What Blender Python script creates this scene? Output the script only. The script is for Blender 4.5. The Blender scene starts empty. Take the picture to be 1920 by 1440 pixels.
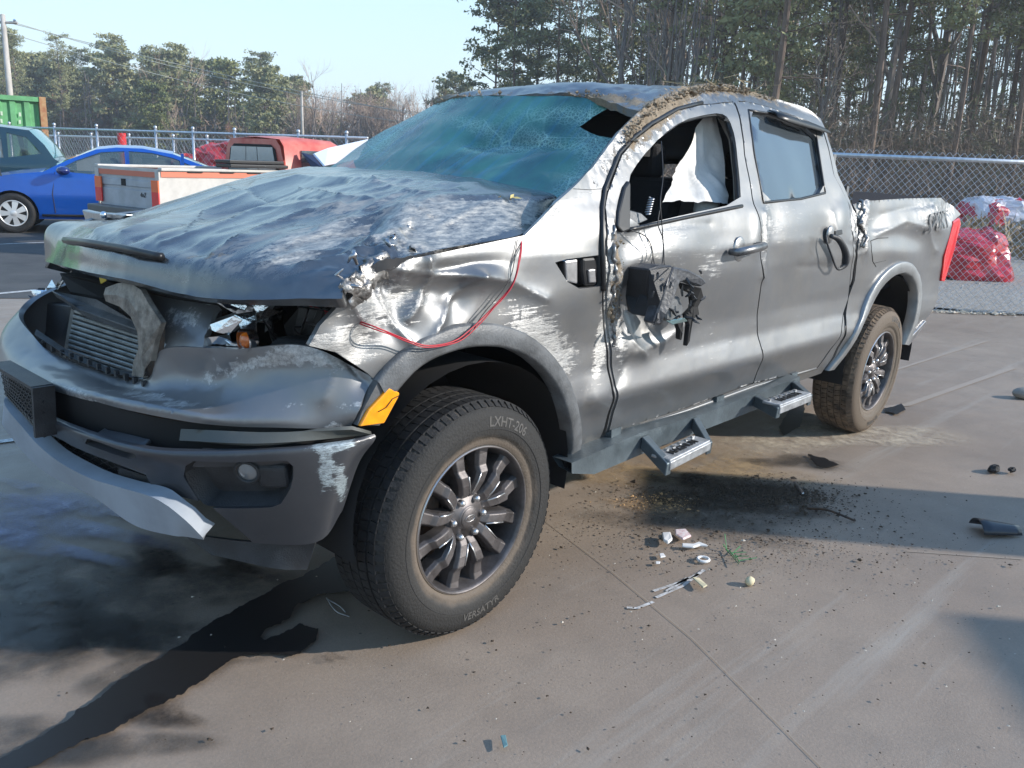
import bpy, math, random
import numpy as np
from mathutils import Vector, Matrix
from mathutils.geometry import delaunay_2d_cdt
random.seed(7); RNG = np.random.default_rng(7)
SC = bpy.context.scene
# ------------------------------------------------------------------ camera
CAMP = np.array([1.83358898, 2.74550309, 1.48355083])
YAW, PITCH, ROLL, FPX = 3.89240341, -2.48696459e-01, 4.01498434e-02, 1651.21192
_f = np.array([math.cos(YAW)*math.cos(PITCH), math.sin(YAW)*math.cos(PITCH), math.sin(PITCH)])
_r = np.array([math.sin(YAW), -math.cos(YAW), 0.0]); _u = np.cross(_r, _f)
CR = _r*math.cos(ROLL)+_u*math.sin(ROLL); CU = -_r*math.sin(ROLL)+_u*math.cos(ROLL); CF = _f
cam = bpy.data.cameras.new('camera'); camo = bpy.data.objects.new('camera', cam)
SC.collection.objects.link(camo); SC.camera = camo
cam.sensor_width = 36; cam.lens = 36*FPX/1920; cam.clip_end = 3000; cam.clip_start = .05
M = Matrix.Identity(4)
for i in range(3):
    M[i][0], M[i][1], M[i][2], M[i][3] = CR[i], CU[i], -CF[i], CAMP[i]
camo.matrix_world = M
# ------------------------------------------------------------------ light
SUN_AZ, SUN_EL = math.radians(127), math.radians(24)     # azimuth from +x, counter-clockwise
SUND = Vector((math.cos(SUN_AZ)*math.cos(SUN_EL), math.sin(SUN_AZ)*math.cos(SUN_EL), math.sin(SUN_EL)))
W = bpy.data.worlds.new('World'); SC.world = W; W.use_nodes = True
nt = W.node_tree
sky = nt.nodes.new('ShaderNodeTexSky'); sky.sky_type = 'NISHITA'; sky.sun_disc = False
sky.sun_elevation = SUN_EL; sky.sun_rotation = math.pi/2-SUN_AZ
sky.air_density = 1.0; sky.dust_density = .25; sky.ozone_density = 2.2; sky.altitude = 100
bg = nt.nodes['Background']; bg.inputs['Strength'].default_value = 0.13
# thin winter haze whitens the Nishita sky towards a pale cyan
tcw = nt.nodes.new('ShaderNodeTexCoord'); sxyz = nt.nodes.new('ShaderNodeSeparateXYZ'); nt.links.new(tcw.outputs['Generated'], sxyz.inputs[0])
rmp = nt.nodes.new('ShaderNodeValToRGB'); rmp.color_ramp.elements[0].position = 0.0; rmp.color_ramp.elements[0].color = (.80, .92, 1.0, 1)
rmp.color_ramp.elements[1].position = .65; rmp.color_ramp.elements[1].color = (.22, .46, .88, 1); e_ = rmp.color_ramp.elements.new(.22); e_.color = (.56, .84, .98, 1)
nt.links.new(sxyz.outputs[2], rmp.inputs[0])
vm = nt.nodes.new('ShaderNodeVectorMath'); vm.operation = 'SCALE'; vm.inputs['Scale'].default_value = 7.6; nt.links.new(rmp.outputs[0], vm.inputs[0])
mxw = nt.nodes.new('ShaderNodeMix'); mxw.data_type = 'RGBA'; mxw.inputs[0].default_value = .8
nt.links.new(sky.outputs[0], mxw.inputs[6]); nt.links.new(vm.outputs[0], mxw.inputs[7]); nt.links.new(mxw.outputs[2], bg.inputs['Color'])
sl = bpy.data.lights.new('sun', 'SUN'); sl.energy = 4.6; sl.angle = math.radians(.8); sl.color = (1, .94, .86)
so = bpy.data.objects.new('sun', sl); SC.collection.objects.link(so)
so.rotation_euler = SUND.to_track_quat('Z', 'Y').to_euler(); so.location = (0, 0, 20)
SC.view_settings.view_transform = 'Standard'; SC.view_settings.look = 'None'
SC.view_settings.gamma = 1; SC.view_settings.use_curve_mapping = False; SC.view_settings.exposure = 0.46
SC.render.engine = 'CYCLES'; SC.cycles.max_bounces = 8; SC.cycles.transparent_max_bounces = 24
# ------------------------------------------------------------------ pixel <-> place
def rays(q):
    q = np.atleast_2d(np.asarray(q, float))
    return CF+CR*((q[:, :1]-960)/FPX)-CU*((q[:, 1:2]-720)/FPX)
def onax(q, k, val):
    d = rays(q); val = np.broadcast_to(np.asarray(val, float), (len(d),))
    return CAMP+d*((val-CAMP[k])/d[:, k])[:, None]
def onx(q, v): return onax(q, 0, v)
def ony(q, v): return onax(q, 1, v)
def onz(q, v): return onax(q, 2, v)
def atd(px, py, depth): return CAMP+rays([[px, py]])[0]*depth
def gnd(px, py, z=0.0): return onz([[px, py]], z)[0]
def proj(P):
    d = np.asarray(P, float)-CAMP; z = d@CF
    return np.stack([960+FPX*(d@CR)/z, 720-FPX*(d@CU)/z], -1)
RH = np.array([CR[0], CR[1], 0]); RH /= np.linalg.norm(RH); FH = np.array([CF[0], CF[1], 0]); FH /= np.linalg.norm(FH)
def ang(v): return math.atan2(v[1], v[0])
# ------------------------------------------------------------------ objects
C = SC.collection
def link(o, parent=None):
    C.objects.link(o)
    if parent is not None: o.parent = parent
    return o
def thing(name, label, cat, loc=(0, 0, 0), rz=0, group=None, kind=None):
    o = bpy.data.objects.new(name, None); link(o); o.location = loc; o.rotation_euler = (0, 0, rz)
    o.empty_display_size = .2
    tag(o, label, cat, group, kind); return o
def tag(o, label=None, cat=None, group=None, kind=None):
    for k, v in (('label', label), ('category', cat), ('group', group), ('kind', kind)):
        if v: o[k] = v
    return o
def meshobj(name, V, F, mat=None, parent=None, smooth=False, mats=None, midx=None, attrs=None, loc=None, rot=None):
    me = bpy.data.meshes.new(name)
    me.from_pydata([tuple(v) for v in np.asarray(V, float)], [], [tuple(int(i) for i in f) for f in F])
    if mats:
        for m in mats: me.materials.append(m)
    elif mat: me.materials.append(mat)
    if midx is not None: me.polygons.foreach_set('material_index', np.asarray(midx, np.int32))
    if smooth: me.polygons.foreach_set('use_smooth', np.ones(len(me.polygons), bool))
    for k, a in (attrs or {}).items():
        at = me.attributes.new(k, 'FLOAT', 'POINT'); at.data.foreach_set('value', np.asarray(a, np.float32))
    me.update()
    o = bpy.data.objects.new(name, me); link(o, parent)
    if loc is not None: o.location = loc
    if rot is not None: o.rotation_euler = rot
    return o
class MB:
    """collects shapes into one mesh"""
    def __init__(s): s.V = []; s.F = []; s.n = 0
    def add(s, V, F):
        V = np.asarray(V, float); s.V.append(V); n = s.n
        s.F += [tuple(int(i)+n for i in f) for f in F]; s.n += len(V); return s
    def box(s, c, d, R=None):
        x, y, z = np.array(d)/2
        V = np.array([[a, b, e] for a in (-x, x) for b in (-y, y) for e in (-z, z)])
        if R is not None: V = V@np.asarray(R).T
        return s.add(V+np.asarray(c), [(0, 1, 3, 2), (4, 6, 7, 5), (0, 4, 5, 1), (2, 3, 7, 6), (0, 2, 6, 4), (1, 5, 7, 3)])
    def hexa(s, P8):   # 4 bottom + 4 top corners, same order
        return s.add(P8, [(0, 3, 2, 1), (4, 5, 6, 7), (0, 1, 5, 4), (1, 2, 6, 5), (2, 3, 7, 6), (3, 0, 4, 7)])
    def tube(s, P, r, n=6, cap=True):
        P = np.asarray(P, float); k = len(P); r = np.broadcast_to(np.asarray(r, float), (k,))
        T = np.gradient(P, axis=0); T /= np.linalg.norm(T, axis=1)[:, None]+1e-12
        up = np.array([0, 0, 1.]) if abs(T[0, 2]) < .9 else np.array([1., 0, 0])
        A = np.cross(T[0], up); A /= np.linalg.norm(A)
        a = np.linspace(0, 2*np.pi, n, endpoint=False); V = []
        for i in range(k):
            A = A-T[i]*(A@T[i]); A /= np.linalg.norm(A)+1e-12; B = np.cross(T[i], A)
            V.append(P[i]+r[i]*(np.cos(a)[:, None]*A+np.sin(a)[:, None]*B))
        V = np.concatenate(V)
        F = [(i*n+j, i*n+(j+1) % n, (i+1)*n+(j+1) % n, (i+1)*n+j) for i in range(k-1) for j in range(n)]
        if cap: F += [tuple(range(n))[::-1], tuple((k-1)*n+j for j in range(n))]
        return s.add(V, F)
    def lathe(s, prof, n=48, axis='y', closed=False, c=(0, 0, 0)):
        """prof: (radius, along axis)"""
        pr = np.asarray(prof, float); k = len(pr); a = np.linspace(0, 2*np.pi, n, endpoint=False)
        R = pr[:, 0][:, None]; Y = np.repeat(pr[:, 1][:, None], n, 1)
        x = R*np.cos(a); z = R*np.sin(a)
        V = np.stack([x, Y, z] if axis == 'y' else ([x, z, Y] if axis == 'z' else [Y, x, z]), -1).reshape(-1, 3)+np.asarray(c)
        m = k if closed else k-1
        F = [(i*n+j, ((i+1) % k)*n+j, ((i+1) % k)*n+(j+1) % n, i*n+(j+1) % n) for i in range(m) for j in range(n)]
        return s.add(V, F)
    def prism(s, poly, vec):
        """polygon (k,3) extruded along vec"""
        P = np.asarray(poly, float); k = len(P)
        V = np.concatenate([P, P+np.asarray(vec)])
        F = [tuple(range(k))[::-1], tuple(range(k, 2*k))]+[(i, (i+1) % k, k+(i+1) % k, k+i) for i in range(k)]
        return s.add(V, F)
    def grid(s, G):
        G = np.asarray(G, float); a, b = G.shape[:2]
        return s.add(G.reshape(-1, 3), [(i*b+j, i*b+j+1, (i+1)*b+j+1, (i+1)*b+j) for i in range(a-1) for j in range(b-1)])
    def ball(s, c, r, n=8, m=6, sc=(1, 1, 1)):
        t = np.linspace(0, np.pi, m+1); a = np.linspace(0, 2*np.pi, n, endpoint=False)
        V = np.stack([np.outer(np.sin(t), np.cos(a)), np.outer(np.sin(t), np.sin(a)), np.repeat(np.cos(t)[:, None], n, 1)], -1).reshape(-1, 3)
        V = V*r*np.asarray(sc)+np.asarray(c)
        return s.add(V, [(i*n+j, (i+1)*n+j, (i+1)*n+(j+1) % n, i*n+(j+1) % n) for i in range(m) for j in range(n)])
    def obj(s, name, mat, parent=None, smooth=False, **k):
        return meshobj(name, np.concatenate(s.V), s.F, mat, parent, smooth, **k)
def bevel(o, w, seg=2, ang_=40):
    m = o.modifiers.new('bevel', 'BEVEL'); m.width = w; m.segments = seg; m.limit_method = 'ANGLE'; m.angle_limit = math.radians(ang_)
    return o
def solid(o, t, off=-1):
    m = o.modifiers.new('solid', 'SOLIDIFY'); m.thickness = t; m.offset = off; return o
def copy_tree(o, parent=None):
    c = o.copy(); C.objects.link(c)
    if parent is not None: c.parent = parent
    for ch in list(o.children): copy_tree(ch, c)
    return c
# ------------------------------------------------------------------ value noise (numpy)
_PERM = np.random.default_rng(3).random(65536)
def vnoise(p, seed=0):
    p = np.asarray(p, float); i = np.floor(p).astype(np.int64); f = p-i; f = f*f*(3-2*f); D = p.shape[-1]
    out = np.zeros(p.shape[:-1])
    for c in range(2**D):
        w = 1.0; h = np.full(p.shape[:-1], seed*7919, np.int64)
        for d in range(D):
            b = (c >> d) & 1; w = w*(f[..., d] if b else 1-f[..., d])
            h = h*31+(i[..., d]+b)*(73856093, 19349663, 83492791)[d]
        h ^= h >> 13
        out += w*_PERM[(h*2654435761 >> 7) & 65535]
    return out*2-1
def fbm(p, oct=4, seed=0, gain=.5):
    p = np.asarray(p, float); a = 1.0; s = 0
    for k in range(oct): s = s+a*vnoise(p*2**k, seed+k); a *= gain
    return s
def ridged(p, oct=3, seed=0):
    p = np.asarray(p, float); a = 1.0; s = 0
    for k in range(oct): s = s+a*(1-2*np.abs(vnoise(p*2**k, seed+k))); a *= .5
    return s
# ------------------------------------------------------------------ surfaces & panels
def crspline(P, t):
    """Catmull-Rom through P (k,...) at t in 0..k-1"""
    k = len(P); t = np.clip(t, 0, k-1-1e-9); i = np.floor(t).astype(int); f = t-i
    e = np.concatenate([[2*P[0]-P[1]], P, [2*P[-1]-P[-2]]])
    f = f.reshape(f.shape+(1,)*(P.ndim-1))
    a, b, c, d = e[i], e[i+1], e[i+2], e[i+3]
    return .5*((2*b)+(c-a)*f+(2*a-5*b+4*c-d)*f**2+(3*b-a-3*c+d)*f**3)
class Net:
    """smooth surface through a grid of places, u along columns, v along rows, in metres"""
    def __init__(s, G):
        s.G = np.asarray(G, float); R, Cn = s.G.shape[:2]
        du = np.linalg.norm(np.diff(s.G, axis=1), axis=2).mean(0); dv = np.linalg.norm(np.diff(s.G, axis=0), axis=2).mean(1)
        s.cu = np.concatenate([[0], np.cumsum(du)]); s.cv = np.concatenate([[0], np.cumsum(dv)])
        s.U, s.V = s.cu[-1], s.cv[-1]
    def P(s, uv):
        uv = np.asarray(uv, float); sh = uv.shape[:-1]; uv = uv.reshape(-1, 2)
        a = np.interp(uv[:, 0], s.cu, np.arange(len(s.cu))); b = np.interp(uv[:, 1], s.cv, np.arange(len(s.cv)))
        R = s.G.shape[0]
        ku = np.clip(np.floor(a).astype(int), 0, s.G.shape[1]-2); out = np.zeros((len(uv), 3))
        for k in range(s.G.shape[1]-1):
            m = ku == k
            if m.any():
                cols = np.stack([s.G[:, min(max(k+j, 0), s.G.shape[1]-1)] for j in (-1, 0, 1, 2)], 0)
                if k == 0: cols[0] = 2*cols[1]-cols[2]
                if k == s.G.shape[1]-2: cols[3] = 2*cols[2]-cols[1]
                cv = [crspline(cols[j], b[m]) for j in range(4)]
                f = (a[m]-k)[:, None]
                out[m] = .5*((2*cv[1])+(cv[2]-cv[0])*f+(2*cv[0]-5*cv[1]+4*cv[2]-cv[3])*f**2+(3*cv[1]-cv[0]-3*cv[2]+cv[3])*f**3)
        return out.reshape(sh+(3,))
    def inv(s, q):
        q = np.atleast_2d(np.asarray(q, float))
        g = np.stack(np.meshgrid(np.linspace(0, s.U, 60), np.linspace(0, s.V, 60), indexing='ij'), -1).reshape(-1, 2)
        pg = proj(s.P(g)); uv = np.array([g[np.argmin(((pg-a)**2).sum(1))] for a in q])
        for _ in range(8):
            h = 1e-4; p0 = proj(s.P(uv)); Ju = (proj(s.P(uv+[h, 0]))-p0)/h; Jv = (proj(s.P(uv+[0, h]))-p0)/h
            e = q-p0; det = Ju[:, 0]*Jv[:, 1]-Ju[:, 1]*Jv[:, 0]; det = np.where(abs(det) < 1e-3, 1e9, det)
            d = np.stack([(e[:, 0]*Jv[:, 1]-e[:, 1]*Jv[:, 0])/det, (Ju[:, 0]*e[:, 1]-Ju[:, 1]*e[:, 0])/det], -1)
            uv = np.clip(uv+np.clip(d, -.1, .1), 0, [s.U, s.V])
        return uv
    def full(s): return np.array([[0, 0], [s.U, 0], [s.U, s.V], [0, s.V]])
def normals(S, uv, out=None):
    h = 2e-3; a = S.P(uv+[h, 0])-S.P(uv-[h, 0]); b = S.P(uv+[0, h])-S.P(uv-[0, h])
    n = np.cross(a, b); n /= np.linalg.norm(n, axis=-1)[..., None]+1e-9
    c = S.P(uv).mean(0) if out is None else None
    ref = np.asarray(out) if out is not None else CAMP-c
    if (n@ref).mean() < 0: n = -n
    return n
def inpoly(p, poly):
    x, y = p[:, 0], p[:, 1]; r = np.zeros(len(p), bool); q = np.roll(poly, -1, 0)
    for (x1, y1), (x2, y2) in zip(poly, q):
        if y1 == y2: continue
        c = ((y1 > y) != (y2 > y)) & (x < (x2-x1)*(y-y1)/(y2-y1)+x1); r ^= c
    return r
def resample(poly, h, closed=True):
    q = np.roll(poly, -1, 0) if closed else poly[1:]; out = []
    for a, b in zip(poly, q):
        n = max(1, int(np.linalg.norm(b-a)/h)); out += [a+(b-a)*k/n for k in range(n)]
    if not closed: out.append(poly[-1])
    return np.array(out)
def smoothpoly(P, n=4, closed=True, it=1):
    """round a polygon's corners a little (Chaikin)"""
    P = np.asarray(P, float)
    for _ in range(it):
        Q = []
        K = len(P)
        for i in range(K if closed else K-1):
            a, b = P[i], P[(i+1) % K]; Q += [a*.75+b*.25, a*.25+b*.75]
        P = np.array(Q if closed else [P[0]]+Q+[P[-1]])
    return P
def segdist(p, pl):
    d = np.full(len(p), 1e9)
    for a, b in zip(pl[:-1], pl[1:]):
        ab = b-a; t = np.clip(((p-a)@ab)/(ab@ab+1e-9), 0, 1); d = np.minimum(d, np.linalg.norm(p-a-t[:, None]*ab, axis=1))
    return d
def panel(name, S, outline, holes=(), h=.015, mat=None, parent=None, disp=None, lip=.02, attrs=None, off=0.0, uvin=False, out=None, mirror=False, jitter=.2, smooth_out=0):
    """sheet-metal panel: outline traced on surface S, filled with a fine triangle net, displaced, edges folded in"""
    inv = (lambda q: np.asarray(q, float)) if uvin else S.inv
    ol = resample(inv(outline), h); hl = [resample(inv(smoothpoly(q, it=smooth_out) if smooth_out else q), h) for q in holes]
    lo, hi = ol.min(0), ol.max(0); nx, ny = np.maximum(((hi-lo)/h).astype(int), 1)
    gx, gy = np.meshgrid(np.arange(nx+1), np.arange(ny*1.15+1), indexing='ij')
    g = np.stack([lo[0]+(gx+.5*(gy % 2))*h, lo[1]+gy*h/1.15], -1).reshape(-1, 2)
    g += RNG.uniform(-jitter, jitter, g.shape)*h
    keep = inpoly(g, ol)
    for q in hl: keep &= ~inpoly(g, q)
    g = g[keep]
    for q in [ol]+hl:
        if len(g):
            dd = np.full(len(g), 1e9)
            for k in range(0, len(q)): dd = np.minimum(dd, ((g-q[k])**2).sum(1))
            g = g[dd > (h*.55)**2]
    pts = [ol]+hl+[g]; E = []; n = 0
    for q in [ol]+hl:
        E += [(n+i, n+(i+1) % len(q)) for i in range(len(q))]; n += len(q)
    A = np.concatenate(pts)
    vs, es, fs, _, _, _ = delaunay_2d_cdt([Vector(v) for v in A], E, [], 0, 1e-6)
    uv = np.array([tuple(v) for v in vs]); fs = np.array([f for f in fs if len(f) == 3])
    cen = uv[fs].mean(1); k = inpoly(cen, ol)
    for q in hl: k &= ~inpoly(cen, q)
    fs = fs[k]
    P = S.P(uv); N = normals(S, uv, out); q = proj(P)
    d = np.full(len(P), float(off))
    if disp is not None: d = d+disp(q, P)
    P = P+N*d[:, None]
    # orient
    fn = np.cross(P[fs[:, 1]]-P[fs[:, 0]], P[fs[:, 2]]-P[fs[:, 0]])
    if (fn*N[fs[:, 0]]).sum() < 0: fs = fs[:, ::-1]
    at = {k2: f(q, P) for k2, f in (attrs or {}).items()}
    V = [P]; F = [tuple(f) for f in fs]
    if lip:
        ed = {}
        for f in fs:
            for a, b in ((f[0], f[1]), (f[1], f[2]), (f[2], f[0])): ed[(a, b)] = 1
        be = [(a, b) for (a, b) in ed if (b, a) not in ed]
        bv = sorted({a for e in be for a in e}); m1 = {v: len(P)+i for i, v in enumerate(bv)}; m2 = {v: len(P)+len(bv)+i for i, v in enumerate(bv)}
        V += [P[bv], P[bv]-N[bv]*lip]; F += [(m1[b], m1[a], m2[a], m2[b]) for a, b in be]
        for k2 in at: at[k2] = np.concatenate([at[k2], at[k2][bv], at[k2][bv]])
    V = np.concatenate(V)
    if mirror: V = V*[1, -1, 1]; F = [f[::-1] for f in F]
    return meshobj(name, V, F, mat, parent, True, attrs=at)
def gauss(q, L):
    s = np.zeros(len(q))
    for cx, cy, rx, ry, an, dep in L:
        a = math.radians(an); x = q[:, 0]-cx; y = q[:, 1]-cy
        xr = x*math.cos(a)+y*math.sin(a); yr = -x*math.sin(a)+y*math.cos(a)
        s += dep*np.exp(-(xr/rx)**2-(yr/ry)**2)
    return s
def crease(q, L):
    s = np.zeros(len(q))
    for pl, w, dep in L: s += dep*np.exp(-segdist(q, np.asarray(pl, float))/w)
    return s
# ------------------------------------------------------------------ text as mesh
def textmesh(txt, size=1.0, extrude=0.0, shear=0, bold=0.0):
    cu = bpy.data.curves.new('lettering', 'FONT'); cu.body = txt; cu.size = size; cu.extrude = extrude; cu.shear = shear; cu.offset = bold
    cu.resolution_u = 3; cu.align_x = 'CENTER'; cu.align_y = 'CENTER'
    o = bpy.data.objects.new('lettering', cu); C.objects.link(o)
    dg = bpy.context.evaluated_depsgraph_get(); me = o.evaluated_get(dg).to_mesh()
    V = np.array([tuple(v.co) for v in me.vertices]).reshape(-1, 3); F = [tuple(p.vertices) for p in me.polygons]
    o.evaluated_get(dg).to_mesh_clear(); bpy.data.objects.remove(o); bpy.data.curves.remove(cu)
    return V, F
# ------------------------------------------------------------------ materials
def mat(name, col=(.5, .5, .5), rough=.5, metal=0, bump=0, bscale=40, var=0, vscale=8, coat=0, spec=.5, alpha=1, trans=0, col2=None, detail=4, stretch=None, emit=None, ior=1.45, rvar=0):
    m = bpy.data.materials.new(name); m.use_nodes = True; N = m.node_tree.nodes; L = m.node_tree.links
    b = N['Principled BSDF']; b.inputs['Base Color'].default_value = (*col, 1); b.inputs['Roughness'].default_value = rough
    b.inputs['Metallic'].default_value = metal; b.inputs['Coat Weight'].default_value = coat; b.inputs['Specular IOR Level'].default_value = spec
    b.inputs['Alpha'].default_value = alpha; b.inputs['Transmission Weight'].default_value = trans; b.inputs['IOR'].default_value = ior
    tc = N.new('ShaderNodeTexCoord'); src = tc.outputs['Object']
    if stretch:
        mp = N.new('ShaderNodeMapping'); mp.inputs['Scale'].default_value = stretch; L.new(src, mp.inputs[0]); src = mp.outputs[0]
    if var or col2:
        n = N.new('ShaderNodeTexNoise'); n.inputs['Scale'].default_value = vscale; n.inputs['Detail'].default_value = detail; n.inputs['Roughness'].default_value = .65
        L.new(src, n.inputs['Vector'])
        r = N.new('ShaderNodeValToRGB'); c2 = col2 or tuple(c*(1-var) for c in col); c1 = col if col2 else tuple(min(1, c*(1+var)) for c in col)
        r.color_ramp.elements[0].position = .35; r.color_ramp.elements[1].position = .65
        r.color_ramp.elements[0].color = (*c2, 1); r.color_ramp.elements[1].color = (*c1, 1)
        L.new(n.outputs[0], r.inputs[0]); L.new(r.outputs[0], b.inputs['Base Color'])
        if rvar:
            rr = N.new('ShaderNodeMapRange'); rr.inputs[3].default_value = rough-rvar; rr.inputs[4].default_value = rough+rvar
            L.new(n.outputs[0], rr.inputs[0]); L.new(rr.outputs[0], b.inputs['Roughness'])
    if bump:
        n2 = N.new('ShaderNodeTexNoise'); n2.inputs['Scale'].default_value = bscale; n2.inputs['Detail'].default_value = 5; L.new(src, n2.inputs['Vector'])
        bp = N.new('ShaderNodeBump'); bp.inputs['Strength'].default_value = bump; bp.inputs['Distance'].default_value = .01
        L.new(n2.outputs[0], bp.inputs['Height']); L.new(bp.outputs[0], b.inputs['Normal'])
    if emit: b.inputs['Emission Color'].default_value = (*emit[:3], 1); b.inputs['Emission Strength'].default_value = emit[3]
    return m
# =================================================================== SETTING
def ground_mat():
    m = bpy.data.materials.new('old_concrete'); m.use_nodes = True; N = m.node_tree.nodes; L = m.node_tree.links; b = N['Principled BSDF']
    tc = N.new('ShaderNodeTexCoord'); ob = tc.outputs['Object']
    def nz(s, d=5, r=.6, vec=None):
        n = N.new('ShaderNodeTexNoise'); n.inputs['Scale'].default_value = s; n.inputs['Detail'].default_value = d; n.inputs['Roughness'].default_value = r; L.new(vec or ob, n.inputs['Vector']); return n.outputs[0]
    def ramp(f, p0, c0, p1, c1):
        r = N.new('ShaderNodeValToRGB'); r.color_ramp.elements[0].position = p0; r.color_ramp.elements[1].position = p1
        r.color_ramp.elements[0].color = (*c0, 1); r.color_ramp.elements[1].color = (*c1, 1); L.new(f, r.inputs[0]); return r.outputs[0]
    def mix(f, a, c, bt='MIX'):
        k = N.new('ShaderNodeMix'); k.data_type = 'RGBA'; k.blend_type = bt
        if isinstance(f, float): k.inputs[0].default_value = f
        else: L.new(f, k.inputs[0])
        for i, v in ((6, a), (7, c)):
            if isinstance(v, tuple): k.inputs[i].default_value = (*v, 1)
            else: L.new(v, k.inputs[i])
        return k.outputs[2]
    def mapv(sc, rz=0):
        mp = N.new('ShaderNodeMapping'); mp.inputs['Scale'].default_value = sc; mp.inputs['Rotation'].default_value = (0, 0, rz); L.new(ob, mp.inputs[0]); return mp.outputs[0]
    base = ramp(nz(.7, 6, .6), .35, (.25, .19, .145), .68, (.34, .27, .21))
    base = mix(ramp(nz(4, 7, .7), .45, (0, 0, 0), .75, (.55, .55, .55)), base, (.185, .15, .12))
    base = mix(ramp(nz(90, 3, .7), .40, (.25, .25, .25), .62, (0, 0, 0)), base, (.15, .13, .11))
    base = mix(ramp(nz(220, 2, .6), .62, (0, 0, 0), .72, (.3, .3, .3)), base, (.42, .38, .33))
    # polished tyre tracks
    base = mix(ramp(nz(1, 5, .7, mapv((.25, 5, 1), .75)), .56, (0, 0, 0), .72, (.5, .5, .5)), base, (.36, .33, .29))
    # oil drips and stains
    v = N.new('ShaderNodeTexVoronoi'); v.inputs['Scale'].default_value = 1.7; v.inputs['Randomness'].default_value = 1; L.new(ob, v.inputs['Vector'])
    base = mix(ramp(v.outputs['Distance'], .03, (.75, .75, .75), .055, (0, 0, 0)), base, (.06, .052, .045))
    v = N.new('ShaderNodeTexVoronoi'); v.inputs['Scale'].default_value = 9; L.new(ob, v.inputs['Vector'])
    base = mix(ramp(v.outputs['Distance'], .035, (.8, .8, .8), .06, (0, 0, 0)), base, (.08, .07, .06))
    L.new(base, b.inputs['Base Color'])
    L.new(ramp(nz(3, 5, .6), .3, (.42, .42, .42), .7, (.72, .72, .72)), b.inputs['Roughness']); b.inputs['Specular IOR Level'].default_value = .45
    bp = N.new('ShaderNodeBump'); bp.inputs['Strength'].default_value = .35; bp.inputs['Distance'].default_value = .004; L.new(nz(120, 4, .7), bp.inputs['Height']); L.new(bp.outputs[0], b.inputs['Normal'])
    return m
M_GR = ground_mat()
g = 60; GX = np.concatenate([np.linspace(-480, -40, 8), np.linspace(-30, 20, 26), np.linspace(40, 480, 6)])
MBg = MB(); MBg.grid(np.stack(np.meshgrid(GX, GX, indexing='ij')+[np.zeros((len(GX), len(GX)))], -1)) if False else None
Vx, Vy = np.meshgrid(GX, GX, indexing='ij'); tag(MB().grid(np.stack([Vx, Vy, 0*Vx], -1)).obj('ground', M_GR), kind='structure')
# asphalt lane far left, gravel beyond the right-hand fence
M_ASPH = mat('dark_asphalt', (.085, .083, .08), .8, col2=(.055, .055, .055), vscale=2, bump=.3, bscale=90, spec=.4)
def flat(name, pts, z, m, **k): return tag(MB().add([(p[0], p[1], z) for p in pts], [tuple(range(len(pts)))]).obj(name, m), kind='structure', **k)
def depthpt(px, D):   # a ground place at picture column px and distance D along the view
    d = rays([[px, 300]])[0]; return CAMP[:2]+d[:2]*D
flat('lane', [gnd(-500, 560), gnd(300, 560), gnd(900, 520), depthpt(700, 24), depthpt(-300, 24)], .004, M_ASPH)
M_WHITE = mat('faded_line_paint', (.55, .55, .53), .8, col2=(.30, .29, .28), vscale=30)
def line(a, b, w):
    a = gnd(*a)[:2]; b = gnd(*b)[:2]; d = (b-a)/np.linalg.norm(b-a); n = np.array([-d[1], d[0]])*w/2
    return flat('parking_line', [a+n, b+n, b-n, a-n], .008, M_WHITE)
line((-60, 557), (70, 545), .09); line((-80, 462), (112, 454), .07); line((-60, 838), (40, 825), .05)
# scratches in the concrete and saw-cut joints
def joint(pts, w, m, name='ground_joint', z=.004):
    P = np.array([gnd(*p)[:2] for p in pts]); T_ = np.gradient(P, axis=0); T_ /= np.linalg.norm(T_, axis=1)[:, None]; n = np.stack([-T_[:, 1], T_[:, 0]], -1)*w/2
    return tag(MB().grid(np.stack([np.c_[P+n, np.full(len(P), z)], np.c_[P-n, np.full(len(P), z)]])).obj(name, m), kind='structure')
M_JT = mat('light_joint', (.30, .25, .20), .8); M_JD = mat('dark_joint', (.10, .09, .08), .9)
joint([(1020, 975), (1150, 1075), (1300, 1200), (1480, 1380), (1560, 1460)], .003, M_JT)
joint([(1700, 1035), (1920, 1050)], .005, M_JT); joint([(1500, 760), (1660, 700), (1850, 640)], .03, mat('tyre_scuff', (.30, .25, .205), .8))
joint([(1480, 780), (1700, 760), (1900, 690)], .05, bpy.data.materials['tyre_scuff'])
M_SCR = mat('white_scrape', (.62, .60, .58), .7, col2=(.32, .29, .26), vscale=50)
for a in ([(1225, 1110), (1270, 1095), (1310, 1078)], [(1230, 1122), (1280, 1100), (1320, 1070)], [(1175, 1141), (1195, 1142), (1225, 1130)], [(1250, 1110), (1290, 1085)]): joint(a, .014, M_SCR, 'scrape_mark')
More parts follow.
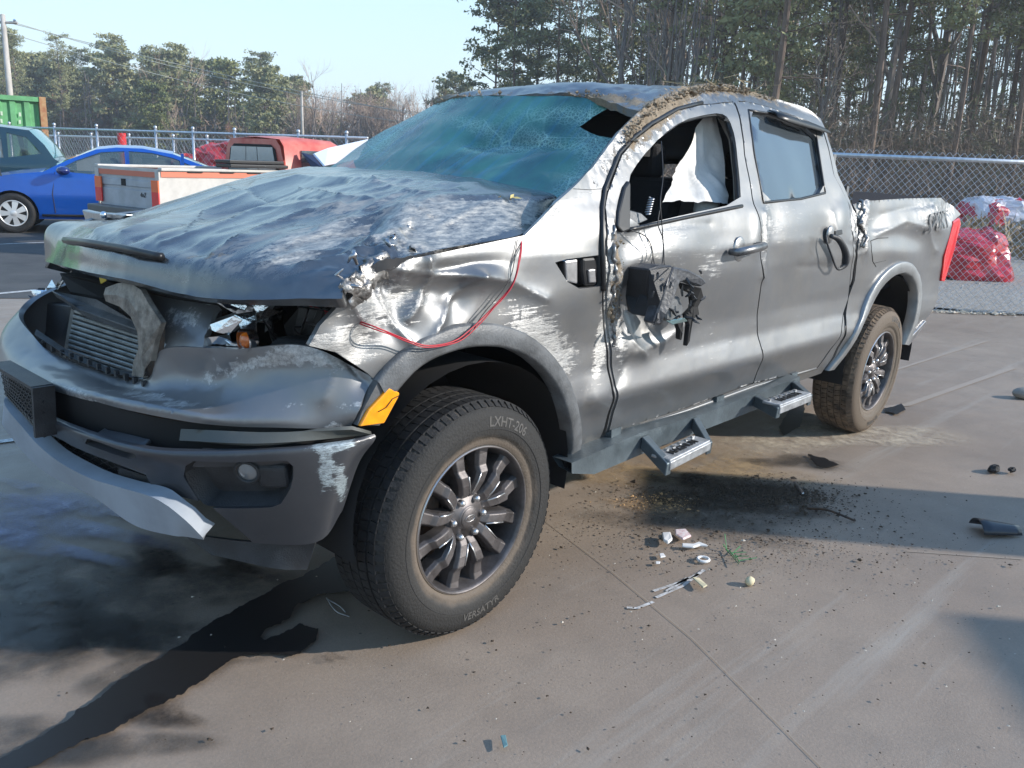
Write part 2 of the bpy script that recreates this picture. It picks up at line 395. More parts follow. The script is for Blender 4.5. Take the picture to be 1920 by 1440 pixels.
# stains
def blot(name, c, rx, ry, an, m, z, n=90, rough_=.35, seed=1, **k):
    c = gnd(*c)[:2]; a = np.linspace(0, 2*np.pi, n, endpoint=False); r = 1+rough_*fbm(np.stack([np.cos(a)*2.2, np.sin(a)*2.2], -1)+seed*7.1, 5, seed, .62)
    x = rx*r*np.cos(a); y = ry*r*np.sin(a); ca, sa = math.cos(an), math.sin(an)
    P = np.stack([c[0]+x*ca-y*sa, c[1]+x*sa+y*ca], -1); return flat(name, P, z, m, **k)
def stain_mat(name, col, dens, rough=.85, scale=7):
    m = mat(name, col, rough); N = m.node_tree.nodes; L = m.node_tree.links; b = N['Principled BSDF']; tc = N.new('ShaderNodeTexCoord')
    n = N.new('ShaderNodeTexNoise'); n.inputs['Scale'].default_value = scale; n.inputs['Detail'].default_value = 8; n.inputs['Roughness'].default_value = .72; L.new(tc.outputs['Object'], n.inputs[0])
    # fades out towards the rim of the blot
    at = N.new('ShaderNodeAttribute'); at.attribute_name = 'edge'
    r = N.new('ShaderNodeMapRange'); r.inputs[1].default_value = .35; r.inputs[2].default_value = .65; r.inputs[3].default_value = 0; r.inputs[4].default_value = dens; L.new(n.outputs[0], r.inputs[0])
    k = N.new('ShaderNodeMath'); k.operation = 'MULTIPLY'; L.new(r.outputs[0], k.inputs[0]); L.new(at.outputs['Fac'], k.inputs[1]); L.new(k.outputs[0], b.inputs['Alpha']); return m
def stain(name, c, rx, ry, an, m, z, kind='structure'):
    c = gnd(*c)[:2]; t = np.linspace(0, 2*np.pi, 40, endpoint=False); V = [(c[0], c[1], z)]; E_ = [1.0]
    for q in (.45, .75, 1.0):
        for a in t:
            r = q*(1+.25*math.sin(3*a+c[0])+.15*math.sin(5*a)); x, y = rx*r*math.cos(a), ry*r*math.sin(a); V.append((c[0]+x*math.cos(an)-y*math.sin(an), c[1]+x*math.sin(an)+y*math.cos(an), z)); E_.append(1.0 if q < .7 else (.7 if q < .9 else 0))
    F = [(0, 1+j, 1+(j+1) % 40) for j in range(40)]+[(1+i*40+j, 1+(i+1)*40+j, 1+(i+1)*40+(j+1) % 40, 1+i*40+(j+1) % 40) for i in range(2) for j in range(40)]
    return tag(meshobj(name, V, F, m, attrs=dict(edge=E_)), kind=kind)
A_ = ang(RH[:2])
M_SD = stain_mat('dark_soil_stain', (.035, .027, .02), 1.0); M_SB = stain_mat('brown_silt', (.42, .30, .17), .8, scale=5); M_SG = stain_mat('pale_silt', (.55, .47, .36), .8, scale=9); M_SO = stain_mat('old_oil_stain', (.05, .045, .04), .9, .5, 4)
stain('silt_stain', (1560, 820), .9, .30, A_+.3, M_SG, .006); stain('silt_stain', (1290, 880), .8, .32, A_+.2, M_SB, .007)
stain('silt_stain', (1240, 950), .22, .14, A_, mat_sand if False else stain_mat('sand', (.50, .34, .20), .8, scale=30), .008)
stain('soil_stain', (1390, 935), .42, .24, A_+.15, M_SD, .009); stain('soil_stain', (1300, 905), .20, .12, A_, M_SD, .010)
stain('soil_stain', (1330, 985), .50, .22, A_, stain_mat('thin_soil', (.08, .06, .045), .55, scale=26), .011)
stain('oil_stain', (200, 1110), .55, .35, A_, M_SO, .006); stain('oil_stain', (330, 1230), .30, .20, A_, M_SO, .007); stain('oil_stain', (80, 1200), .4, .3, A_, M_SO, .008)
stain('oil_stain', (90, 1400), .35, .12, A_, M_SO, .009); stain('oil_stain', (1500, 870), .3, .12, A_, M_SO, .010)
# fluid running out from under the truck
M_WET = mat('wet_fluid_film', (.014, .013, .013), .4, spec=.4, bump=.05, bscale=12)
def pool(pts, z, name, label, seed=0, amp=5):
    P = resample(np.array(pts, float), 3.2); P = P+amp*.6*np.stack([fbm(P/18+seed, 4, 3, .6), fbm(P/18+seed+9, 4, 5, .6)], -1)
    W_ = onz(P, z); return tag(MB().add(W_, [tuple(range(len(W_)))]).obj(name, M_WET), label, 'puddle')
pool([(655, 1048), (625, 1046), (580, 1072), (520, 1098), (460, 1130), (400, 1165), (350, 1200), (290, 1240), (230, 1275), (150, 1330), (80, 1378), (0, 1420), (-60, 1445), (-60, 1475), (60, 1440), (150, 1392), (210, 1370), (280, 1330), (340, 1300), (400, 1262), (450, 1228), (500, 1226), (560, 1228), (590, 1205), (598, 1178), (560, 1172), (500, 1200), (485, 1190), (540, 1160), (560, 1135), (600, 1112), (650, 1108), (680, 1085)], .012, 'fluid_puddle', 'black fluid streak running from the front wheel to the lower left corner', 1, 5)
M_BL = stain_mat('sky_blue_wet_film', (.004, .035, .16), 1.0, .18, 4)  # wet film with the blue sky reflection put into its colour
for c_, a_, b_, z_ in (((60, 970), .62, .13, .012), ((130, 945), .45, .10, .0124), ((20, 1010), .5, .10, .0128)): stain('wet_sky_sheen', c_, a_, b_, A_-.42, M_BL, z_)
M_WF = stain_mat('wet_fringe', (.02, .018, .018), 1.0, .22, 5); _pp = [(20, 1090, .22), (90, 1150, .20), (30, 1190, .16), (160, 1190, .12), (300, 1060, .12), (440, 1070, .07), (310, 1345, .07), (620, 1238, .03)]
for i_, (px_, py_, r_) in enumerate(_pp): stain('wet_fringe', (px_, py_), r_*1.5, r_, A_-.5, M_WF, .0125+.0004*i_)
pool([(1480, 765), (1500, 740), (1510, 770), (1500, 800), (1470, 815), (1460, 800)], .012, 'fluid_puddle', 'small dark puddle beside the rear wheel under the side step', 3, 5)
pool([(1658, 765), (1690, 758), (1700, 768), (1680, 778), (1662, 772)], .012, 'fluid_puddle', 'small dark drip spot right of the rear tyre', 4, 3)
pool([(1515, 852), (1545, 856), (1572, 872), (1560, 876), (1530, 872)], .012, 'fluid_puddle', 'thin dark wet patch on the pale silt', 5, 4)
# gravel bed behind the right fence
M_GRAV = mat('gravel', (.42, .38, .33), .95, col2=(.14, .12, .10), vscale=26, detail=8, bump=1, bscale=70)
flat('gravel_bed', [gnd(1660, 573), gnd(1760, 580), gnd(1850, 590), gnd(2150, 600), depthpt(2300, 26), depthpt(1200, 26), gnd(1400, 560)], .02, M_GRAV)
# rough grass and soil out to the woods
M_SOIL = mat('leaf_litter', (.16, .11, .07), 1, col2=(.07, .06, .035), vscale=.8, bump=.5, bscale=8)
flat('woodland_floor', [depthpt(900, 27), depthpt(2600, 27), depthpt(3400, 120), depthpt(2400, 300), depthpt(-2400, 240), depthpt(-1500, 60), depthpt(-600, 45), depthpt(700, 45)], .03, M_SOIL)

# winter haze
hz = MB().box((0, 0, 13.5), (980, 980, 29)).obj('haze', None); tag(hz, 'thin winter haze', 'haze', kind='stuff')
hm = bpy.data.materials.new('haze_volume'); hm.use_nodes = True; hm.node_tree.nodes.remove(hm.node_tree.nodes['Principled BSDF']); pv = hm.node_tree.nodes.new('ShaderNodeVolumePrincipled')
pv.inputs['Color'].default_value = (.93, .95, 1, 1); pv.inputs['Density'].default_value = .0012; pv.inputs['Anisotropy'].default_value = .2
hm.node_tree.links.new(pv.outputs[0], hm.node_tree.nodes['Material Output'].inputs['Volume']); hz.data.materials.append(hm)
# =================================================================== THE WRECKED PICKUP
def body_paint(name='paint', base=(.235, .235, .24), streak=(7, 70, 95), scuffcol=(.62, .62, .62), dustcol=(.30, .27, .22), metal=.72, rough=.36, dmap=(9, 22, 9), drot=0):
    m = bpy.data.materials.new(name); m.use_nodes = True; N = m.node_tree.nodes; L = m.node_tree.links; b = N['Principled BSDF']
    tc = N.new('ShaderNodeTexCoord'); ob = tc.outputs['Object']
    def attr(n):
        a = N.new('ShaderNodeAttribute'); a.attribute_name = n; return a.outputs['Fac']
    def noise(scale, vec, det=4, ro=.6):
        n = N.new('ShaderNodeTexNoise'); n.inputs['Scale'].default_value = scale; n.inputs['Detail'].default_value = det; n.inputs['Roughness'].default_value = ro
        L.new(vec, n.inputs['Vector']); return n.outputs[0]
    def mapping(sc, rot=(0, 0, 0)):
        mp = N.new('ShaderNodeMapping'); mp.inputs['Scale'].default_value = sc; mp.inputs['Rotation'].default_value = rot; L.new(ob, mp.inputs[0]); return mp.outputs[0]
    def math_(op, a, c, clamp=False):
        k = N.new('ShaderNodeMath'); k.operation = op; k.use_clamp = clamp
        for i, v in enumerate((a, c)):
            if isinstance(v, (int, float)): k.inputs[i].default_value = v
            else: L.new(v, k.inputs[i])
        return k.outputs[0]
    def mix(f, a, c):
        k = N.new('ShaderNodeMix'); k.data_type = 'RGBA'; L.new(f, k.inputs[0])
        for i, v in ((6, a), (7, c)):
            if isinstance(v, tuple): k.inputs[i].default_value = (*v, 1)
            else: L.new(v, k.inputs[i])
        return k.outputs[2]
    def mixf(f, a, c):
        k = N.new('ShaderNodeMix'); L.new(f, k.inputs[0])
        for i, v in ((2, a), (3, c)):
            if isinstance(v, (int, float)): k.inputs[i].default_value = v
            else: L.new(v, k.inputs[i])
        return k.outputs[0]
    wear, dust, mud = attr('wear'), attr('dust'), attr('mud')
    s1 = noise(1, mapping(streak, (0, math.radians(18), 0)), 5, .75); s2 = noise(26, ob, 6, .7)
    sc = math_('ADD', math_('MULTIPLY', s1, .65), math_('MULTIPLY', s2, .35))
    wf = math_('MULTIPLY', math_('SUBTRACT', math_('ADD', sc, math_('MULTIPLY', wear, .34)), .66), 14, True)
    wf = math_('MULTIPLY', wf, math_('ADD', math_('MULTIPLY', math_('SUBTRACT', noise(1, mapping((streak[0]*4, streak[1]*2.5, streak[2]*2.5), (0, math.radians(18), 0)), 6, .8), .36), 3.2, True), .12), True)
    # faint random fine scratches everywhere
    s3 = noise(1, mapping((5, 160, 160), (0, math.radians(-12), 0)), 3, .8)
    fs = math_('MULTIPLY', math_('SUBTRACT', s3, .70), 5, True)
    df = math_('MULTIPLY', dust, math_('MULTIPLY', math_('SUBTRACT', noise(1, mapping(dmap, (0, 0, drot)), 7, .78), .47), 9.0, True), True)
    grime = math_('MULTIPLY', math_('SUBTRACT', noise(5, ob, 7, .75), .42), 1.0, True)
    mf = math_('MULTIPLY', math_('SUBTRACT', math_('ADD', noise(22, ob, 6, .75), math_('MULTIPLY', mud, .42)), .70), 9, True)
    col = mix(math_('ADD', math_('MULTIPLY', fs, .55), wf, True), base, scuffcol)
    col = mix(df, col, dustcol); col = mix(grime, col, dustcol)
    mcol = mix(noise(60, ob, 4), (.10, .075, .05), (.36, .29, .21))
    col = mix(mf, col, mcol); L.new(col, b.inputs['Base Color'])
    ro = mixf(wf, rough, .45); ro = mixf(df, ro, .62); ro = mixf(mf, ro, .95); L.new(ro, b.inputs['Roughness'])
    me = mixf(wf, metal, .45); me = mixf(df, me, .25); me = mixf(mf, me, 0.0); L.new(me, b.inputs['Metallic'])
    ct = mixf(wf, .35, .05); ct = mixf(df, ct, .05); ct = mixf(mf, ct, 0.0); L.new(ct, b.inputs['Coat Weight'])
    b.inputs['Coat Roughness'].default_value = .12
    bh = math_('ADD', math_('MULTIPLY', wf, .25), math_('ADD', math_('MULTIPLY', mf, math_('ADD', noise(70, ob, 4), .6)), math_('MULTIPLY', noise(7, ob, 3), .5)))
    bp = N.new('ShaderNodeBump'); bp.inputs['Strength'].default_value = .5; bp.inputs['Distance'].default_value = .006
    L.new(bh, bp.inputs['Height']); L.new(bp.outputs[0], b.inputs['Normal'])
    return m
M_PAINT = body_paint(base=(.19, .195, .203), scuffcol=(.50, .50, .49), metal=.70, rough=.40)
M_HOOD = body_paint('hood_paint', base=(.12, .124, .132), streak=(5, 26, 26), scuffcol=(.60, .56, .49), metal=.8, rough=.25, dmap=(2.2, 20, 20), drot=0, dustcol=(.36, .34, .31))
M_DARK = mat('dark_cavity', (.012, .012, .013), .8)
M_RUB = mat('rubber', (.015, .015, .016), .74, var=.4, vscale=30, bump=.3, bscale=120)
M_PLAS = mat('black_plastic', (.028, .03, .034), .5, bump=.25, bscale=220, var=.35, vscale=9, rvar=.12)
M_PLASG = mat('weathered_plastic', (.10, .105, .11), .45, var=.3, vscale=14, bump=.2, bscale=160)
M_CHROME = mat('chrome', (.75, .76, .78), .12, metal=1, bump=.4, bscale=30)
M_STEEL = mat('steel', (.42, .42, .43), .35, metal=1, var=.2, vscale=20)
M_ALU = mat('cast_aluminium', (.125, .115, .115), .5, metal=.75, var=.35, vscale=9, rvar=.1, bump=.1, bscale=90)
M_MACH = mat('machined_metal', (.60, .60, .60), .35, metal=1)
M_SILVER = mat('silver_plastic', (.27, .30, .34), .55, metal=0, var=.12, vscale=6)
M_RUST = mat('rusty_steel', (.09, .05, .03), .85, col2=(.03, .025, .022), vscale=20, bump=.4, bscale=60)
M_MUD = mat('dried_mud', (.34, .27, .19), .97, col2=(.12, .085, .055), vscale=30, bump=.8, bscale=80)
M_AMBER = mat('amber_lens', (.95, .33, .01), .15, coat=.6, spec=.6, var=.15, vscale=30)
M_REDL = mat('red_lens', (.75, .01, .012), .16, coat=.7)
M_FAB = mat('dark_seat_fabric', (.018, .018, .021), .9, bump=.4, bscale=200)
M_BAG = mat('airbag_cloth', (.62, .60, .57), .85, var=.08, vscale=6, bump=.5, bscale=25)
M_HEAD = mat('headliner_and_fill', (.38, .36, .33), .9)
M_TRIM = mat('window_trim_black', (.015, .015, .016), .35)

class Side:
    z = [.30, .47, .53, .60, .668, .684, .78, .87, .97, 1.08, 1.18, 1.25, 1.30, 1.335, 1.36, 1.42, 1.5, 1.6, 1.70, 1.76, 1.80, 1.86]
    y = [.78, .842, .868, .892, .925, .927, .900, .898, .912, .925, .925, .910, .893, .876, .862, .838, .80, .755, .70, .655, .60, .50]
    @staticmethod
    def Y(x, z):
        Y = (np.interp(z-.012, Side.z, Side.y)+np.interp(z, Side.z, Side.y)+np.interp(z+.012, Side.z, Side.y))/3
        nose = np.clip((x-.25)/.5, 0, 1); Y = Y-.16*nose**2
        # fender and bed lose the lower crease, bulge over the wheels
        w = np.exp(-((x-0)/.5)**2)+np.exp(-((x+3.28)/.55)**2)
        Y = Y+.015*w*np.clip(1-np.abs(z-.95)/.35, 0, 1)
        fl = np.clip((x+.55)/.2, 0, 1)+np.clip((-2.75-x)/.2, 0, 1)
        flat = np.interp(z, [.3, .6, .95, 1.2, 1.36], [.88, .90, .922, .92, .87])
        Y = Y*(1-fl)+(Y*.35+flat*.65)*fl if np.ndim(Y) else Y
        return Y
    def P(s, uv): return np.stack([uv[..., 0], Side.Y(uv[..., 0], uv[..., 1]), uv[..., 1]], -1)
    def inv(s, q):
        y = np.full(len(np.atleast_2d(q)), .9)
        for _ in range(14):
            p = ony(q, y); y = .5*y+.5*Side.Y(p[:, 0], p[:, 2])
        return p[:, [0, 2]]
SIDE = Side(); OUT = (0, 1, 0)
def S3(q, off=0.0):
    uv = SIDE.inv(q); P = SIDE.P(uv); P[:, 1] += off; return P
# ---- the damage: dents (cx,cy,rx,ry,angle,depth) and folds, written where they are seen on the panels
DENTS = [(1195, 575, 42, 52, 10, -.055), (1180, 460, 50, 25, -20, -.02), (1260, 470, 90, 50, -15, .012), (1165, 650, 30, 30, 0, .02),
 (1345, 445, 40, 40, 0, -.012), (1440, 460, 22, 60, 0, -.020), (1418, 440, 10, 40, 0, .012), (1550, 440, 35, 45, 0, -.018), (1500, 540, 60, 60, 0, -.012),
 (1575, 420, 12, 40, 0, .012), (1320, 600, 80, 50, 0, -.008), (1640, 420, 22, 40, 0, -.03), (1622, 400, 8, 30, 0, .02), (1700, 440, 50, 28, 20, -.02),
 (1735, 400, 22, 30, 10, .022), (1775, 395, 12, 26, 10, -.02), (1680, 470, 40, 20, 0, .012), (1745, 490, 16, 60, 10, -.018),
 (800, 545, 50, 28, 0, -.03), (860, 560, 26, 40, 20, -.035), (905, 515, 55, 18, 10, .02), (750, 590, 36, 50, 20, -.035), (715, 540, 34, 34, 0, -.04),
 (940, 560, 50, 40, 0, -.01), (860, 500, 70, 12, -8, -.022), (640, 640, 40, 26, 0, .012), (1080, 640, 30, 60, 0, -.014), (1060, 560, 50, 50, 0, .008), (1100, 770, 20, 50, 0, -.012),
 (990, 590, 40, 40, 30, .008), (680, 640, 30, 40, 30, -.02)]
FOLDS = [([(800, 485), (808, 520), (795, 560), (770, 600)], 9, .022), ([(893, 517), (855, 560), (828, 600), (800, 640)], 9, .022), ([(893, 517), (960, 530), (1020, 560)], 10, .014),
 ([(722, 555), (745, 610), (775, 650)], 9, .016), ([(755, 508), (830, 515), (893, 517)], 7, .014), ([(680, 600), (650, 560)], 9, .015),
 ([(1150, 470), (1165, 560), (1180, 640), (1200, 665)], 9, .018), ([(1180, 660), (1240, 640), (1290, 600)], 10, .014), ([(1150, 740), (1175, 665)], 12, -.008),
 ([(1432, 400), (1438, 470), (1430, 520)], 6, .014), ([(1560, 400), (1572, 450), (1590, 480)], 7, .010), ([(1625, 380), (1630, 430), (1622, 470)], 6, .016),
 ([(1650, 440), (1700, 415), (1740, 430), (1755, 470)], 9, .014), ([(1745, 385), (1738, 410), (1760, 430)], 6, .012), ([(1660, 400), (1700, 390), (1745, 385)], 8, -.008),
 ([(1500, 500), (1560, 500)], 12, -.006), ([(1180, 440), (1240, 425), (1330, 420)], 9, -.006)]
def disp_side(q, P):
    d = gauss(q, DENTS)+crease(q, FOLDS)
    d += .0022*fbm(P*[2.1, 0, 2.6], 3, 5)+.0011*ridged(P*[5, 0, 6], 2, 9)*np.clip(.3+1.5*fbm(P*[1.7, 0, 1.9], 2, 44), 0, 1)
    m = gauss(q, [(1150, 540, 12, 110, -4, 1), (1610, 420, 14, 60, 0, .7), (720, 520, 60, 40, 0, 1), (1210, 240, 90, 30, -40, .8), (1330, 175, 90, 20, 0, .6), (1436, 440, 8, 50, 0, .5), (1190, 600, 40, 40, 0, .25), (1760, 395, 30, 26, 0, .5)])
    d += np.clip(m, 0, 1.2)*.009*ridged(P*[28, 0, 28], 3, 2)
    return d
def f_wear(q, P):
    w = gauss(q, [(1150, 545, 12, 120, -4, 1.2), (1128, 640, 10, 70, 8, 1.1), (1000, 620, 70, 50, 40, .75), (1040, 690, 40, 60, 30, .7), (760, 560, 80, 50, 0, .55), (640, 650, 60, 40, 10, .75), (890, 415, 130, 26, -10, 1.9), (830, 445, 90, 22, -10, 1.6), (780, 415, 60, 22, -30, 1.2), (700, 600, 50, 40, 0, .5),
      (1240, 450, 90, 50, -20, .5), (1330, 500, 40, 40, 0, .45), (1180, 260, 100, 40, -45, .8), (1620, 420, 26, 50, 0, .8), (1740, 400, 40, 36, 0, .55), (1436, 440, 12, 60, 0, .6), (1480, 420, 60, 60, 0, .35), (760, 420, 60, 30, -20, 1.0), (580, 450, 120, 26, -20, .9), (560, 470, 70, 20, -30, .6), (740, 350, 110, 30, -5, .55),
      (628, 836, 40, 10, -5, 1.5), (612, 880, 16, 44, 5, 1.1), (640, 905, 10, 34, 0, 1.2), (1560, 690, 60, 14, -18, .4), (690, 770, 40, 40, 0, .4), (450, 690, 110, 18, -15, .75), (300, 748, 120, 12, 10, .7), (150, 742, 60, 10, 25, .8), (600, 760, 90, 10, 0, .45), (590, 665, 90, 26, 0, .75), (340, 600, 40, 40, 0, .6), (640, 800, 70, 10, 0, .6), (1300, 640, 140, 60, -18, .25)])
    return np.clip(w, 0, 1.4)
def f_mud(q, P):
    m = gauss(q, [(1190, 262, 120, 20, -46, .6), (1255, 200, 60, 20, -25, .75), (1340, 170, 90, 12, 2, .75), (1155, 450, 10, 70, 0, .5), (1152, 560, 10, 90, 0, .75), (1440, 185, 60, 12, 20, .6), (380, 480, 60, 16, 6, .55), (850, 190, 100, 14, -8, .75),
      (1130, 188, 110, 12, 3, .9), (770, 225, 80, 14, -25, .75), (1200, 230, 60, 30, 0, .5), (720, 530, 40, 20, 0, .4)])
    return np.clip(m, 0, 1.4)
def f_dust(q, P): return np.clip(gauss(q, [(400, 490, 120, 22, 6, .5), (560, 440, 150, 32, -18, .9), (690, 390, 130, 22, -5, .8), (330, 430, 160, 20, -20, .3), (1130, 830, 90, 20, -18, .5), (330, 400, 120, 20, -20, .3), (1240, 800, 120, 12, -17, .3), (200, 600, 60, 60, 0, .3)]), 0, 1)
ATT = dict(wear=f_wear, mud=f_mud, dust=f_dust)
T = thing('pickup_truck', 'wrecked grey four-door pickup with crushed roof and crumpled hood filling the foreground', 'pickup truck', (0, 0, 0))
HS = .011
def Pn(name, outline, holes=(), matr=None, parent=T, h=HS, **k):
    return panel(name, SIDE, outline, holes, h, matr or M_PAINT, parent, disp_side, attrs=ATT, out=OUT, **k)
# ---- outlines (photograph pixels) on the body side
O_FEND = [(769, 486), (984, 441), (1036, 387), (1075, 353), (1128, 355), (1126, 391), (1128, 458), (1130, 545), (1134, 656), (1130, 812), (1118, 838), (1062, 872), (1080, 850), (1080, 800), (1070, 755), (1056, 712), (1034, 676), (1004, 648), (966, 625), (919, 613), (880, 612), (842, 618), (799, 638), (760, 665), (722, 692), (703, 712),
          (690, 700), (630, 660), (579, 648), (600, 610), (632, 575), (655, 540), (680, 515), (720, 500)]
O_FD = [(1138, 362), (1163, 293), (1190, 262), (1222, 238), (1268, 210), (1315, 199), (1373, 194), (1393, 290), (1410, 385), (1425, 476), (1428, 520), (1419, 635), (1409, 716), (1290, 760), (1139, 810), (1141, 656), (1139, 545), (1137, 458), (1133, 391)]
O_FW = [(1171, 429), (1173, 338), (1199, 298), (1238, 255), (1278, 227), (1317, 217), (1349, 213), (1365, 223), (1377, 259), (1385, 338), (1387, 381), (1280, 404)]
O_RD = [(1376, 194), (1400, 193), (1450, 206), (1541, 249), (1561, 330), (1588, 380), (1595, 430), (1594, 500), (1588, 560), (1575, 612), (1553, 655), (1528, 690), (1411, 716), (1421, 635), (1430, 520), (1427, 476), (1412, 385), (1395, 290)]
O_RW = [(1401, 207), (1440, 213), (1527, 246), (1537, 300), (1545, 362), (1500, 373), (1429, 380), (1412, 290)]
O_CAB = [(1036, 386), (1072, 354), (1110, 315), (1140, 275), (1161, 246), (1198, 209), (1225, 188), (1270, 168), (1330, 160), (1420, 175), (1500, 200), (1538, 222), (1553, 262), (1572, 330), (1592, 372), (1606, 410), (1603, 470), (1598, 522), (1583, 620), (1562, 668), (1540, 700), (1412, 744), (1290, 787), (1140, 838), (1062, 878), (1062, 872), (1118, 838),
         (1134, 815), (1137, 656), (1134, 545), (1131, 458), (1129, 391), (1131, 356), (1075, 356)]
H_FD = [(1137, 362), (1160, 290), (1188, 260), (1221, 235), (1268, 207), (1315, 196), (1374, 191), (1396, 290), (1413, 385), (1429, 476), (1432, 520), (1423, 635), (1412, 719), (1290, 764), (1140, 811), (1142, 656), (1138, 545), (1136, 458), (1132, 391)]
H_RD = [(1384, 190), (1400, 190), (1450, 203), (1545, 247), (1564, 330), (1591, 380), (1598, 430), (1597, 500), (1591, 560), (1578, 615), (1556, 658), (1530, 693), (1416, 718), (1428, 635), (1437, 520), (1434, 476), (1419, 385), (1402, 290)]
O_BED = [(1600, 383), (1620, 376), (1700, 372), (1766, 371), (1785, 382), (1801, 402), (1785, 416), (1772, 470), (1762, 526), (1758, 560), (1733, 603), (1699, 642), (1716, 600), (1722, 556), (1720, 522), (1708, 498), (1692, 490), (1671, 498), (1645, 523), (1620, 563), (1609, 608), (1578, 657), (1549, 690), (1566, 668), (1587, 622), (1603, 525), (1607, 470), (1611, 415), (1604, 392)]
Pn('front_fender', O_FEND, holes=[[(1041, 492), (1062, 486), (1126, 478), (1129, 537), (1085, 541), (1062, 528)]], h=.009)
Pn('cab_side', O_CAB, holes=[H_FD, H_RD])
fd = Pn('front_door', O_FD, holes=[O_FW], off=.006, smooth_out=1)
rd = Pn('rear_door', O_RD, holes=[O_RW], off=.006, smooth_out=1)
bed = Pn('bed_side', O_BED, lip=.05)
# right-hand side, undamaged copies of the outlines
for nm, o_, hs in (('front_fender', O_FEND, []), ('bed_side', O_BED, [])):
    panel(nm, SIDE, o_, hs, .05, M_PAINT, T, lambda q, P: .004*fbm(P*3, 2, 8), attrs=None, out=OUT, mirror=True)
panel('cab_side', SIDE, [(-.52, .5), (-.52, 1.32), (-1.15, 1.34), (-1.38, 1.62), (-1.7, 1.69), (-2.5, 1.66), (-2.8, 1.45), (-2.64, 1.2), (-2.5, .52)], [[(-1.30, 1.36), (-1.45, 1.60), (-1.72, 1.64), (-1.70, 1.36)], [(-1.82, 1.36), (-1.82, 1.64), (-2.45, 1.61), (-2.55, 1.38)]], .05, M_PAINT, T, lambda q, P: .004*fbm(P*3, 2, 8), out=OUT, mirror=True, uvin=True)
panel('door_jamb', SIDE, O_CAB, [O_FW, O_RW, [(1041, 492), (1062, 486), (1126, 478), (1129, 537), (1085, 541), (1062, 528)]], .04, mat('jamb_paint', (.10, .10, .10), .6), T, lambda q, P: gauss(q, DENTS)+0*P[:, 0]-.022, out=OUT, lip=0)
# inner skins behind the doors, sill and pillars
def strip3(name, top, bot, mat_, parent, off_t=(0, 0, 0), off_b=(0, 0, 0), n=2):
    top = np.asarray(top); bot = np.asarray(bot)
    return MB().grid(np.stack([top+off_t, bot+off_b])).obj(name, mat_, parent)
# rocker sill highlight strip and window frames
def rail(name, px, r, mat_, parent, off=.0, n=6, sub=3):
    P = S3(resample(np.asarray(px, float), 14, False), off); return MB().tube(P, r, n).obj(name, mat_, parent, True)
rail('sill_edge', [(1143, 816), (1290, 768), (1412, 724), (1527, 690)], .009, M_PAINT, T, .004)
rail('window_seal', [(1173, 431), (1280, 408), (1388, 386)], .008, M_TRIM, fd, .008)
rail('window_channel', [(1365, 223), (1379, 259), (1387, 338), (1389, 381)], .011, M_TRIM, fd, -.012)
rail('window_channel', [(1175, 345), (1199, 300), (1238, 257), (1278, 229), (1317, 219), (1349, 215), (1365, 223)], .008, M_TRIM, fd, -.012)
for pl in ([(1401, 207), (1440, 213), (1527, 246), (1545, 362)], [(1401, 207), (1412, 290), (1429, 380), (1500, 373), (1545, 362)]):
    rail('window_seal', pl, .007, M_TRIM, rd, .004)
rail('door_weatherstrip', [(1131, 545), (1129, 458), (1128, 391), (1133, 354), (1159, 288), (1187, 258), (1219, 233), (1268, 205), (1315, 193)], .010, M_TRIM, T, .002)
rail('cab_gap_seal', [(1606, 400), (1607, 470), (1602, 525), (1586, 620), (1566, 664), (1545, 692)], .012, M_TRIM, T, -.012)
# rear door glass, tinted
M_TINT = mat('tinted_glass', (.13, .16, .185), .10, metal=.55, coat=1, bump=.06, bscale=3)
gq = S3(O_RW, -.012)
panel('door_glass', SIDE, O_RW, (), .05, M_TINT, rd, lambda q, P: .003*fbm(P*4, 2, 4), out=OUT, off=-.012, lip=0)
# visor over the rear window
vb = MB(); top = S3([(1436, 207), (1470, 213), (1505, 226), (1533, 238), (1543, 248)], .012); bt = S3([(1442, 222), (1462, 229), (1500, 240), (1527, 247), (1541, 251)], .045)
vb.grid(np.stack([top, (top+bt)/2+[0, .012, .004], bt])); solid(vb.obj('window_visor', M_TRIM, rd, True), .004)
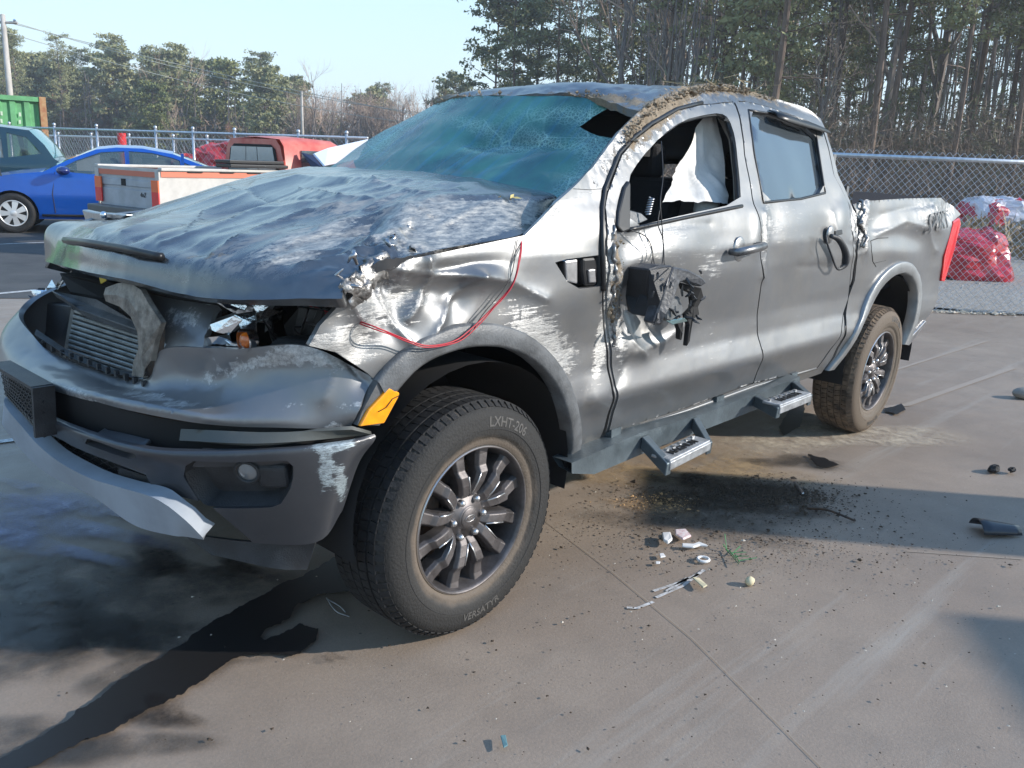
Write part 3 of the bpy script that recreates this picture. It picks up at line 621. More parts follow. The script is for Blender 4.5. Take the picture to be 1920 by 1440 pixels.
# ------------------------------------------------ roof, windscreen
def net(rows): return Net(np.array([np.array([np.array(p[:3]) if len(p) == 3 and p[0] < 20 and abs(p[0]) < 20 and not isinstance(p, tuple) else onx([p[:2]], p[2])[0] for p in r]) for r in rows]))
def PX(px, py, X): return onx([[px, py]], X)[0]
WS = Net([[PX(611, 318, -.60), np.array([-.50, -.38, 1.37]), np.array([-.47, 0, 1.36]), np.array([-.48, .38, 1.335]), PX(1034, 388, -.52)],
          [PX(706, 254, -.86), np.array([-.76, -.40, 1.535]), np.array([-.73, 0, 1.53]), np.array([-.76, .36, 1.52]), PX(1110, 314, -.80)],
          [PX(819, 194, -1.10), PX(873, 182, -1.05), PX(1000, 180, -1.02), PX(1100, 184, -1.06), PX(1194, 207, -1.12)]])
def ws_material():
    m = bpy.data.materials.new('cracked_windscreen_glass'); m.use_nodes = True; N = m.node_tree.nodes; L = m.node_tree.links; b = N['Principled BSDF']
    tc = N.new('ShaderNodeTexCoord'); ob = tc.outputs['Object']
    at = N.new('ShaderNodeAttribute'); at.attribute_name = 'wear'
    def vor(s):
        wn = N.new('ShaderNodeTexNoise'); wn.inputs['Scale'].default_value = 7; L.new(ob, wn.inputs['Vector'])
        mx = N.new('ShaderNodeMix'); mx.data_type = 'RGBA'; mx.inputs[0].default_value = .05; L.new(ob, mx.inputs[6]); L.new(wn.outputs[1], mx.inputs[7])
        v = N.new('ShaderNodeTexVoronoi'); v.feature = 'DISTANCE_TO_EDGE'; v.inputs['Scale'].default_value = s; L.new(mx.outputs[2], v.inputs['Vector'])
        return v.outputs['Distance']
    def mt(op, a, c, cl=False):
        k = N.new('ShaderNodeMath'); k.operation = op; k.use_clamp = cl
        for i, x in enumerate((a, c)):
            if isinstance(x, (int, float)): k.inputs[i].default_value = x
            else: L.new(x, k.inputs[i])
        return k.outputs[0]
    c1 = mt('SUBTRACT', 1, mt('MULTIPLY', vor(5), 60), True); c2 = mt('SUBTRACT', 1, mt('MULTIPLY', vor(70), 7), True); c3 = mt('SUBTRACT', 1, mt('MULTIPLY', vor(160), 4), True)
    nz = N.new('ShaderNodeTexNoise'); nz.inputs['Scale'].default_value = 4; nz.inputs['Detail'].default_value = 5; L.new(ob, nz.inputs['Vector'])
    w = mt('MULTIPLY', at.outputs['Fac'], mt('ADD', mt('MULTIPLY', nz.outputs[0], 1.6), -.1), True)
    cr = mt('ADD', mt('MULTIPLY', c1, mt('ADD', w, .035)), mt('MULTIPLY', mt('ADD', c2, mt('MULTIPLY', c3, .7)), w), True)
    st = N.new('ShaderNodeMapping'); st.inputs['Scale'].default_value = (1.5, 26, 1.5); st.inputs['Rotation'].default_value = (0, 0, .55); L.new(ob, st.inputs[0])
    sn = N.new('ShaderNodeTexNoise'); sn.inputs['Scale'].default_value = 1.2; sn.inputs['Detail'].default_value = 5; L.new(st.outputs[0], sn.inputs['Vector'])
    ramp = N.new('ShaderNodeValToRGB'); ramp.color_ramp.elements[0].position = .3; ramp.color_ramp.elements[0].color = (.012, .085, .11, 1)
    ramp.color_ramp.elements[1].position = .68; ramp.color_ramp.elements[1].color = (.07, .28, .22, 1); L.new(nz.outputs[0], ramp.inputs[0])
    dm = N.new('ShaderNodeMix'); dm.data_type = 'RGBA'; L.new(mt('MULTIPLY', mt('SUBTRACT', sn.outputs[0], .52), 1.6, True), dm.inputs[0]); L.new(ramp.outputs[0], dm.inputs[6]); dm.inputs[7].default_value = (.02, .22, .50, 1)  # blue streaks: the sky's reflection put into the glass colour
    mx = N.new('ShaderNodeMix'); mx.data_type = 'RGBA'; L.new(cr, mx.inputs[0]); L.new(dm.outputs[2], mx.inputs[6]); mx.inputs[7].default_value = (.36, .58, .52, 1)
    L.new(mx.outputs[2], b.inputs['Base Color'])
    L.new(mt('ADD', mt('MULTIPLY', cr, .4), .2), b.inputs['Roughness']); b.inputs['Coat Weight'].default_value = .15; b.inputs['Specular IOR Level'].default_value = .35
    L.new(mt('ADD', mt('MULTIPLY', cr, .2), .88, True), b.inputs['Alpha'])
    bp = N.new('ShaderNodeBump'); bp.inputs['Strength'].default_value = .55; bp.inputs['Distance'].default_value = .004
    L.new(mt('ADD', cr, mt('MULTIPLY', sn.outputs[0], .6)), bp.inputs['Height']); L.new(bp.outputs[0], b.inputs['Normal'])
    return m
M_WS = ws_material()
def ws_d(q, P):
    d = gauss(q, [(960, 250, 130, 30, -5, -.03), (1130, 230, 70, 30, 0, -.02), (1090, 330, 60, 50, -40, -.012), (800, 260, 90, 30, -20, .012)])
    return d+crease(q, [([(880, 262), (960, 250), (1060, 262)], 6, -.028), ([(900, 270), (980, 268)], 6, -.01), ([(860, 330), (1100, 245)], 16, -.010)])+.004*fbm(P*6, 3, 3)
WSO = [(611, 318), (709, 253), (771, 217), (819, 197), (873, 184), (928, 182), (1037, 183), (1147, 187), (1196, 209), (1161, 247), (1140, 276), (1110, 315), (1075, 352), (1034, 388), (960, 400), (800, 395), (640, 350)]
WSu = [(0, 0), (WS.U, 0), (WS.U, WS.V), (0, WS.V)]
hole = [(1085, 227), (1112, 211), (1147, 197), (1190, 200), (1183, 222), (1165, 240), (1148, 252), (1121, 243), (1100, 233)]
ws = panel('windscreen', WS, WSu and [tuple(x) for x in WS.full()], [WS.inv(hole)], .02, M_WS, T, ws_d, lip=0, uvin=True,
           attrs=dict(wear=lambda q, P: np.clip(gauss(q, [(1135, 285, 34, 60, -40, 1.5), (1110, 212, 110, 12, 0, 1.0), (780, 220, 100, 12, -28, 1.1), (955, 262, 70, 12, -5, 1.0), (1020, 250, 60, 10, 20, .8), (1080, 345, 44, 22, -40, 1.2), (720, 262, 40, 20, -35, .6), (900, 235, 60, 12, 10, .6)]), 0, 1)))
# roof sheet: front edge = windscreen top row
RW_ = WS.G[2].copy(); RE = S3([(1200, 211), (1264, 173), (1345, 162), (1445, 185), (1530, 219), (1570, 325)], .004); RW_[-1] = RE[0]
ROOF = Net([RW_, [RW_[0]+[-.10, -.0, .04], RW_[1]+[-.1, 0, .035], PX(1000, 161, -1.18), PX(1130, 157, -1.2), RE[1]],
            [np.array([-1.55, -.66, 1.74]), np.array([-1.5, -.36, 1.785]), np.array([-1.5, 0, 1.80]), np.array([-1.5, .30, 1.795]), RE[2]],
            [np.array([-2.1, -.66, 1.75]), np.array([-2.1, -.36, 1.80]), np.array([-2.1, 0, 1.81]), np.array([-2.1, .34, 1.80]), RE[3]],
            [np.array([-2.6, -.64, 1.72]), np.array([-2.6, -.34, 1.76]), np.array([-2.6, 0, 1.77]), np.array([-2.6, .34, 1.755]), RE[4]],
            [np.array([-2.86, -.66, 1.50]), np.array([-2.84, -.34, 1.52]), np.array([-2.84, 0, 1.53]), np.array([-2.84, .34, 1.53]), RE[5]]])
def roof_d(q, P): return .006*fbm(P*4, 3, 6)+.010*np.clip(gauss(q, [(1150, 180, 160, 20, 0, 1), (830, 190, 90, 20, 0, 1), (1330, 170, 100, 25, 0, 1)]), 0, 1)*ridged(P*14, 3, 7)
panel('roof', ROOF, [tuple(x) for x in ROOF.full()], (), .022, M_PAINT, T, roof_d, lip=.03, uvin=True, attrs=ATT, out=(0, 0, 1))
# rear wall of the cab with its window
rw = MB(); rw.box((-2.845, 0, 1.20), (.03, 1.5, .44)); rw.box((-2.84, .60, 1.48), (.03, .12, .2)); rw.box((-2.84, -.60, 1.48), (.03, .12, .2)); rw.obj('cab_rear_wall', M_PAINT, T)
# ------------------------------------------------ hood
XL = lambda y: np.interp(y, [-1.1, -.9, -.6, -.3, 0, .3, .6, .78, .95, 1.1], [.54, .595, .655, .745, .80, .79, .73, .66, .55, .45])
def on_plan(q, Xf):
    q = np.atleast_2d(q); x = np.full(len(q), .7)
    for _ in range(30):
        p = onx(q, x); x = .7*x+.3*Xf(np.clip(p[:, 1], -1.1, 1.1))
    return p
lipP = on_plan(resample(np.array([(88, 491), (110, 497), (198, 519), (277, 532), (300, 548), (356, 560), (435, 564), (515, 564), (600, 564), (642, 562)], float), 12, False), XL)
creP = on_plan(resample(np.array([(134, 430), (145, 433), (222, 446), (309, 474), (356, 481), (435, 484), (515, 492), (566, 502), (610, 510), (655, 525)], float), 12, False), lambda y: XL(y)-.07)
YS = np.array([-.86, -.6, -.3, 0, .3, .64, .78])
def row_at(P, Y):
    o = np.argsort(P[:, 1]); return np.stack([np.interp(Y, P[o, 1], P[o, k]) for k in range(3)], -1)
HR = []
r0 = row_at(lipP, YS); r1 = row_at(creP, YS); r0[:, 1] = YS; r1[:, 1] = YS
print('hood lip', np.round(r0, 2).tolist(), 'range', lipP[:, 1].min(), lipP[:, 1].max()); print('crease', np.round(r1, 2).tolist(), creP[:, 1].min(), creP[:, 1].max())
tab = [(.35, [1.19, 1.225, 1.25, 1.265, 1.28, 1.275], (742, 492)), (.10, [1.262, 1.295, 1.315, 1.335, 1.348, 1.333], (852, 467)), (-.15, [1.335, 1.358, 1.372, 1.383, 1.385, 1.365], (968, 445)),
       (-.35, [1.385, 1.398, 1.405, 1.41, 1.402, 1.378], (1004, 418)), (-.58, [1.42, 1.423, 1.422, 1.415, 1.40, 1.37], (1036, 386))]
r0[-1] = PX(642, 562, .55); r1[-1] = PX(655, 527, .50)
rows = [r0, r1]
for X, zs, pe in tab:
    e = PX(*pe, X); rows.append(np.concatenate([np.stack([np.full(6, X), YS[:6], zs], -1), [e]]))
HOOD = Net(np.array(rows))
def hood_d(q, P):
    up = np.clip((560-q[:, 1])/60, 0, 1)
    d = .008*fbm(P*[1.2, 2.4, 1], 2, 11)+.0015*ridged(P*[3, 9, 1], 2, 12)*np.clip(.5+fbm(P*[1.5, 2, 1], 2, 33), 0, 1)
    hu = P[:, 0]*.94+P[:, 1]*.34; hv = -P[:, 0]*.34+P[:, 1]*.94; HC = np.stack([hu*1.1, hv*7+.5*fbm(P*2.5, 2, 71)], -1)
    d += .0045*(ridged(HC, 2, 21)-.3)*np.clip(.35+1.2*fbm(P*[1.2, 1.6, 1], 2, 34), 0.05, 1)*np.clip((q[:, 1]-0)/1, 0, 1)+.005*ridged(np.stack([hu*4, hv*16], -1), 2, 23)*np.clip(gauss(q, [(640, 400, 220, 50, -12, 1.2), (450, 450, 120, 30, -10, .8)]), 0, 1)
    d += gauss(q, [(640, 455, 90, 30, -20, -.02), (560, 480, 80, 20, -10, -.012), (380, 470, 60, 14, 6, -.012), (800, 400, 90, 22, -20, .01), (330, 430, 90, 16, -25, .008), (470, 380, 120, 16, -20, -.014), (700, 420, 26, 26, 0, -.02)])
    d += crease(q, [([(230, 440), (420, 370), (560, 335), (700, 345)], 8, .014), ([(300, 450), (480, 400), (640, 370)], 7, .010), ([(480, 345), (600, 330), (720, 340), (900, 350)], 7, .010), ([(760, 440), (690, 460), (640, 490), (560, 500)], 7, .018), ([(820, 430), (900, 390), (940, 380)], 8, .01),
       ([(640, 400), (760, 380), (860, 350)], 9, -.008), ([(150, 440), (300, 478)], 4, -.006), ([(600, 430), (700, 400), (760, 395)], 6, .012), ([(180, 436), (330, 385), (430, 352)], 3.5, .012), ([(250, 452), (420, 395), (560, 352), (650, 345)], 3.5, -.012), ([(300, 462), (430, 420), (520, 385)], 3, .010), ([(400, 478), (470, 440), (560, 405), (640, 385)], 3.5, .013), ([(520, 470), (610, 440), (700, 425)], 3.5, -.012), ([(560, 350), (640, 372), (700, 372)], 3, .009), ([(700, 345), (790, 365), (860, 362)], 3, .010), ([(480, 500), (560, 470), (640, 462)], 3, .009), ([(430, 352), (520, 372), (600, 372)], 3, -.008), ([(760, 400), (830, 380), (930, 375)], 3.5, .010), ([(350, 440), (380, 400), (470, 362)], 3, .008)])
    m = np.clip(gauss(q, [(720, 470, 70, 40, -20, 1.2), (620, 520, 40, 30, 0, .5), (780, 400, 60, 30, 0, .5)]), 0, 1.2)
    return d+m*.012*ridged(P*[18, 22, 18], 3, 4)
hood = panel('hood', HOOD, [tuple(x) for x in HOOD.full()], (), .012, M_HOOD, T, hood_d, lip=.03, uvin=True, attrs=ATT, out=(.3, 0, 1))
# dark trim strip along the hood's nose
tp = on_plan(resample(np.array([(131, 452), (180, 458), (240, 468), (313, 484)], float), 10, False), lambda y: XL(y)-.035)
MB().tube(tp+[.015, 0, .004], .012, 6).obj('hood_trim', M_TRIM, hood, True)
# torn crumpled metal along the hood's left edge
tb = MB(); seam = resample(np.array([(640, 532), (668, 515), (700, 492), (735, 470), (765, 450), (775, 470)], float), 5, False)
base = HOOD.P(HOOD.inv(seam)); n_ = len(base); G = []
for k in range(9):
    a = k/8*2.6; off = np.stack([.015*np.cos(a)*np.ones(n_), .022*np.sin(a)+0*a*np.ones(n_), .0-.05*k/8*np.ones(n_)+.015*np.sin(a*1.5)], -1)
    w = base+off; G.append(w+.010*np.stack([ridged(w*45, 3, 1), ridged(w*40, 3, 2), ridged(w*48, 3, 3)], -1))
tb.grid(np.array(G)); o = tb.obj('torn_hood_edge', mat('bare_torn_metal', (.27, .26, .25), .42, metal=.8, var=.5, vscale=30, bump=.5, bscale=60), hood, True); solid(o, .002)
for k in range(7):
    tb = MB()
    t = RNG.uniform(0, 1); c0 = base[int(t*(n_-1))]
    P = c0+np.cumsum(RNG.normal(0, .012, (6, 3)), 0)+[0, .01, .0]; tb.tube(P, [.004, .007, .006, .008, .005, .002], 5); tb.obj('metal_shred', M_STEEL, hood, True)
def curve3(pts, n=40):
    P = np.array(pts, float); return crspline(P, np.linspace(0, len(P)-1, n))
# ------------------------------------------------ wheels
def tyre_mat(muddy):
    m = mat('tyre_sidewall', (.03, .03, .03), .75, bump=.3, bscale=120); N = m.node_tree.nodes; L = m.node_tree.links; b = N['Principled BSDF']
    tc = N.new('ShaderNodeTexCoord'); ml_ = N.new('ShaderNodeVectorMath'); ml_.operation = 'MULTIPLY'; ml_.inputs[1].default_value = (1, 0, 1); L.new(tc.outputs['Object'], ml_.inputs[0])
    ln = N.new('ShaderNodeVectorMath'); ln.operation = 'LENGTH'; L.new(ml_.outputs[0], ln.inputs[0]); nz = N.new('ShaderNodeTexNoise'); nz.inputs['Scale'].default_value = 18; nz.inputs['Detail'].default_value = 6; L.new(tc.outputs['Object'], nz.inputs[0])
    a = N.new('ShaderNodeMath'); a.operation = 'MULTIPLY_ADD'; L.new(nz.outputs[0], a.inputs[0]); a.inputs[1].default_value = .035; L.new(ln.outputs['Value'], a.inputs[2])
    r = N.new('ShaderNodeValToRGB'); L.new(a.outputs[0], r.inputs[0]); e = r.color_ramp.elements; dirt = (.12, .095, .073, 1)
    e[0].position = .275; e[0].color = dirt; e[1].position = .30; e[1].color = (.026, .025, .024, 1) if not muddy else (.10, .08, .06, 1)
    f = e.new(.385); f.color = (.012, .012, .012, 1) if not muddy else (.12, .09, .065, 1); g = e.new(.402); g.color = (.07, .06, .05, 1) if not muddy else dirt
    L.new(r.outputs[0], b.inputs['Base Color']); return m
def make_wheel(parent, loc, rz, camber, s, muddy, side=1):
    w = bpy.data.objects.new('wheel', None); link(w, parent); w.location = loc; w.rotation_euler = (camber, 0, rz); w.scale = (s, s*side, s); w.empty_display_size = .1
    mr = M_RUB if not muddy else mat('muddy_rubber', (.20, .145, .10), .93, col2=(.045, .035, .028), vscale=16, bump=.6, bscale=70)
    tm = tyre_mat(muddy)
    prof = [(.236, .08), (.238, .098), (.243, .112), (.250, .118), (.262, .123), (.272, .122), (.274, .1265), (.285, .130), (.305, .1335), (.312, .1325), (.335, .1305), (.352, .125), (.364, .117), (.373, .106), (.3785, .094), (.380, .06), (.3805, 0)]
    prof = prof+[(r, -y) for r, y in prof[-2::-1]]
    MB().lathe(prof, 96).obj('tyre', tm, w, True)
    tb = MB(); n = 76
    for row, (y0, y1, ph) in enumerate([(-.094, -.062, 0), (-.056, -.022, .5), (-.016, .016, .2), (.022, .056, .7), (.062, .094, .1)]):
        for k in range(n):
            a0 = 2*np.pi*(k+ph)/n; a1 = a0+2*np.pi/n*.86; sk = .012*(1 if row % 2 else -1)
            P = []
            for r in (.376, .3885-.002*(row in (0, 4))):
                for (y, a) in ((y0, a0), (y1, a0+sk), (y1, a1+sk+.006), (y0, a1-.004)): P.append((r*math.cos(a), y, r*math.sin(a)))
            tb.hexa(P)
    for sg in (-1, 1):       # shoulder lugs
        for k in range(n):
            a0 = 2*np.pi*(k+.35)/n; a1 = a0+2*np.pi/n*.62; P = []
            for d in (0, .002):
                for (r, y, a) in ((.384+d*.5, .0945, a0), (.366+d, .1165+d*.7, a0), (.366+d, .1165+d*.7, a1), (.384+d*.5, .0945, a1)): P.append((r*math.cos(a), sg*y, r*math.sin(a)))
            tb.hexa(P if sg > 0 else P[3::-1]+P[:3:-1])
    t_ = tb.obj('tread_blocks', mr, w); t_['kind'] = 'stuff'
    MB().lathe([(.243, .113), (.2405, .119), (.236, .118), (.232, .104), (.222, .05), (.215, -.09), (.23, -.11)], 72).obj('rim_barrel', M_ALU, w, True)
    MB().lathe([(.2435, .1135), (.2425, .1165), (.2405, .119)], 72).obj('rim_lip', M_MACH, w, True)
    MB().lathe([(.0, -.02), (.165, -.02), (.165, .0), (.0, .0)], 40).obj('brake_disc', M_RUST, w, True)
    cal = MB(); cal.box((.13, .01, .09), (.09, .08, .12)); bevel(cal.obj('brake_caliper', M_RUST, w), .015)
    MB().lathe([(.225, -.06), (.02, -.061), (.02, -.06)], 40).obj('backing_plate', M_DARK, w)
    MB().lathe([(.0, .091), (.036, .091), (.039, .089), (.041, .084), (.078, .080), (.088, .070), (.090, .055), (.090, .0)], 48).obj('hub', M_ALU, w, True)
    cap = MB().lathe([(.0, .0965), (.031, .0955), (.034, .093)], 32).obj('centre_cap', M_ALU, w, True)
    e = MB(); a = np.linspace(0, 2*np.pi, 25); e.tube(np.stack([.021*np.cos(a), .0965+0*a, .0105*np.sin(a)], -1), .0011, 5, False)
    e.obj('emblem_ring', M_STEEL, cap, True)
    V, F = textmesh('Ford', .014, .0006, .3); V = np.stack([-V[:, 0], .0968+V[:, 2], V[:, 1]], -1); meshobj('emblem', V, F, M_STEEL, cap)
    for k in range(6):
        a = math.radians(60*k); nb = MB().lathe([(.0, .101), (.005, .1005), (.0095, .096), (.0115, .088), (.0115, .072)], 12, c=(0, 0, 0)); V = np.concatenate(nb.V)+[.066*math.cos(a), 0, .066*math.sin(a)]
        meshobj('lug_nut', V, nb.F, M_MACH, w, True)
    for k in range(6):
        c = math.radians(30+60*k); sb = MB(); eb = MB()
        er = np.array([math.cos(c), 0, math.sin(c)]); et = np.array([-math.sin(c), 0, math.cos(c)]); ey = np.array([0, 1, 0])
        for sg in (-1, 1):
            path = [(.066, .014, .080), (.086, .020, .096), (.118, .033, .106), (.150, .044, .109), (.168, .047, .096), (.205, .052, .092), (.238, .058, .096)]
            wt = [.017, .018, .0185, .0195, .020, .022, .026]; V = []
            for (r, t, y), hw in zip(path, wt):
                cpt = er*r+et*t*sg+ey*y
                V += [cpt-et*hw*.8, cpt+et*hw*.8, cpt+et*(hw+.003)-ey*.014, cpt+et*(hw+.005)-ey*.05, cpt-et*(hw+.005)-ey*.05, cpt-et*(hw+.003)-ey*.014]
            F = [(i*6+j, i*6+(j+1) % 6, (i+1)*6+(j+1) % 6, (i+1)*6+j) for i in range(6) for j in range(6)]+[(5, 4, 3, 2, 1, 0), tuple(36+j for j in range(6))]
            sb.add(V, F)
            # machined inner edge, hub to elbow
            P = [er*r+et*(t-.0165)*sg+ey*(y-.0002) for (r, t, y) in path[1:4]]; eb = MB().tube(P, .0026, 5); eb.obj('machined_edge', M_MACH, w, True)
        sp = sb.obj('spoke', M_ALU, w); bevel(sp, .003, 2, 25)
    # raised sidewall lettering
    ml = mat('sidewall_lettering', (.085, .08, .075), .55)
    def arc_text(txt, size, r0, a_mid, flip):
        V, F = textmesh(txt, size, .0009, 0, .0006)
        a = a_mid+(V[:, 0] if flip else -V[:, 0])/r0*-1*(-1 if not flip else 1) if False else a_mid-V[:, 0]/r0*(1 if not flip else -1)
        r = r0+(V[:, 1] if not flip else -V[:, 1])
        y = np.interp(r, [.285, .305, .335, .352], [.130, .1335, .1305, .125])+V[:, 2]+.0004
        # seen from +y, x runs to the left: mirror the angle
        a2 = np.pi-a
        meshobj('sidewall_lettering', np.stack([r*np.cos(a2), y, r*np.sin(a2)], -1), F, ml, w)
    arc_text('LXHT-206', .044, .322, math.radians(68), False); arc_text('VERSATYR', .036, .322, math.radians(-84), True)
    MB().lathe([(.299, .1332), (.3005, .1348), (.302, .1336)], 72).obj('sidewall_rib', mr, w, True)
    return w
make_wheel(T, (0.028, .805, .389), .03, -.022, 1.0, False)
make_wheel(T, (-3.28, .765, .379), .03, -.05, .975, True)
for x in (.0, -3.28):
    wb = MB(); wb.lathe([(.0, .10), (.22, .10), (.243, .112), (.31, .132), (.36, .12), (.385, .09), (.386, -.09), (.36, -.12), (.24, -.11), (.0, -.1)], 40)
    o = wb.obj('wheel', M_RUB, T, True); o.location = (x, -.80, .386)
# wheel-arch liners
for cx, cz, r0 in ((.0, .45, .465), (-3.27, .47, .50)):
    for sy in (1, -1):
        a = np.linspace(math.radians(-12), math.radians(192), 22); yy = np.array([.30, .60, .885])*sy
        G = np.stack([np.stack([cx+r0*np.cos(a), np.full_like(a, y), cz+r0*np.sin(a)*.93], -1) for y in yy])
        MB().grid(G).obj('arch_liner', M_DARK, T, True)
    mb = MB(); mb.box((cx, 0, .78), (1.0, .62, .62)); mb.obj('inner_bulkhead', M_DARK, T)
# suspension seen in the front arch
sb = MB(); th = np.linspace(0, 2*np.pi*6, 90); sb.tube(np.stack([.08+.055*np.cos(th), .56+.055*np.sin(th), .62+th/(2*np.pi*6)*.30], -1), .008, 6); sb.obj('coil_spring', M_RUST, T, True)
MB().tube([(.08, .56, .50), (.08, .56, .95)], .024, 10).obj('shock_absorber', M_STEEL, T, True)
MB().tube([(.10, .42, .80), (.06, .60, .83), (.03, .68, .82), (-.04, .58, .81), (-.16, .42, .80)], .017, 8).obj('control_arm', M_RUST, T, True)
MB().tube([(.1, .3, .36), (.02, .66, .36)], .025, 8).obj('lower_arm', M_RUST, T, True)
MB().tube([(-3.28, -.7, .379), (-3.28, .7, .379)], .05, 10).obj('rear_axle', M_RUST, T, True)
MB().box((-1.75, .44, .46), (4.6, .07, .14)).obj('frame_rail', M_RUST, T); MB().box((-1.75, -.44, .46), (4.6, .07, .14)).obj('frame_rail', M_RUST, T)
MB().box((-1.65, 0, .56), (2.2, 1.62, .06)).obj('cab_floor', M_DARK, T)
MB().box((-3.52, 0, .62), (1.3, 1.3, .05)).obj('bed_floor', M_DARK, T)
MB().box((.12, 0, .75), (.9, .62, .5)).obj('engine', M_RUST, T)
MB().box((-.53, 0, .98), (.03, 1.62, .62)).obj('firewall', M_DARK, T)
# ------------------------------------------------ wheel-arch flares
def flare(name, outer, inner, off, mat_=M_PLASG):
    po = S3(smoothpoly(outer, closed=False), .004); n = len(po)
    pi0 = smoothpoly(inner, closed=False); t = np.linspace(0, 1, n); L = np.concatenate([[0], np.cumsum(np.linalg.norm(np.diff(pi0, axis=0), axis=1))]); L /= L[-1]
    pi_ = np.stack([np.interp(t, L, pi0[:, 0]), np.interp(t, L, pi0[:, 1])], -1); pi_ = S3(pi_, 0); pi_[:, 1] = S3(inner, 0)[:, 1].mean()*.0+pi_[:, 1]+off
    P0 = po-[0, .018, 0]; P1 = po+[0, .012, 0]; P2 = po*.9+pi_*.1+[0, .016, 0]; P3 = po*.15+pi_*.85+[0, .006, 0]; P4 = pi_+[0, -.004, 0]; P5 = P4+[0, -.05, 0]
    o = MB().grid(np.stack([P0, P1, P2, P3, P4, P5])).obj(name, mat_, T, True); return o
flare('wheel_arch_flare', [(700, 712), (722, 683), (758, 652), (799, 628), (842, 610), (880, 605), (919, 604), (966, 616), (1008, 642), (1042, 678), (1064, 716), (1077, 757), (1085, 800), (1085, 832), (1074, 862)],
      [(720, 752), (745, 722), (770, 693), (802, 671), (848, 654), (880, 648), (908, 647), (947, 651), (987, 669), (1020, 698), (1044, 735), (1057, 776), (1065, 820), (1062, 850), (1052, 874)], .022)
flare('wheel_arch_flare', [(1547, 694), (1580, 655), (1608, 606), (1619, 562), (1643, 522), (1670, 496), (1692, 488), (1709, 496), (1722, 520), (1724, 556), (1716, 604), (1698, 646)],
      [(1560, 692), (1592, 652), (1617, 605), (1631, 570), (1644, 544), (1667, 520), (1687, 510), (1704, 515), (1714, 533), (1716, 566), (1708, 607), (1691, 645)], .014, mat('paint_coloured_flare', (.26, .27, .275), .4, metal=.5, var=.15, bump=.1))
# small filler under the marker lamp, front
flp = S3([(663, 795), (672, 770), (703, 712), (722, 728), (741, 738), (722, 765), (705, 795)], .016); MB().prism(flp, (0, -.03, 0)).obj('flare_front_end', M_PLASG, T)
am = S3([(664, 796), (681, 765), (719, 724), (739, 733), (736, 742), (710, 790)], .026); o = bevel(MB().prism(am, (0, -.03, 0)).obj('marker_lamp', M_AMBER, T), .004)
rail('marker_crack', [(697, 768), (712, 760), (724, 744), (736, 738)], .0012, M_DARK, T, .028)
# ------------------------------------------------ front bumper cover (painted)
def N3(rows): return Net([[PX(*p) if isinstance(p, tuple) else np.array(p) for p in r] for r in rows])
FAS = N3([[[.42, -.90, .80], (3, 676, .80), (80, 724, .90), (200, 759, .875), (330, 787, .80), (420, 798, .72), (520, 802, .63), (610, 804, .53), (656, 803, .475)],
          [[.42, -.90, .83], (3, 655, .795), (80, 708, .895), (200, 742, .87), (330, 765, .795), (420, 778, .717), (520, 780, .627), (610, 782, .527), (672, 772, .465)],
          [[.40, -.89, .94], (10, 612, .77), (62, 668, .825), (165, 705, .80), (262, 728, .78), (370, 715, .70), (490, 715, .62), (600, 708, .52), (686, 734, .435)],
          [[.38, -.87, 1.0], (44, 569, .70), (66, 634, .78), (131, 677, .77), (269, 713, .755), (306, 655, .74), (440, 655, .655), (574, 649, .54), (702, 708, .405)]])
def fas_d(q, P): return gauss(q, [(430, 700, 60, 14, -35, -.010), (600, 740, 40, 40, 0, .012), (520, 690, 50, 20, 0, -.008), (680, 720, 20, 20, 0, -.008)])+crease(q, [([(400, 650), (380, 700), (330, 750)], 10, -.006), ([(640, 670), (690, 720)], 5, -.008), ([(600, 665), (630, 690), (610, 750)], 7, .006)])+.003*fbm(P*7, 3, 3)
M_FASC = body_paint('bumper_paint', base=(.20, .205, .215), streak=(9, 30, 30), metal=.6, rough=.42)
fas = panel('bumper_cover', FAS, [tuple(x) for x in FAS.full()], (), .012, M_FASC, T, fas_d, lip=.02, uvin=True, attrs=ATT, out=(1, .5, .2))
# piece of bumper skin between grille and headlight
HL = N3([[(306, 657, .735), (385, 656, .69), (440, 650, .65)], [(306, 610, .72), (390, 612, .66), (455, 612, .60)], [(266, 549, .71), (345, 562, .66), (440, 576, .59)]])
panel('headlight_surround', HL, [(306, 656), (382, 656), (384, 630), (398, 600), (410, 574), (345, 563), (270, 549), (286, 568), (303, 592), (309, 622)], (), .012, M_FASC, T, lambda q, P: .004*fbm(P*12, 3, 5), lip=.02, attrs=ATT, out=(1, .5, .2))
# ------------------------------------------------ lower bumper
LB = N3([[[.50, -.90, .66], (18, 735, .86), (115, 785, .92), (245, 828, .875), (356, 840, .795), (515, 838, .66), (640, 826, .51), (704, 813, .41)],
         [[.50, -.90, .62], (18, 748, .88), (115, 800, .94), (245, 843, .892), (356, 856, .81), (515, 853, .67), (640, 841, .52), (702, 827, .415)],
         [[.50, -.88, .55], (24, 775, .87), (125, 828, .92), (235, 872, .88), (350, 910, .80), (500, 925, .67), (620, 912, .54), (672, 868, .44)],
         [[.52, -.84, .46], (40, 800, .84), (170, 900, .86), (285, 940, .84), (350, 1003, .79), (475, 1019, .67), (594, 1017, .55), (642, 957, .475)]])
FOG = [(344, 894), (348, 874), (362, 865), (538, 864), (550, 875), (550, 895), (545, 915), (527, 944), (510, 951), (396, 952), (376, 945)]
M_BUMP = body_paint('bumper_plastic', base=(.034, .037, .044), metal=0, rough=.40, scuffcol=(.42, .50, .54), dustcol=(.07, .07, .07))
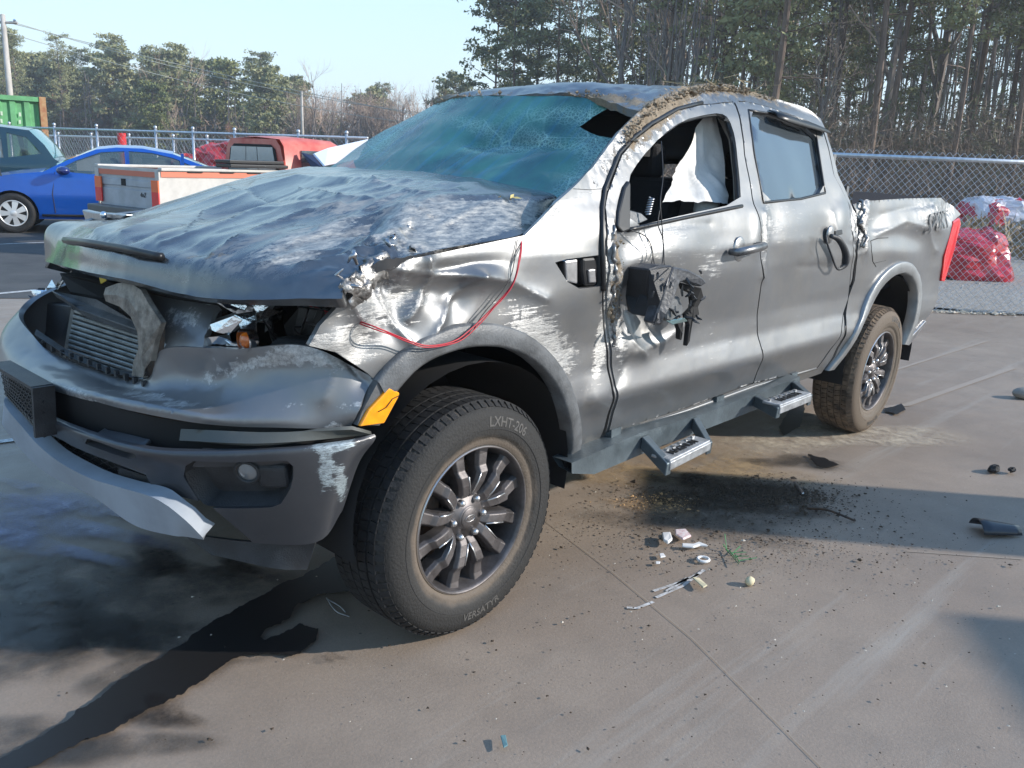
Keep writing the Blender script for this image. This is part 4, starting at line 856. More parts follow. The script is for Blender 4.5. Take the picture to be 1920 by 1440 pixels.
lb = panel('lower_bumper', LB, [(40, 757), (115, 786), (245, 829), (356, 841), (515, 839), (640, 827), (702, 814), (704, 818), (673, 868), (641, 957), (617, 1003), (594, 1016), (475, 1018), (380, 1010), (345, 1000), (297, 934), (273, 890), (222, 871), (135, 836), (60, 800)],
           [FOG, [(165, 822), (250, 850), (256, 858), (240, 860), (160, 832)]], .012, M_BUMP, T, lambda q, P: .0015*fbm(P*8, 3, 3), lip=.06, out=(1, .5, 0), attrs=ATT)
tp_ = LB.P(LB.inv(resample(np.array([(60, 765), (115, 786), (245, 829), (356, 841), (515, 839), (640, 827), (700, 814)], float), 12, False)))
# recess and fog lamp
fr = LB.P(LB.inv(smoothpoly(FOG, it=1))); nrm = np.cross(fr[6]-fr[0], fr[10]-fr[0]); nrm /= np.linalg.norm(nrm); nrm *= np.sign(nrm@(CAMP-fr.mean(0)))
cen = fr.mean(0); R1 = cen+(fr-cen)*.82-nrm*.055
rb = MB(); rb.grid(np.stack([np.vstack([fr, fr[:1]])-nrm*.004, np.vstack([R1, R1[:1]])])); rb.add(R1, [tuple(range(len(R1)))]); rb.obj('fog_lamp_recess', M_PLAS, lb, True)
ex = LB.P(LB.inv([(540, 900)]))[0]-LB.P(LB.inv([(380, 900)]))[0]; ex /= np.linalg.norm(ex); ez = np.cross(nrm, ex); ez /= np.linalg.norm(ez); ez *= np.sign(ez[2])
RM = np.stack([ex, ez, nrm], 1)
fc = LB.P(LB.inv([(457, 896)]))[0]-nrm*.035
hb = MB(); hb.box(LB.P(LB.inv([(505, 905)]))[0]-nrm*.048, (.085, .075, .055), RM); bevel(hb.obj('fog_lamp_housing', M_PLAS, lb), .014, 3)
hb = MB().lathe([(.033, -.03), (.036, .0), (.033, .004), (.027, .0), (.026, -.01)], 28, axis='z'); V = np.concatenate(hb.V)@RM.T+fc+nrm*.012; fl = meshobj('fog_lamp', V, hb.F, M_PLAS, lb, True)
gl = MB().lathe([(.0, .006), (.015, .004), (.027, -.002)], 28, axis='z'); meshobj('lens', np.concatenate(gl.V)@RM.T+fc+nrm*.010, gl.F, mat('fog_lamp_lens', (.22, .24, .26), .15, coat=1, metal=.4), fl, True)
# band between cover and lower bumper
BA = N3([[(18, 720, .84), (115, 735, .90), (245, 772, .85), (340, 790, .775), (515, 802, .63), (655, 804, .46)], [(18, 745, .84), (115, 792, .885), (245, 835, .84), (356, 845, .76), (515, 843, .63), (690, 822, .40)]])
panel('bumper_gap', BA, [tuple(x) for x in BA.full()], (), .03, M_DARK, T, uvin=True, lip=0)
fil = on = None
BF = N3([[(338, 803, .79), (500, 810, .665), (660, 806, .49)], [(334, 826, .80), (500, 832, .68), (697, 815, .42)]])
panel('bumper_filler', BF, [(339, 804), (500, 810), (660, 806), (697, 815), (640, 823), (500, 831), (336, 826)], (), .02, mat('grey_filler_plastic', (.075, .08, .075), .6, bump=.1), T, lambda q, P: .001*fbm(P*9, 2, 1), lip=.01)
# painted-silver skid strip
SK = N3([[[.70, -.80, .56], (8, 748, .935), (46, 806, .955), (95, 855, .95), (160, 893, .93), (225, 914, .905), (294, 936, .875), (346, 974, .83), (380, 1008, .79)],
         [[.68, -.82, .50], (7, 782, .93), (26, 826, .945), (82, 884, .94), (172, 930, .915), (250, 984, .885), (322, 1004, .845), (346, 1006, .82), (382, 1012, .785)]])
sk = panel('skid_strip', SK, [tuple(x) for x in SK.full()], (), .02, M_SILVER, T, None, lip=.05, uvin=True, out=(1, .3, 0))
crl = SK.P(SK.inv(resample(np.array([(186, 922), (222, 921), (285, 945), (318, 985)], float), 8, False)))
# air dam
AD = N3([[(340, 1000, .74), (470, 1016, .65), (592, 1015, .54)], [(396, 1040, .71), (515, 1066, .62), (576, 1068, .55)]])
panel('air_dam', AD, [tuple(x) for x in AD.full()], (), .03, M_PLAS, T, uvin=True, lip=.012)
# lower intake with slats and mesh
LI = N3([[(10, 770, .84), (120, 800, .87), (225, 870, .85), (300, 915, .80)], [(40, 815, .82), (110, 870, .85), (200, 905, .83), (300, 940, .79)]])
panel('lower_intake', LI, [tuple(x) for x in LI.full()], (), .03, M_DARK, T, uvin=True, lip=.0)
# number-plate bracket: frame with moulded honeycomb
BK = N3([[(2, 690, .925), (38, 712, .965), (80, 736, .97)], [(12, 738, .925), (40, 770, .96), (84, 816, .965)]])
def quadgrid(S, nu, nv, z=0):
    u, v = np.meshgrid(np.linspace(0, S.U, nu), np.linspace(0, S.V, nv)); return S.P(np.stack([u, v], -1))
bk = bpy.data.objects.new('plate_bracket', None); link(bk, T)
G = quadgrid(BK, 5, 4); MB().grid(G-[.015, 0, 0]).obj('backing', M_DARK, bk)
G2 = quadgrid(BK, 17, 9)
for i in range(8):
    for j in range(16):
        c = (G2[i, j]+G2[i+1, j+1])/2+([0, .0, 0]); c = c+(G2[i, min(j+1, 16)]-G2[i, j])*(.5*(i % 2))
        a = np.linspace(0, 2*np.pi, 7); dy = G2[i, j+1]-G2[i, j]; dz = G2[i+1, j]-G2[i, j]
        P = c+np.outer(np.cos(a), dy)*.52+np.outer(np.sin(a), dz)*.52+[.004, 0, 0]
        MB().tube(P, .0016, 3, False).obj('mesh_cell', M_PLAS, bk)
fb = MB(); e0, e1, e2, e3 = G[0, 0], G[0, -1], G[-1, -1], G[-1, 0]
fb.hexa([G[0, 0]+[-.03, 0, .016], G[0, -1]+[-.03, 0, .016], G[0, -1]+[.03, 0, .012], G[0, 0]+[.03, 0, .012], G[0, 0]+[-.03, 0, .022], G[0, -1]+[-.03, 0, .022], G[0, -1]+[.03, 0, .022], G[0, 0]+[.03, 0, .022]])
fb.hexa([G[-1, -1]+[-.03, .0, 0], G[-1, -1]+[.03, 0, 0], G[-1, -1]+[.03, .014, 0], G[-1, -1]+[-.03, .014, 0], G[0, -1]+[-.03, 0, .02], G[0, -1]+[.03, 0, .02], G[0, -1]+[.03, .014, .02], G[0, -1]+[-.03, .014, .02]])
fb.tube([G[-1, 0], G[-1, -1]], .008, 5); fb.obj('bracket_frame', M_PLAS, bk)
# intake mesh strip right of the bracket
G3 = quadgrid(LI, 22, 6); mbm = MB()
for i in range(5):
    for j in range(21):
        c = (G3[i, j]+G3[i+1, j+1])/2+(G3[i, j+1]-G3[i, j])*.5*(i % 2); a = np.linspace(0, 2*np.pi, 7)
        mbm.tube(c+np.outer(np.cos(a), G3[i, j+1]-G3[i, j])*.5+np.outer(np.sin(a), G3[i+1, j]-G3[i, j])*.5+[.01, 0, 0], .0014, 3, False)
o = mbm.obj('intake_mesh', M_PLAS, T); o['kind'] = 'stuff'
for z0 in ((100, 805), (150, 845)):
    pass
# plain corner panel between intake and bumper
CP = N3([[(222, 876, .87), (275, 893, .83)], [(222, 905, .865), (293, 932, .825)]])
panel('bumper_corner_insert', CP, [tuple(x) for x in CP.full()], (), .04, M_PLAS, T, uvin=True, lip=.01)
# ------------------------------------------------ grille opening: intercooler, shrouds, broken surround
xi = .60
q4 = [PX(146, 578, .62), PX(255, 612, .57), PX(266, 712, .57), PX(130, 668, .62)]
q4 = [np.array(p) for p in q4]
MB().add([q4[0]-[.05, .02, 0], q4[1]-[.05, -.05, 0], q4[2]-[.05, -.05, 0], q4[3]-[.05, .02, 0]], [(0, 1, 2, 3)]).obj('cooler_core', mat('cooler_core_fins', (.05, .05, .05), .6), T)
ic = bpy.data.objects.new('intercooler', None); link(ic, T)
for k in range(10):
    t = (k+.5)/10; a = q4[0]*(1-t)+q4[3]*t; b = q4[1]*(1-t)+q4[2]*t+[0, .04, 0]
    d = b-a; L_ = np.linalg.norm(d); ux = d/L_; uy = np.cross([0, 0, 1], ux); R = np.stack([ux, uy/np.linalg.norm(uy), np.cross(ux, uy/np.linalg.norm(uy))], 1)
    m_ = MB().box((a+b)/2, (L_, .03, .0125), R); bevel(m_.obj('cooler_tube', M_W1 if False else mat('cooler_tube_metal', (.30, .31, .30), .5, metal=.6, var=.25, vscale=20) if k == 0 else bpy.data.materials['cooler_tube_metal'], ic), .003, 1)
MB().tube([q4[0]+[.005, -.012, 0], q4[3]+[.005, -.012, 0]], .014, 6).obj('side_tank', bpy.data.materials['cooler_tube_metal'], ic)
def slab(name, px3, vec, mat_, parent=T, bv=.003):
    P = [PX(*p) for p in px3]; o = MB().prism(P, vec).obj(name, mat_, parent)
    return bevel(o, bv, 1) if bv else o
slab('radiator_shroud', [(66, 565, .60), (140, 575, .60), (136, 672, .60), (100, 660, .62), (72, 615, .62)], (-.04, 0, 0), M_PLAS)
slab('radiator_shroud', [(96, 545, .66), (180, 560, .62), (258, 605, .58), (255, 618, .60), (150, 580, .66), (110, 552, .70)], (-.02, 0, -.03), M_PLASG)
slab('air_deflector', [(110, 512, .62), (205, 530, .56), (262, 552, .50), (262, 580, .52), (190, 560, .58), (130, 548, .62)], (-.10, 0, 0), M_DARK)
slab('lock_carrier', [(70, 540, .55), (270, 552, .45), (310, 700, .45), (60, 690, .5)], (-.02, 0, 0), M_DARK)
lt = [(68, 633, .775), (131, 675, .775), (206, 706, .77), (268, 716, .755)]
MB().grid(np.stack([[PX(*p)+[.005, 0, .012] for p in lt], [PX(p[0], p[1]-16, p[2]-.05)+[0, 0, .0] for p in lt]])).obj('lower_grille_trim', M_PLASG, T, True)
for k in range(12):
    a = PX(70+k*17, 642+k*6.6, .79); MB().box(a+[-.02, 0, -.012], (.012, .012, .02)).obj('retaining_clip', M_PLAS, T)
slab('warning_tag', [(185, 518, .60), (196, 516, .60), (199, 526, .60), (189, 532, .60)], (-.004, 0, 0), mat('yellow_tag', (.65, .50, .03), .5), bv=0)
cs = [(200, 541, 0.777), (222, 533, 0.770), (246, 532, 0.760), (266, 546, 0.760), (281, 573, 0.760), (303, 605, 0.760), (291, 638, 0.760), (284, 676, 0.762), (270, 706, 0.767), (249, 703, 0.772), (252, 680, 0.770), (262, 655, 0.770), (260, 622, 0.771), (247, 592, 0.772), (226, 573, 0.775), (200, 563, 0.780)]
cpts = np.array([PX(*p) for p in cs]); mid = (cpts[:8]+cpts[:7:-1])/2+[.005, 0, 0]
gs = MB().grid(np.stack([cpts[:8]-[.012, 0, 0], cpts[:8], mid, cpts[:7:-1], cpts[:7:-1]-[.012, 0, 0]])); solid(gs.obj('broken_grille_surround', mat('scuffed_brown_plastic', (.20, .18, .155), .5, metal=.3, var=.45, vscale=22, bump=.4, bscale=50), T), .004)
# right headlamp remains (image left) and crumpled trim
gb = MB()
for k in range(9):
    c0 = PX(60+k*8, 560-k*4.5, .62-.01*k); gb.add(c0+RNG.normal(0, .014, (5, 3)), [(0, 1, 2), (0, 2, 3), (1, 3, 4), (2, 3, 4)])
o = gb.obj('broken_headlamp', M_CHROME, T); o['kind'] = 'stuff'
# ------------------------------------------------ left headlamp, smashed
hl = bpy.data.objects.new('headlamp', None); link(hl, T)
slab('lamp_cavity', [(400, 560, .38), (650, 555, .25), (620, 655, .25), (400, 665, .38)], (-.02, 0, 0), M_DARK, hl, 0)
slab('lamp_housing', [(495, 655, 0.560), (520, 632, 0.530), (585, 640, 0.490), (575, 653, 0.510)], (-.06, 0, 0), M_PLAS, hl)
def shard(name, pts, mt, th=.003): o = MB().add([PX(*p) for p in pts], [tuple(range(len(pts)))]).obj(name, mt, hl); solid(o, th); return o
for pts in ([(410, 563, 0.590), (470, 566, 0.560), (460, 582, 0.570), (425, 578, 0.590)], [(385, 612, 0.660), (440, 592, 0.620), (455, 600, 0.610), (430, 628, 0.630), (405, 622, 0.650)], [(440, 590, 0.590), (480, 583, 0.560), (482, 610, 0.570), (455, 620, 0.590)],
            [(388, 632, 0.670), (412, 630, 0.660), (452, 648, 0.620), (445, 656, 0.630), (388, 655, 0.670)], [(470, 566, 0.550), (510, 570, 0.510), (484, 590, 0.540)], [(455, 618, 0.590), (480, 600, 0.570), (482, 622, 0.590), (470, 628, 0.590)], [(425, 640, 0.645), (490, 648, 0.600), (486, 655, 0.600), (425, 655, 0.645)]):
    shard('reflector_shard', pts, M_CHROME)
for pts in ([(404, 566, .54), (470, 564, .50), (500, 580, .50), (455, 596, .52)], [(396, 600, .60), (440, 586, .56), (470, 600, .54), (440, 622, .56)], [(386, 632, .62), (430, 626, .59), (440, 656, .58), (386, 656, .62)], [(462, 572, .49), (520, 572, .45), (500, 604, .47)]):
    shard('clear_lens_piece', pts, mat('clear_lens', (.75, .78, .80), .08, metal=.6, coat=1, bump=.6, bscale=30) if 'clear_lens' not in bpy.data.materials else bpy.data.materials['clear_lens'])
for k in range(30):
    c0 = PX(RNG.uniform(400, 610), RNG.uniform(566, 612), RNG.uniform(.44, .56)); P = c0+RNG.normal(0, .016, (3, 3)); MB().add(P, [(0, 1, 2)]).obj('reflector_shard', M_CHROME if k % 2 else M_PLASG, hl)
P = PX(463, 638, 0.625); MB().ball(P, .026, 14, 9, (.7, 1, .85)).obj('indicator_bulb', mat('amber_bulb', (.75, .16, .01), .15, coat=1, var=.5, vscale=30), hl, True)
MB().lathe([(.028, -.02), (.034, .0), (.034, .012)], 20, axis='x', c=P).obj('bulb_socket', M_CHROME, hl, True)
for k in range(7):
    a_ = PX(RNG.uniform(470, 600), RNG.uniform(575, 640), .46); MB().tube(curve3([a_, a_+RNG.normal(0, .03, 3), a_+RNG.normal(0, .05, 3)], 10), .003, 5).obj('lamp_wiring', M_TRIM, hl, True)
slab('lamp_housing', [(560, 575, .44), (608, 582, .40), (588, 640, .42), (545, 648, .46), (530, 610, .48)], (-.02, 0, 0), M_TRIM, hl)
# red and black wires pulled out of the lamp
M_RED = mat('red_wire', (.42, .015, .03), .4)
w1 = curve3([PX(575, 568, .38), PX(612, 584, .40), (*ony([(690, 608)], .945)[0],), (*ony([(760, 636)], .955)[0],), (*ony([(802, 648)], .965)[0],), (*ony([(850, 640)], .96)[0],), (*ony([(885, 615)], .955)[0],), (*ony([(930, 570)], .95)[0],), (*ony([(962, 530)], .95)[0],), (*ony([(974, 480)], .935)[0],), (*ony([(978, 447)], .90)[0],)], 80)
MB().tube(w1, .0022, 5).obj('loose_wire', M_RED, T, True)
MB().tube(w1+.006*fbm(w1*9, 2, 3)[:, None]*[1, .5, 1]+[0, .003, -.006], .0018, 5).obj('loose_wire', M_RED, T, True)
w2 = curve3([(*ony([(845, 642)], .955)[0],), (*ony([(880, 628)], .955)[0],), (*ony([(905, 590)], .95)[0],), (*ony([(955, 525)], .945)[0],), (*ony([(970, 450)], .91)[0],)], 40)
MB().tube(w2, .0016, 5).obj('loose_wire', mat('black_wire', (.02, .02, .022), .5), T, True)
# ------------------------------------------------ fender vent
vt = bpy.data.objects.new('fender_vent', None); link(vt, T)
vp = S3([(1035, 485), (1133, 470), (1134, 545), (1035, 545)], -.05); MB().add(vp, [(0, 1, 2, 3)]).obj('vent_cavity', M_DARK, vt)
def sbox(name, px, off, depth, mt, parent, bv=.006):
    P = S3(px, off); return bevel(MB().prism(P, (0, -depth, 0)).obj(name, mt, parent), bv, 2)
sbox('vent_insert', [(1068, 490), (1092, 487), (1092, 534), (1070, 530)], -.018, .03, M_STEEL, vt); sbox('vent_clip', [(1096, 484), (1120, 482), (1124, 500), (1122, 536), (1100, 537), (1096, 510)], -.006, .04, M_TRIM, vt, .01)
sbox('vent_block', [(1103, 506), (1116, 504), (1118, 530), (1105, 531)], .002, .02, M_STEEL, vt, .004)
# ------------------------------------------------ handles
dh = bpy.data.objects.new('door_handle', None); link(dh, fd); ps = S3([(1384, 468)])[0]
cupv = MB().ball((0, 0, 0), 1, 16, 8, (.05, .012, .055)); meshobj('handle_cup', np.concatenate(cupv.V)+ps+[0, .002, 0], cupv.F, mat('cup_paint', (.30, .30, .30), .35, metal=.8), dh, True)
a_, b_ = S3([(1362, 471)], .05)[0], S3([(1412, 459)], .05)[0]; h_ = MB().tube([a_-[0, .035, 0], a_, (a_+b_)/2+[0, .006, 0], b_, b_-[0, .035, 0]], [.013, .017, .018, .017, .013], 10)
h_.obj('handle_bar', mat('handle_paint', (.22, .22, .225), .33, metal=.85, var=.3, vscale=30), dh, True)
ps = S3([(1556, 440)])[0]; meshobj('handle_cup', np.concatenate(cupv.V)*[.8, 1, .8]+ps, cupv.F, bpy.data.materials['cup_paint'], rd, True)
hk = curve3([S3([p], o_)[0] for p, o_ in (((1541, 440), .02), ((1540, 456), .03), ((1545, 480), .04), ((1553, 500), .04), ((1560, 502), .04), ((1568, 492), .045), ((1566, 470), .05), ((1556, 448), .045), ((1546, 441), .03))], 50)
MB().tube(hk, np.interp(np.linspace(0, 1, 50), [0, .4, .5, .65, .85, 1], [.005, .005, .009, .019, .016, .01]), 8).obj('hanging_door_handle', M_PLAS, rd, True)
sbox('handle_bracket', [(1562, 432), (1575, 430), (1576, 439), (1563, 442)], .012, .02, M_TRIM, rd, .003)
# ------------------------------------------------ broken mirror hanging on its wires
mr_ = bpy.data.objects.new('door_mirror', None); link(mr_, T)
def mp(px, py, y): return ony([[px, py]], y)[0]
def mslab(name, pts, th, mt, bv=.004):
    P = [mp(*p) for p in pts]; return bevel(MB().prism(P, (0, -th, 0)).obj(name, mt, mr_), bv, 1)
o = mslab('mirror_shell', [(1217, 505, 1.02), (1240, 498, 1.03), (1262, 498, 1.04), (1258, 520, 1.05), (1238, 565, 1.05), (1224, 598, 1.03), (1214, 592, 1.0), (1211, 560, .98)], .09, M_PLAS, .012)
mslab('mirror_frame', [(1262, 500, 1.04), (1292, 506, 1.05), (1318, 520, 1.06), (1327, 531, 1.06), (1315, 538, 1.05), (1286, 527, 1.05), (1276, 530, 1.05), (1262, 560, 1.06), (1248, 590, 1.06), (1238, 610, 1.05), (1226, 606, 1.05), (1235, 580, 1.05), (1252, 535, 1.06)], .05, mat('torn_black_plastic', (.05, .053, .06), .45, var=.4, vscale=40, bump=.4), .006)
mslab('mirror_frame', [(1278, 530, 1.0), (1316, 540, 1.02), (1320, 556, 1.01), (1310, 575, 1.0), (1312, 590, 1.0), (1300, 600, 1.0), (1294, 640, .99), (1288, 650, .99), (1292, 610, 1.0), (1286, 590, 1.0), (1300, 575, 1.0), (1297, 550, 1.0), (1282, 543, 1.0)], .02, M_DARK, .003)
mslab('mirror_motor', [(1255, 560, 1.02), (1275, 555, 1.02), (1284, 585, 1.02), (1265, 605, 1.03), (1248, 600, 1.02)], .05, M_PLASG, .006)
mslab('mirror_glass', [(1250, 602, 1.045), (1284, 596, 1.04), (1290, 602, 1.03), (1262, 609, 1.04)], .006, mat('mirror_glass_shard', (.45, .7, .72), .08, metal=1), .001)
mslab('mirror_bracket', [(1270, 606, 1.0), (1282, 603, 1.0), (1280, 625, 1.0), (1279, 638, .99), (1274, 636, .99), (1274, 618, 1.0)], .02, M_DARK, .003)
sh_ = MB()
for k in range(26):
    c0 = mp(RNG.uniform(1225, 1318), RNG.uniform(508, 600), RNG.uniform(1.0, 1.07)); sh_ = MB(); d = RNG.normal(0, 1, 3)*[1, .3, 1]; d /= np.linalg.norm(d)
    sh_.tube([c0, c0+d*.02, c0+d*.035+RNG.normal(0, .008, 3)], [.004, .006, .002], 4).obj('mirror_splinter', M_PLAS, mr_)
for pts in ([(1240, 265, .80), (1243, 330, .88), (1238, 380, .94), (1242, 430, .955), (1244, 470, .97), (1241, 500, 1.0)], [(1238, 385, .94), (1234, 420, .955), (1243, 450, .97), (1246, 500, 1.0)], [(1180, 430, .935), (1212, 445, .95), (1224, 475, .96), (1219, 505, .98)], [(1224, 480, .96), (1228, 500, .98)], [(1262, 500, 1.05), (1254, 518, 1.07), (1243, 536, 1.07)]):
    MB().tube(curve3([mp(*p) for p in pts], 24), .0022, 5).obj('mirror_wire', bpy.data.materials['black_wire'], mr_, True)
th = np.linspace(0, 2*np.pi*7, 120); a_, b_ = mp(1214, 402, .86), mp(1222, 370, .84); ax = b_-a_
MB().tube(a_+np.outer(th/th[-1], ax)+np.stack([.010*np.cos(th), .010*np.sin(th), 0*th], -1), .003, 5).obj('mirror_cable_sleeve', M_STEEL, mr_, True)
# sail panel & base of the mirror at the window corner
sbox('mirror_mount', [(1163, 350), (1172, 338), (1175, 345), (1174, 430), (1160, 436), (1150, 424), (1152, 395)], .02, .05, M_TRIM, fd, .008)
sbox('mirror_mount', [(1175, 392), (1205, 400), (1218, 412), (1200, 420), (1175, 427)], -.005, .03, M_PLASG, fd, .004)
# ------------------------------------------------ bed details
tl = S3([(1785, 415), (1796, 408), (1799, 420), (1785, 470), (1768, 528), (1762, 527), (1768, 480)], .012)
bevel(MB().prism(tl, (-.03, -.10, 0)).obj('tail_lamp', M_REDL, T), .008, 2)
mbd = MB(); rl = [(1590, 358, -.72), (1640, 361, -.76), (1745, 372, -.80)]
P = np.array([ony([p[:2]], p[2])[0] for p in rl]); mbd.grid(np.stack([P-[0, .09, 0], P, P+[0, .05, 0], P+[0, .05, -.09], P+[0, .04, -.6]])); mbd.obj('far_bed_wall', mat('bed_liner', (.006, .009, .018), .75, bump=.4, bscale=160, spec=.2), T)
MB().box((-4.10, 0, .98), (.05, 1.5, .5)).obj('tailgate', M_PAINT, T)
MB().box((-2.90, 0, 1.00), (.04, 1.5, .5)).obj('bed_front_wall', M_PAINT, T)
gq_ = S3([(1604, 392), (1690, 385), (1770, 380), (1790, 390)], -.035); MB().grid(np.stack([gq_+[0, .0, .01], gq_-[0, .06, 0], gq_-[0, .07, .5]])).obj('inner_bed_wall', bpy.data.materials['bed_liner'], T)
sbox('rear_bumper_end', [(1697, 640), (1733, 600), (1735, 606), (1701, 648)], .012, .12, M_STEEL, T, .006)
# SPORT lettering on the bed
V, F = textmesh('SPORT', .085, .0012, .35); pa, pb = SIDE.inv([(1729, 425), (1781, 411)]); c0 = (pa+pb)/2; ux = (pb-pa); L_ = np.linalg.norm(ux); ux /= L_; uy = np.array([-ux[1], ux[0]]); uy *= np.sign(uy[1])
s_ = L_/(V[:, 0].max()-V[:, 0].min()); uv = c0+np.outer(V[:, 0]*s_, ux)+np.outer(V[:, 1]*s_*.95, uy); Pp = SIDE.P(uv); Nn = normals(SIDE, uv, OUT); Pp = Pp+Nn*((gauss(proj(Pp), DENTS)+crease(proj(Pp), FOLDS))+.009+V[:, 2])[:, None]
meshobj('lettering', Pp, F, mat('decal_grey', (.16, .16, .16), .5), bed)
def onside(px, off=0.0):
    uv = SIDE.inv(px); P = SIDE.P(uv); N_ = normals(SIDE, uv, OUT); return P+N_*(disp_side(proj(P), P)+off)[:, None]
M_LINE = mat('panel_gap', (.02, .02, .02), .7)
def gap(px, parent, r=.0022): MB().tube(onside(resample(np.asarray(px, float), 8, False), .0005), r, 5).obj('panel_gap', M_LINE, parent, True)
gap([(1668, 446), (1650, 447), (1637, 452), (1634, 470), (1636, 490), (1642, 500)], bed); gap([(1075, 354), (1105, 356), (1128, 354)], T, .001)
gap([(1637, 494), (1660, 488)], bed, .001)
tor = onside(resample(np.array([(1608, 378), (1616, 400), (1610, 425), (1622, 440), (1614, 462)], float), 4, False), .004); tor = tor+.012*np.stack([ridged(tor*40, 2, 1), np.abs(ridged(tor*40, 2, 2)), ridged(tor*40, 2, 3)], -1)
MB().tube(tor, .010, 6).obj('torn_bed_edge', bpy.data.materials['bare_torn_metal'], bed, True)
tor = onside(resample(np.array([(1150, 425), (1148, 480), (1152, 540), (1150, 600), (1146, 650)], float), 4, False), .0); tor = tor+.010*np.stack([ridged(tor*50, 2, 1), np.abs(ridged(tor*50, 2, 2)), ridged(tor*30, 2, 3)], -1)
MB().tube(tor, .007, 6).obj('torn_door_edge', M_PAINT, fd, True)
# ------------------------------------------------ side step bar
M_BAR = mat('powder_coated_steel', (.10, .125, .14), .42, metal=.45, var=.25, vscale=7, bump=.15, bscale=120, rvar=.1)
st = bpy.data.objects.new('side_step', None); link(st, T)
def sy(px, py, y): return ony([[px, py]], y)[0]
A = [sy(1072, 868, .93), sy(1110, 852, .93), sy(1200, 812, .93), sy(1320, 775, .93), sy(1420, 738, .93), sy(1500, 706, .93)]
B = [sy(1072, 888, .93), sy(1115, 889, .93), sy(1195, 855, .93), sy(1320, 806, .93), sy(1415, 769, .93), sy(1500, 738, .93)]
A, B = np.array(A), np.array(B); bb_ = MB(); bb_.grid(np.stack([A-[0, .09, 0], A, B, B-[0, .06, -.01], A-[0, .09, 0]])); bb_.obj('step_beam', M_BAR, st)
for X0 in (-.75, -1.5, -2.2): MB().box((X0, .70, .50), (.06, .36, .05)).obj('beam_mount', M_BAR, st)
def bar(name, a, b, w, t, parent, mt=M_BAR):
    a, b = np.array(a), np.array(b); d = b-a; L_ = np.linalg.norm(d); d /= L_; s2 = np.cross(d, [0, 0, 1]); s2 /= np.linalg.norm(s2)+1e-9; R = np.stack([d, s2, np.cross(s2, d)], 1)
    return bevel(MB().box((a+b)/2, (L_+.01, w, t), R).obj(name, mt, parent), .003, 1)
def step(p):
    Q = [sy(*a) for a in p]     # Q: front-arm top, front-arm bottom corner, rear-arm top, rear-arm bottom
    g = bpy.data.objects.new('step_pad_mount', None)
    a, b, c, d = Q
    for top, bot in ((a, b), (c, d)):
        V = [top+[.022, 0, .0], top-[.022, 0, .0], bot-[.018, 0, 0], bot+[.018, 0, 0]]; o2 = MB().prism(V, (0, -.004, -.05)).obj('step_bracket', M_BAR, st); bevel(o2, .003, 1)
    e = (d-b); pad = MB(); n0 = np.array([0, -.085, 0]); up = np.array([0, 0, .012])
    pad.hexa([b, d, d+n0, b+n0, b+up, d+up, d+n0+up, b+n0+up]); pd = bevel(pad.obj('step_pad', mat('step_pad_metal', (.36, .37, .38), .4, metal=.5, var=.3, vscale=25, bump=.3) if 'step_pad_metal' not in bpy.data.materials else bpy.data.materials['step_pad_metal'], st), .004, 2)
    pad = MB(); pad.hexa([b+[0, .004, -.03], d+[0, .004, -.03], d+[0, -.012, -.03], b+[0, -.012, -.03], b+[0, .004, .004], d+[0, .004, .004], d+[0, -.012, .004], b+[0, -.012, .004]]); bevel(pad.obj('step_lip', bpy.data.materials['step_pad_metal'], st), .004, 2)
    V, F = textmesh('MAGNUM', .045, .001, 0, .0008); L_ = np.linalg.norm(e); ux = e/L_; s3 = .62*L_/(V[:, 0].max()-V[:, 0].min())
    cc = (b+d)/2+up+[0, -.036, .002]; meshobj('lettering', cc+np.outer(V[:, 0]*s3, ux)+np.outer(V[:, 1]*s3*1.2, [0, -1, 0])+np.outer(V[:, 2], [0, 0, 1]), F, M_DARK, pd)
    for k in range(6):
        t = .1+.16*k; MB().box(b+e*t+n0*.78+up+[0, 0, .003], (.014, .012, .008)).obj('grip_tooth', M_MACH, pd)
step([(1210, 817, .935), (1256, 868, 1.085), (1305, 782, .935), (1332, 830, 1.085)])
step([(1420, 741, .935), (1462, 764, 1.085), (1490, 714, .935), (1521, 741, 1.085)])
# ------------------------------------------------ cabin
def seat(x, y):
    s = bpy.data.objects.new('seat', None); link(s, T); s.location = (x, y, .62)
    bevel(MB().box((.1, 0, .20), (.52, .50, .16)).obj('seat_base', M_FAB, s), .05, 3)
    a = math.radians(-16); R = np.array([[math.cos(a), 0, math.sin(a)], [0, 1, 0], [-math.sin(a), 0, math.cos(a)]])
    bevel(MB().box((-.22, 0, .52), (.14, .48, .60), R).obj('backrest', M_FAB, s), .05, 3)
    bevel(MB().box((-.30, 0, .885), (.10, .26, .15)).obj('headrest', M_FAB, s), .035, 3)
    for sy_ in (-.06, .06): MB().tube([(-.30, sy_, .76), (-.30, sy_, .84)], .007, 6).obj('headrest_post', M_CHROME, s, True)
for x, y in ((-1.15, .38), (-1.15, -.38), (-2.15, .38), (-2.15, -.38)): seat(x, y)
bevel(MB().box((-.62, 0, 1.16), (.30, 1.5, .28)).obj('dashboard', M_TRIM, T), .06, 3)
a = np.linspace(0, 2*np.pi, 33); Rs = np.stack([.0*a, .185*np.cos(a), .185*np.sin(a)], -1); Rs = Rs@np.array([[math.cos(.5), 0, -math.sin(.5)], [0, 1, 0], [math.sin(.5), 0, math.cos(.5)]])
stw = bpy.data.objects.new('steering_wheel', None); link(stw, T); stw.location = (-.86, .38, 1.20)
MB().tube(Rs, .015, 8, False).obj('rim', M_TRIM, stw, True); MB().box((0, 0, 0), (.04, .34, .04)).obj('spoke', M_TRIM, stw)
MB().box((-1.9, 0, 1.715), (1.5, 1.15, .02)).obj('headliner_and_fill', M_DARK, T)
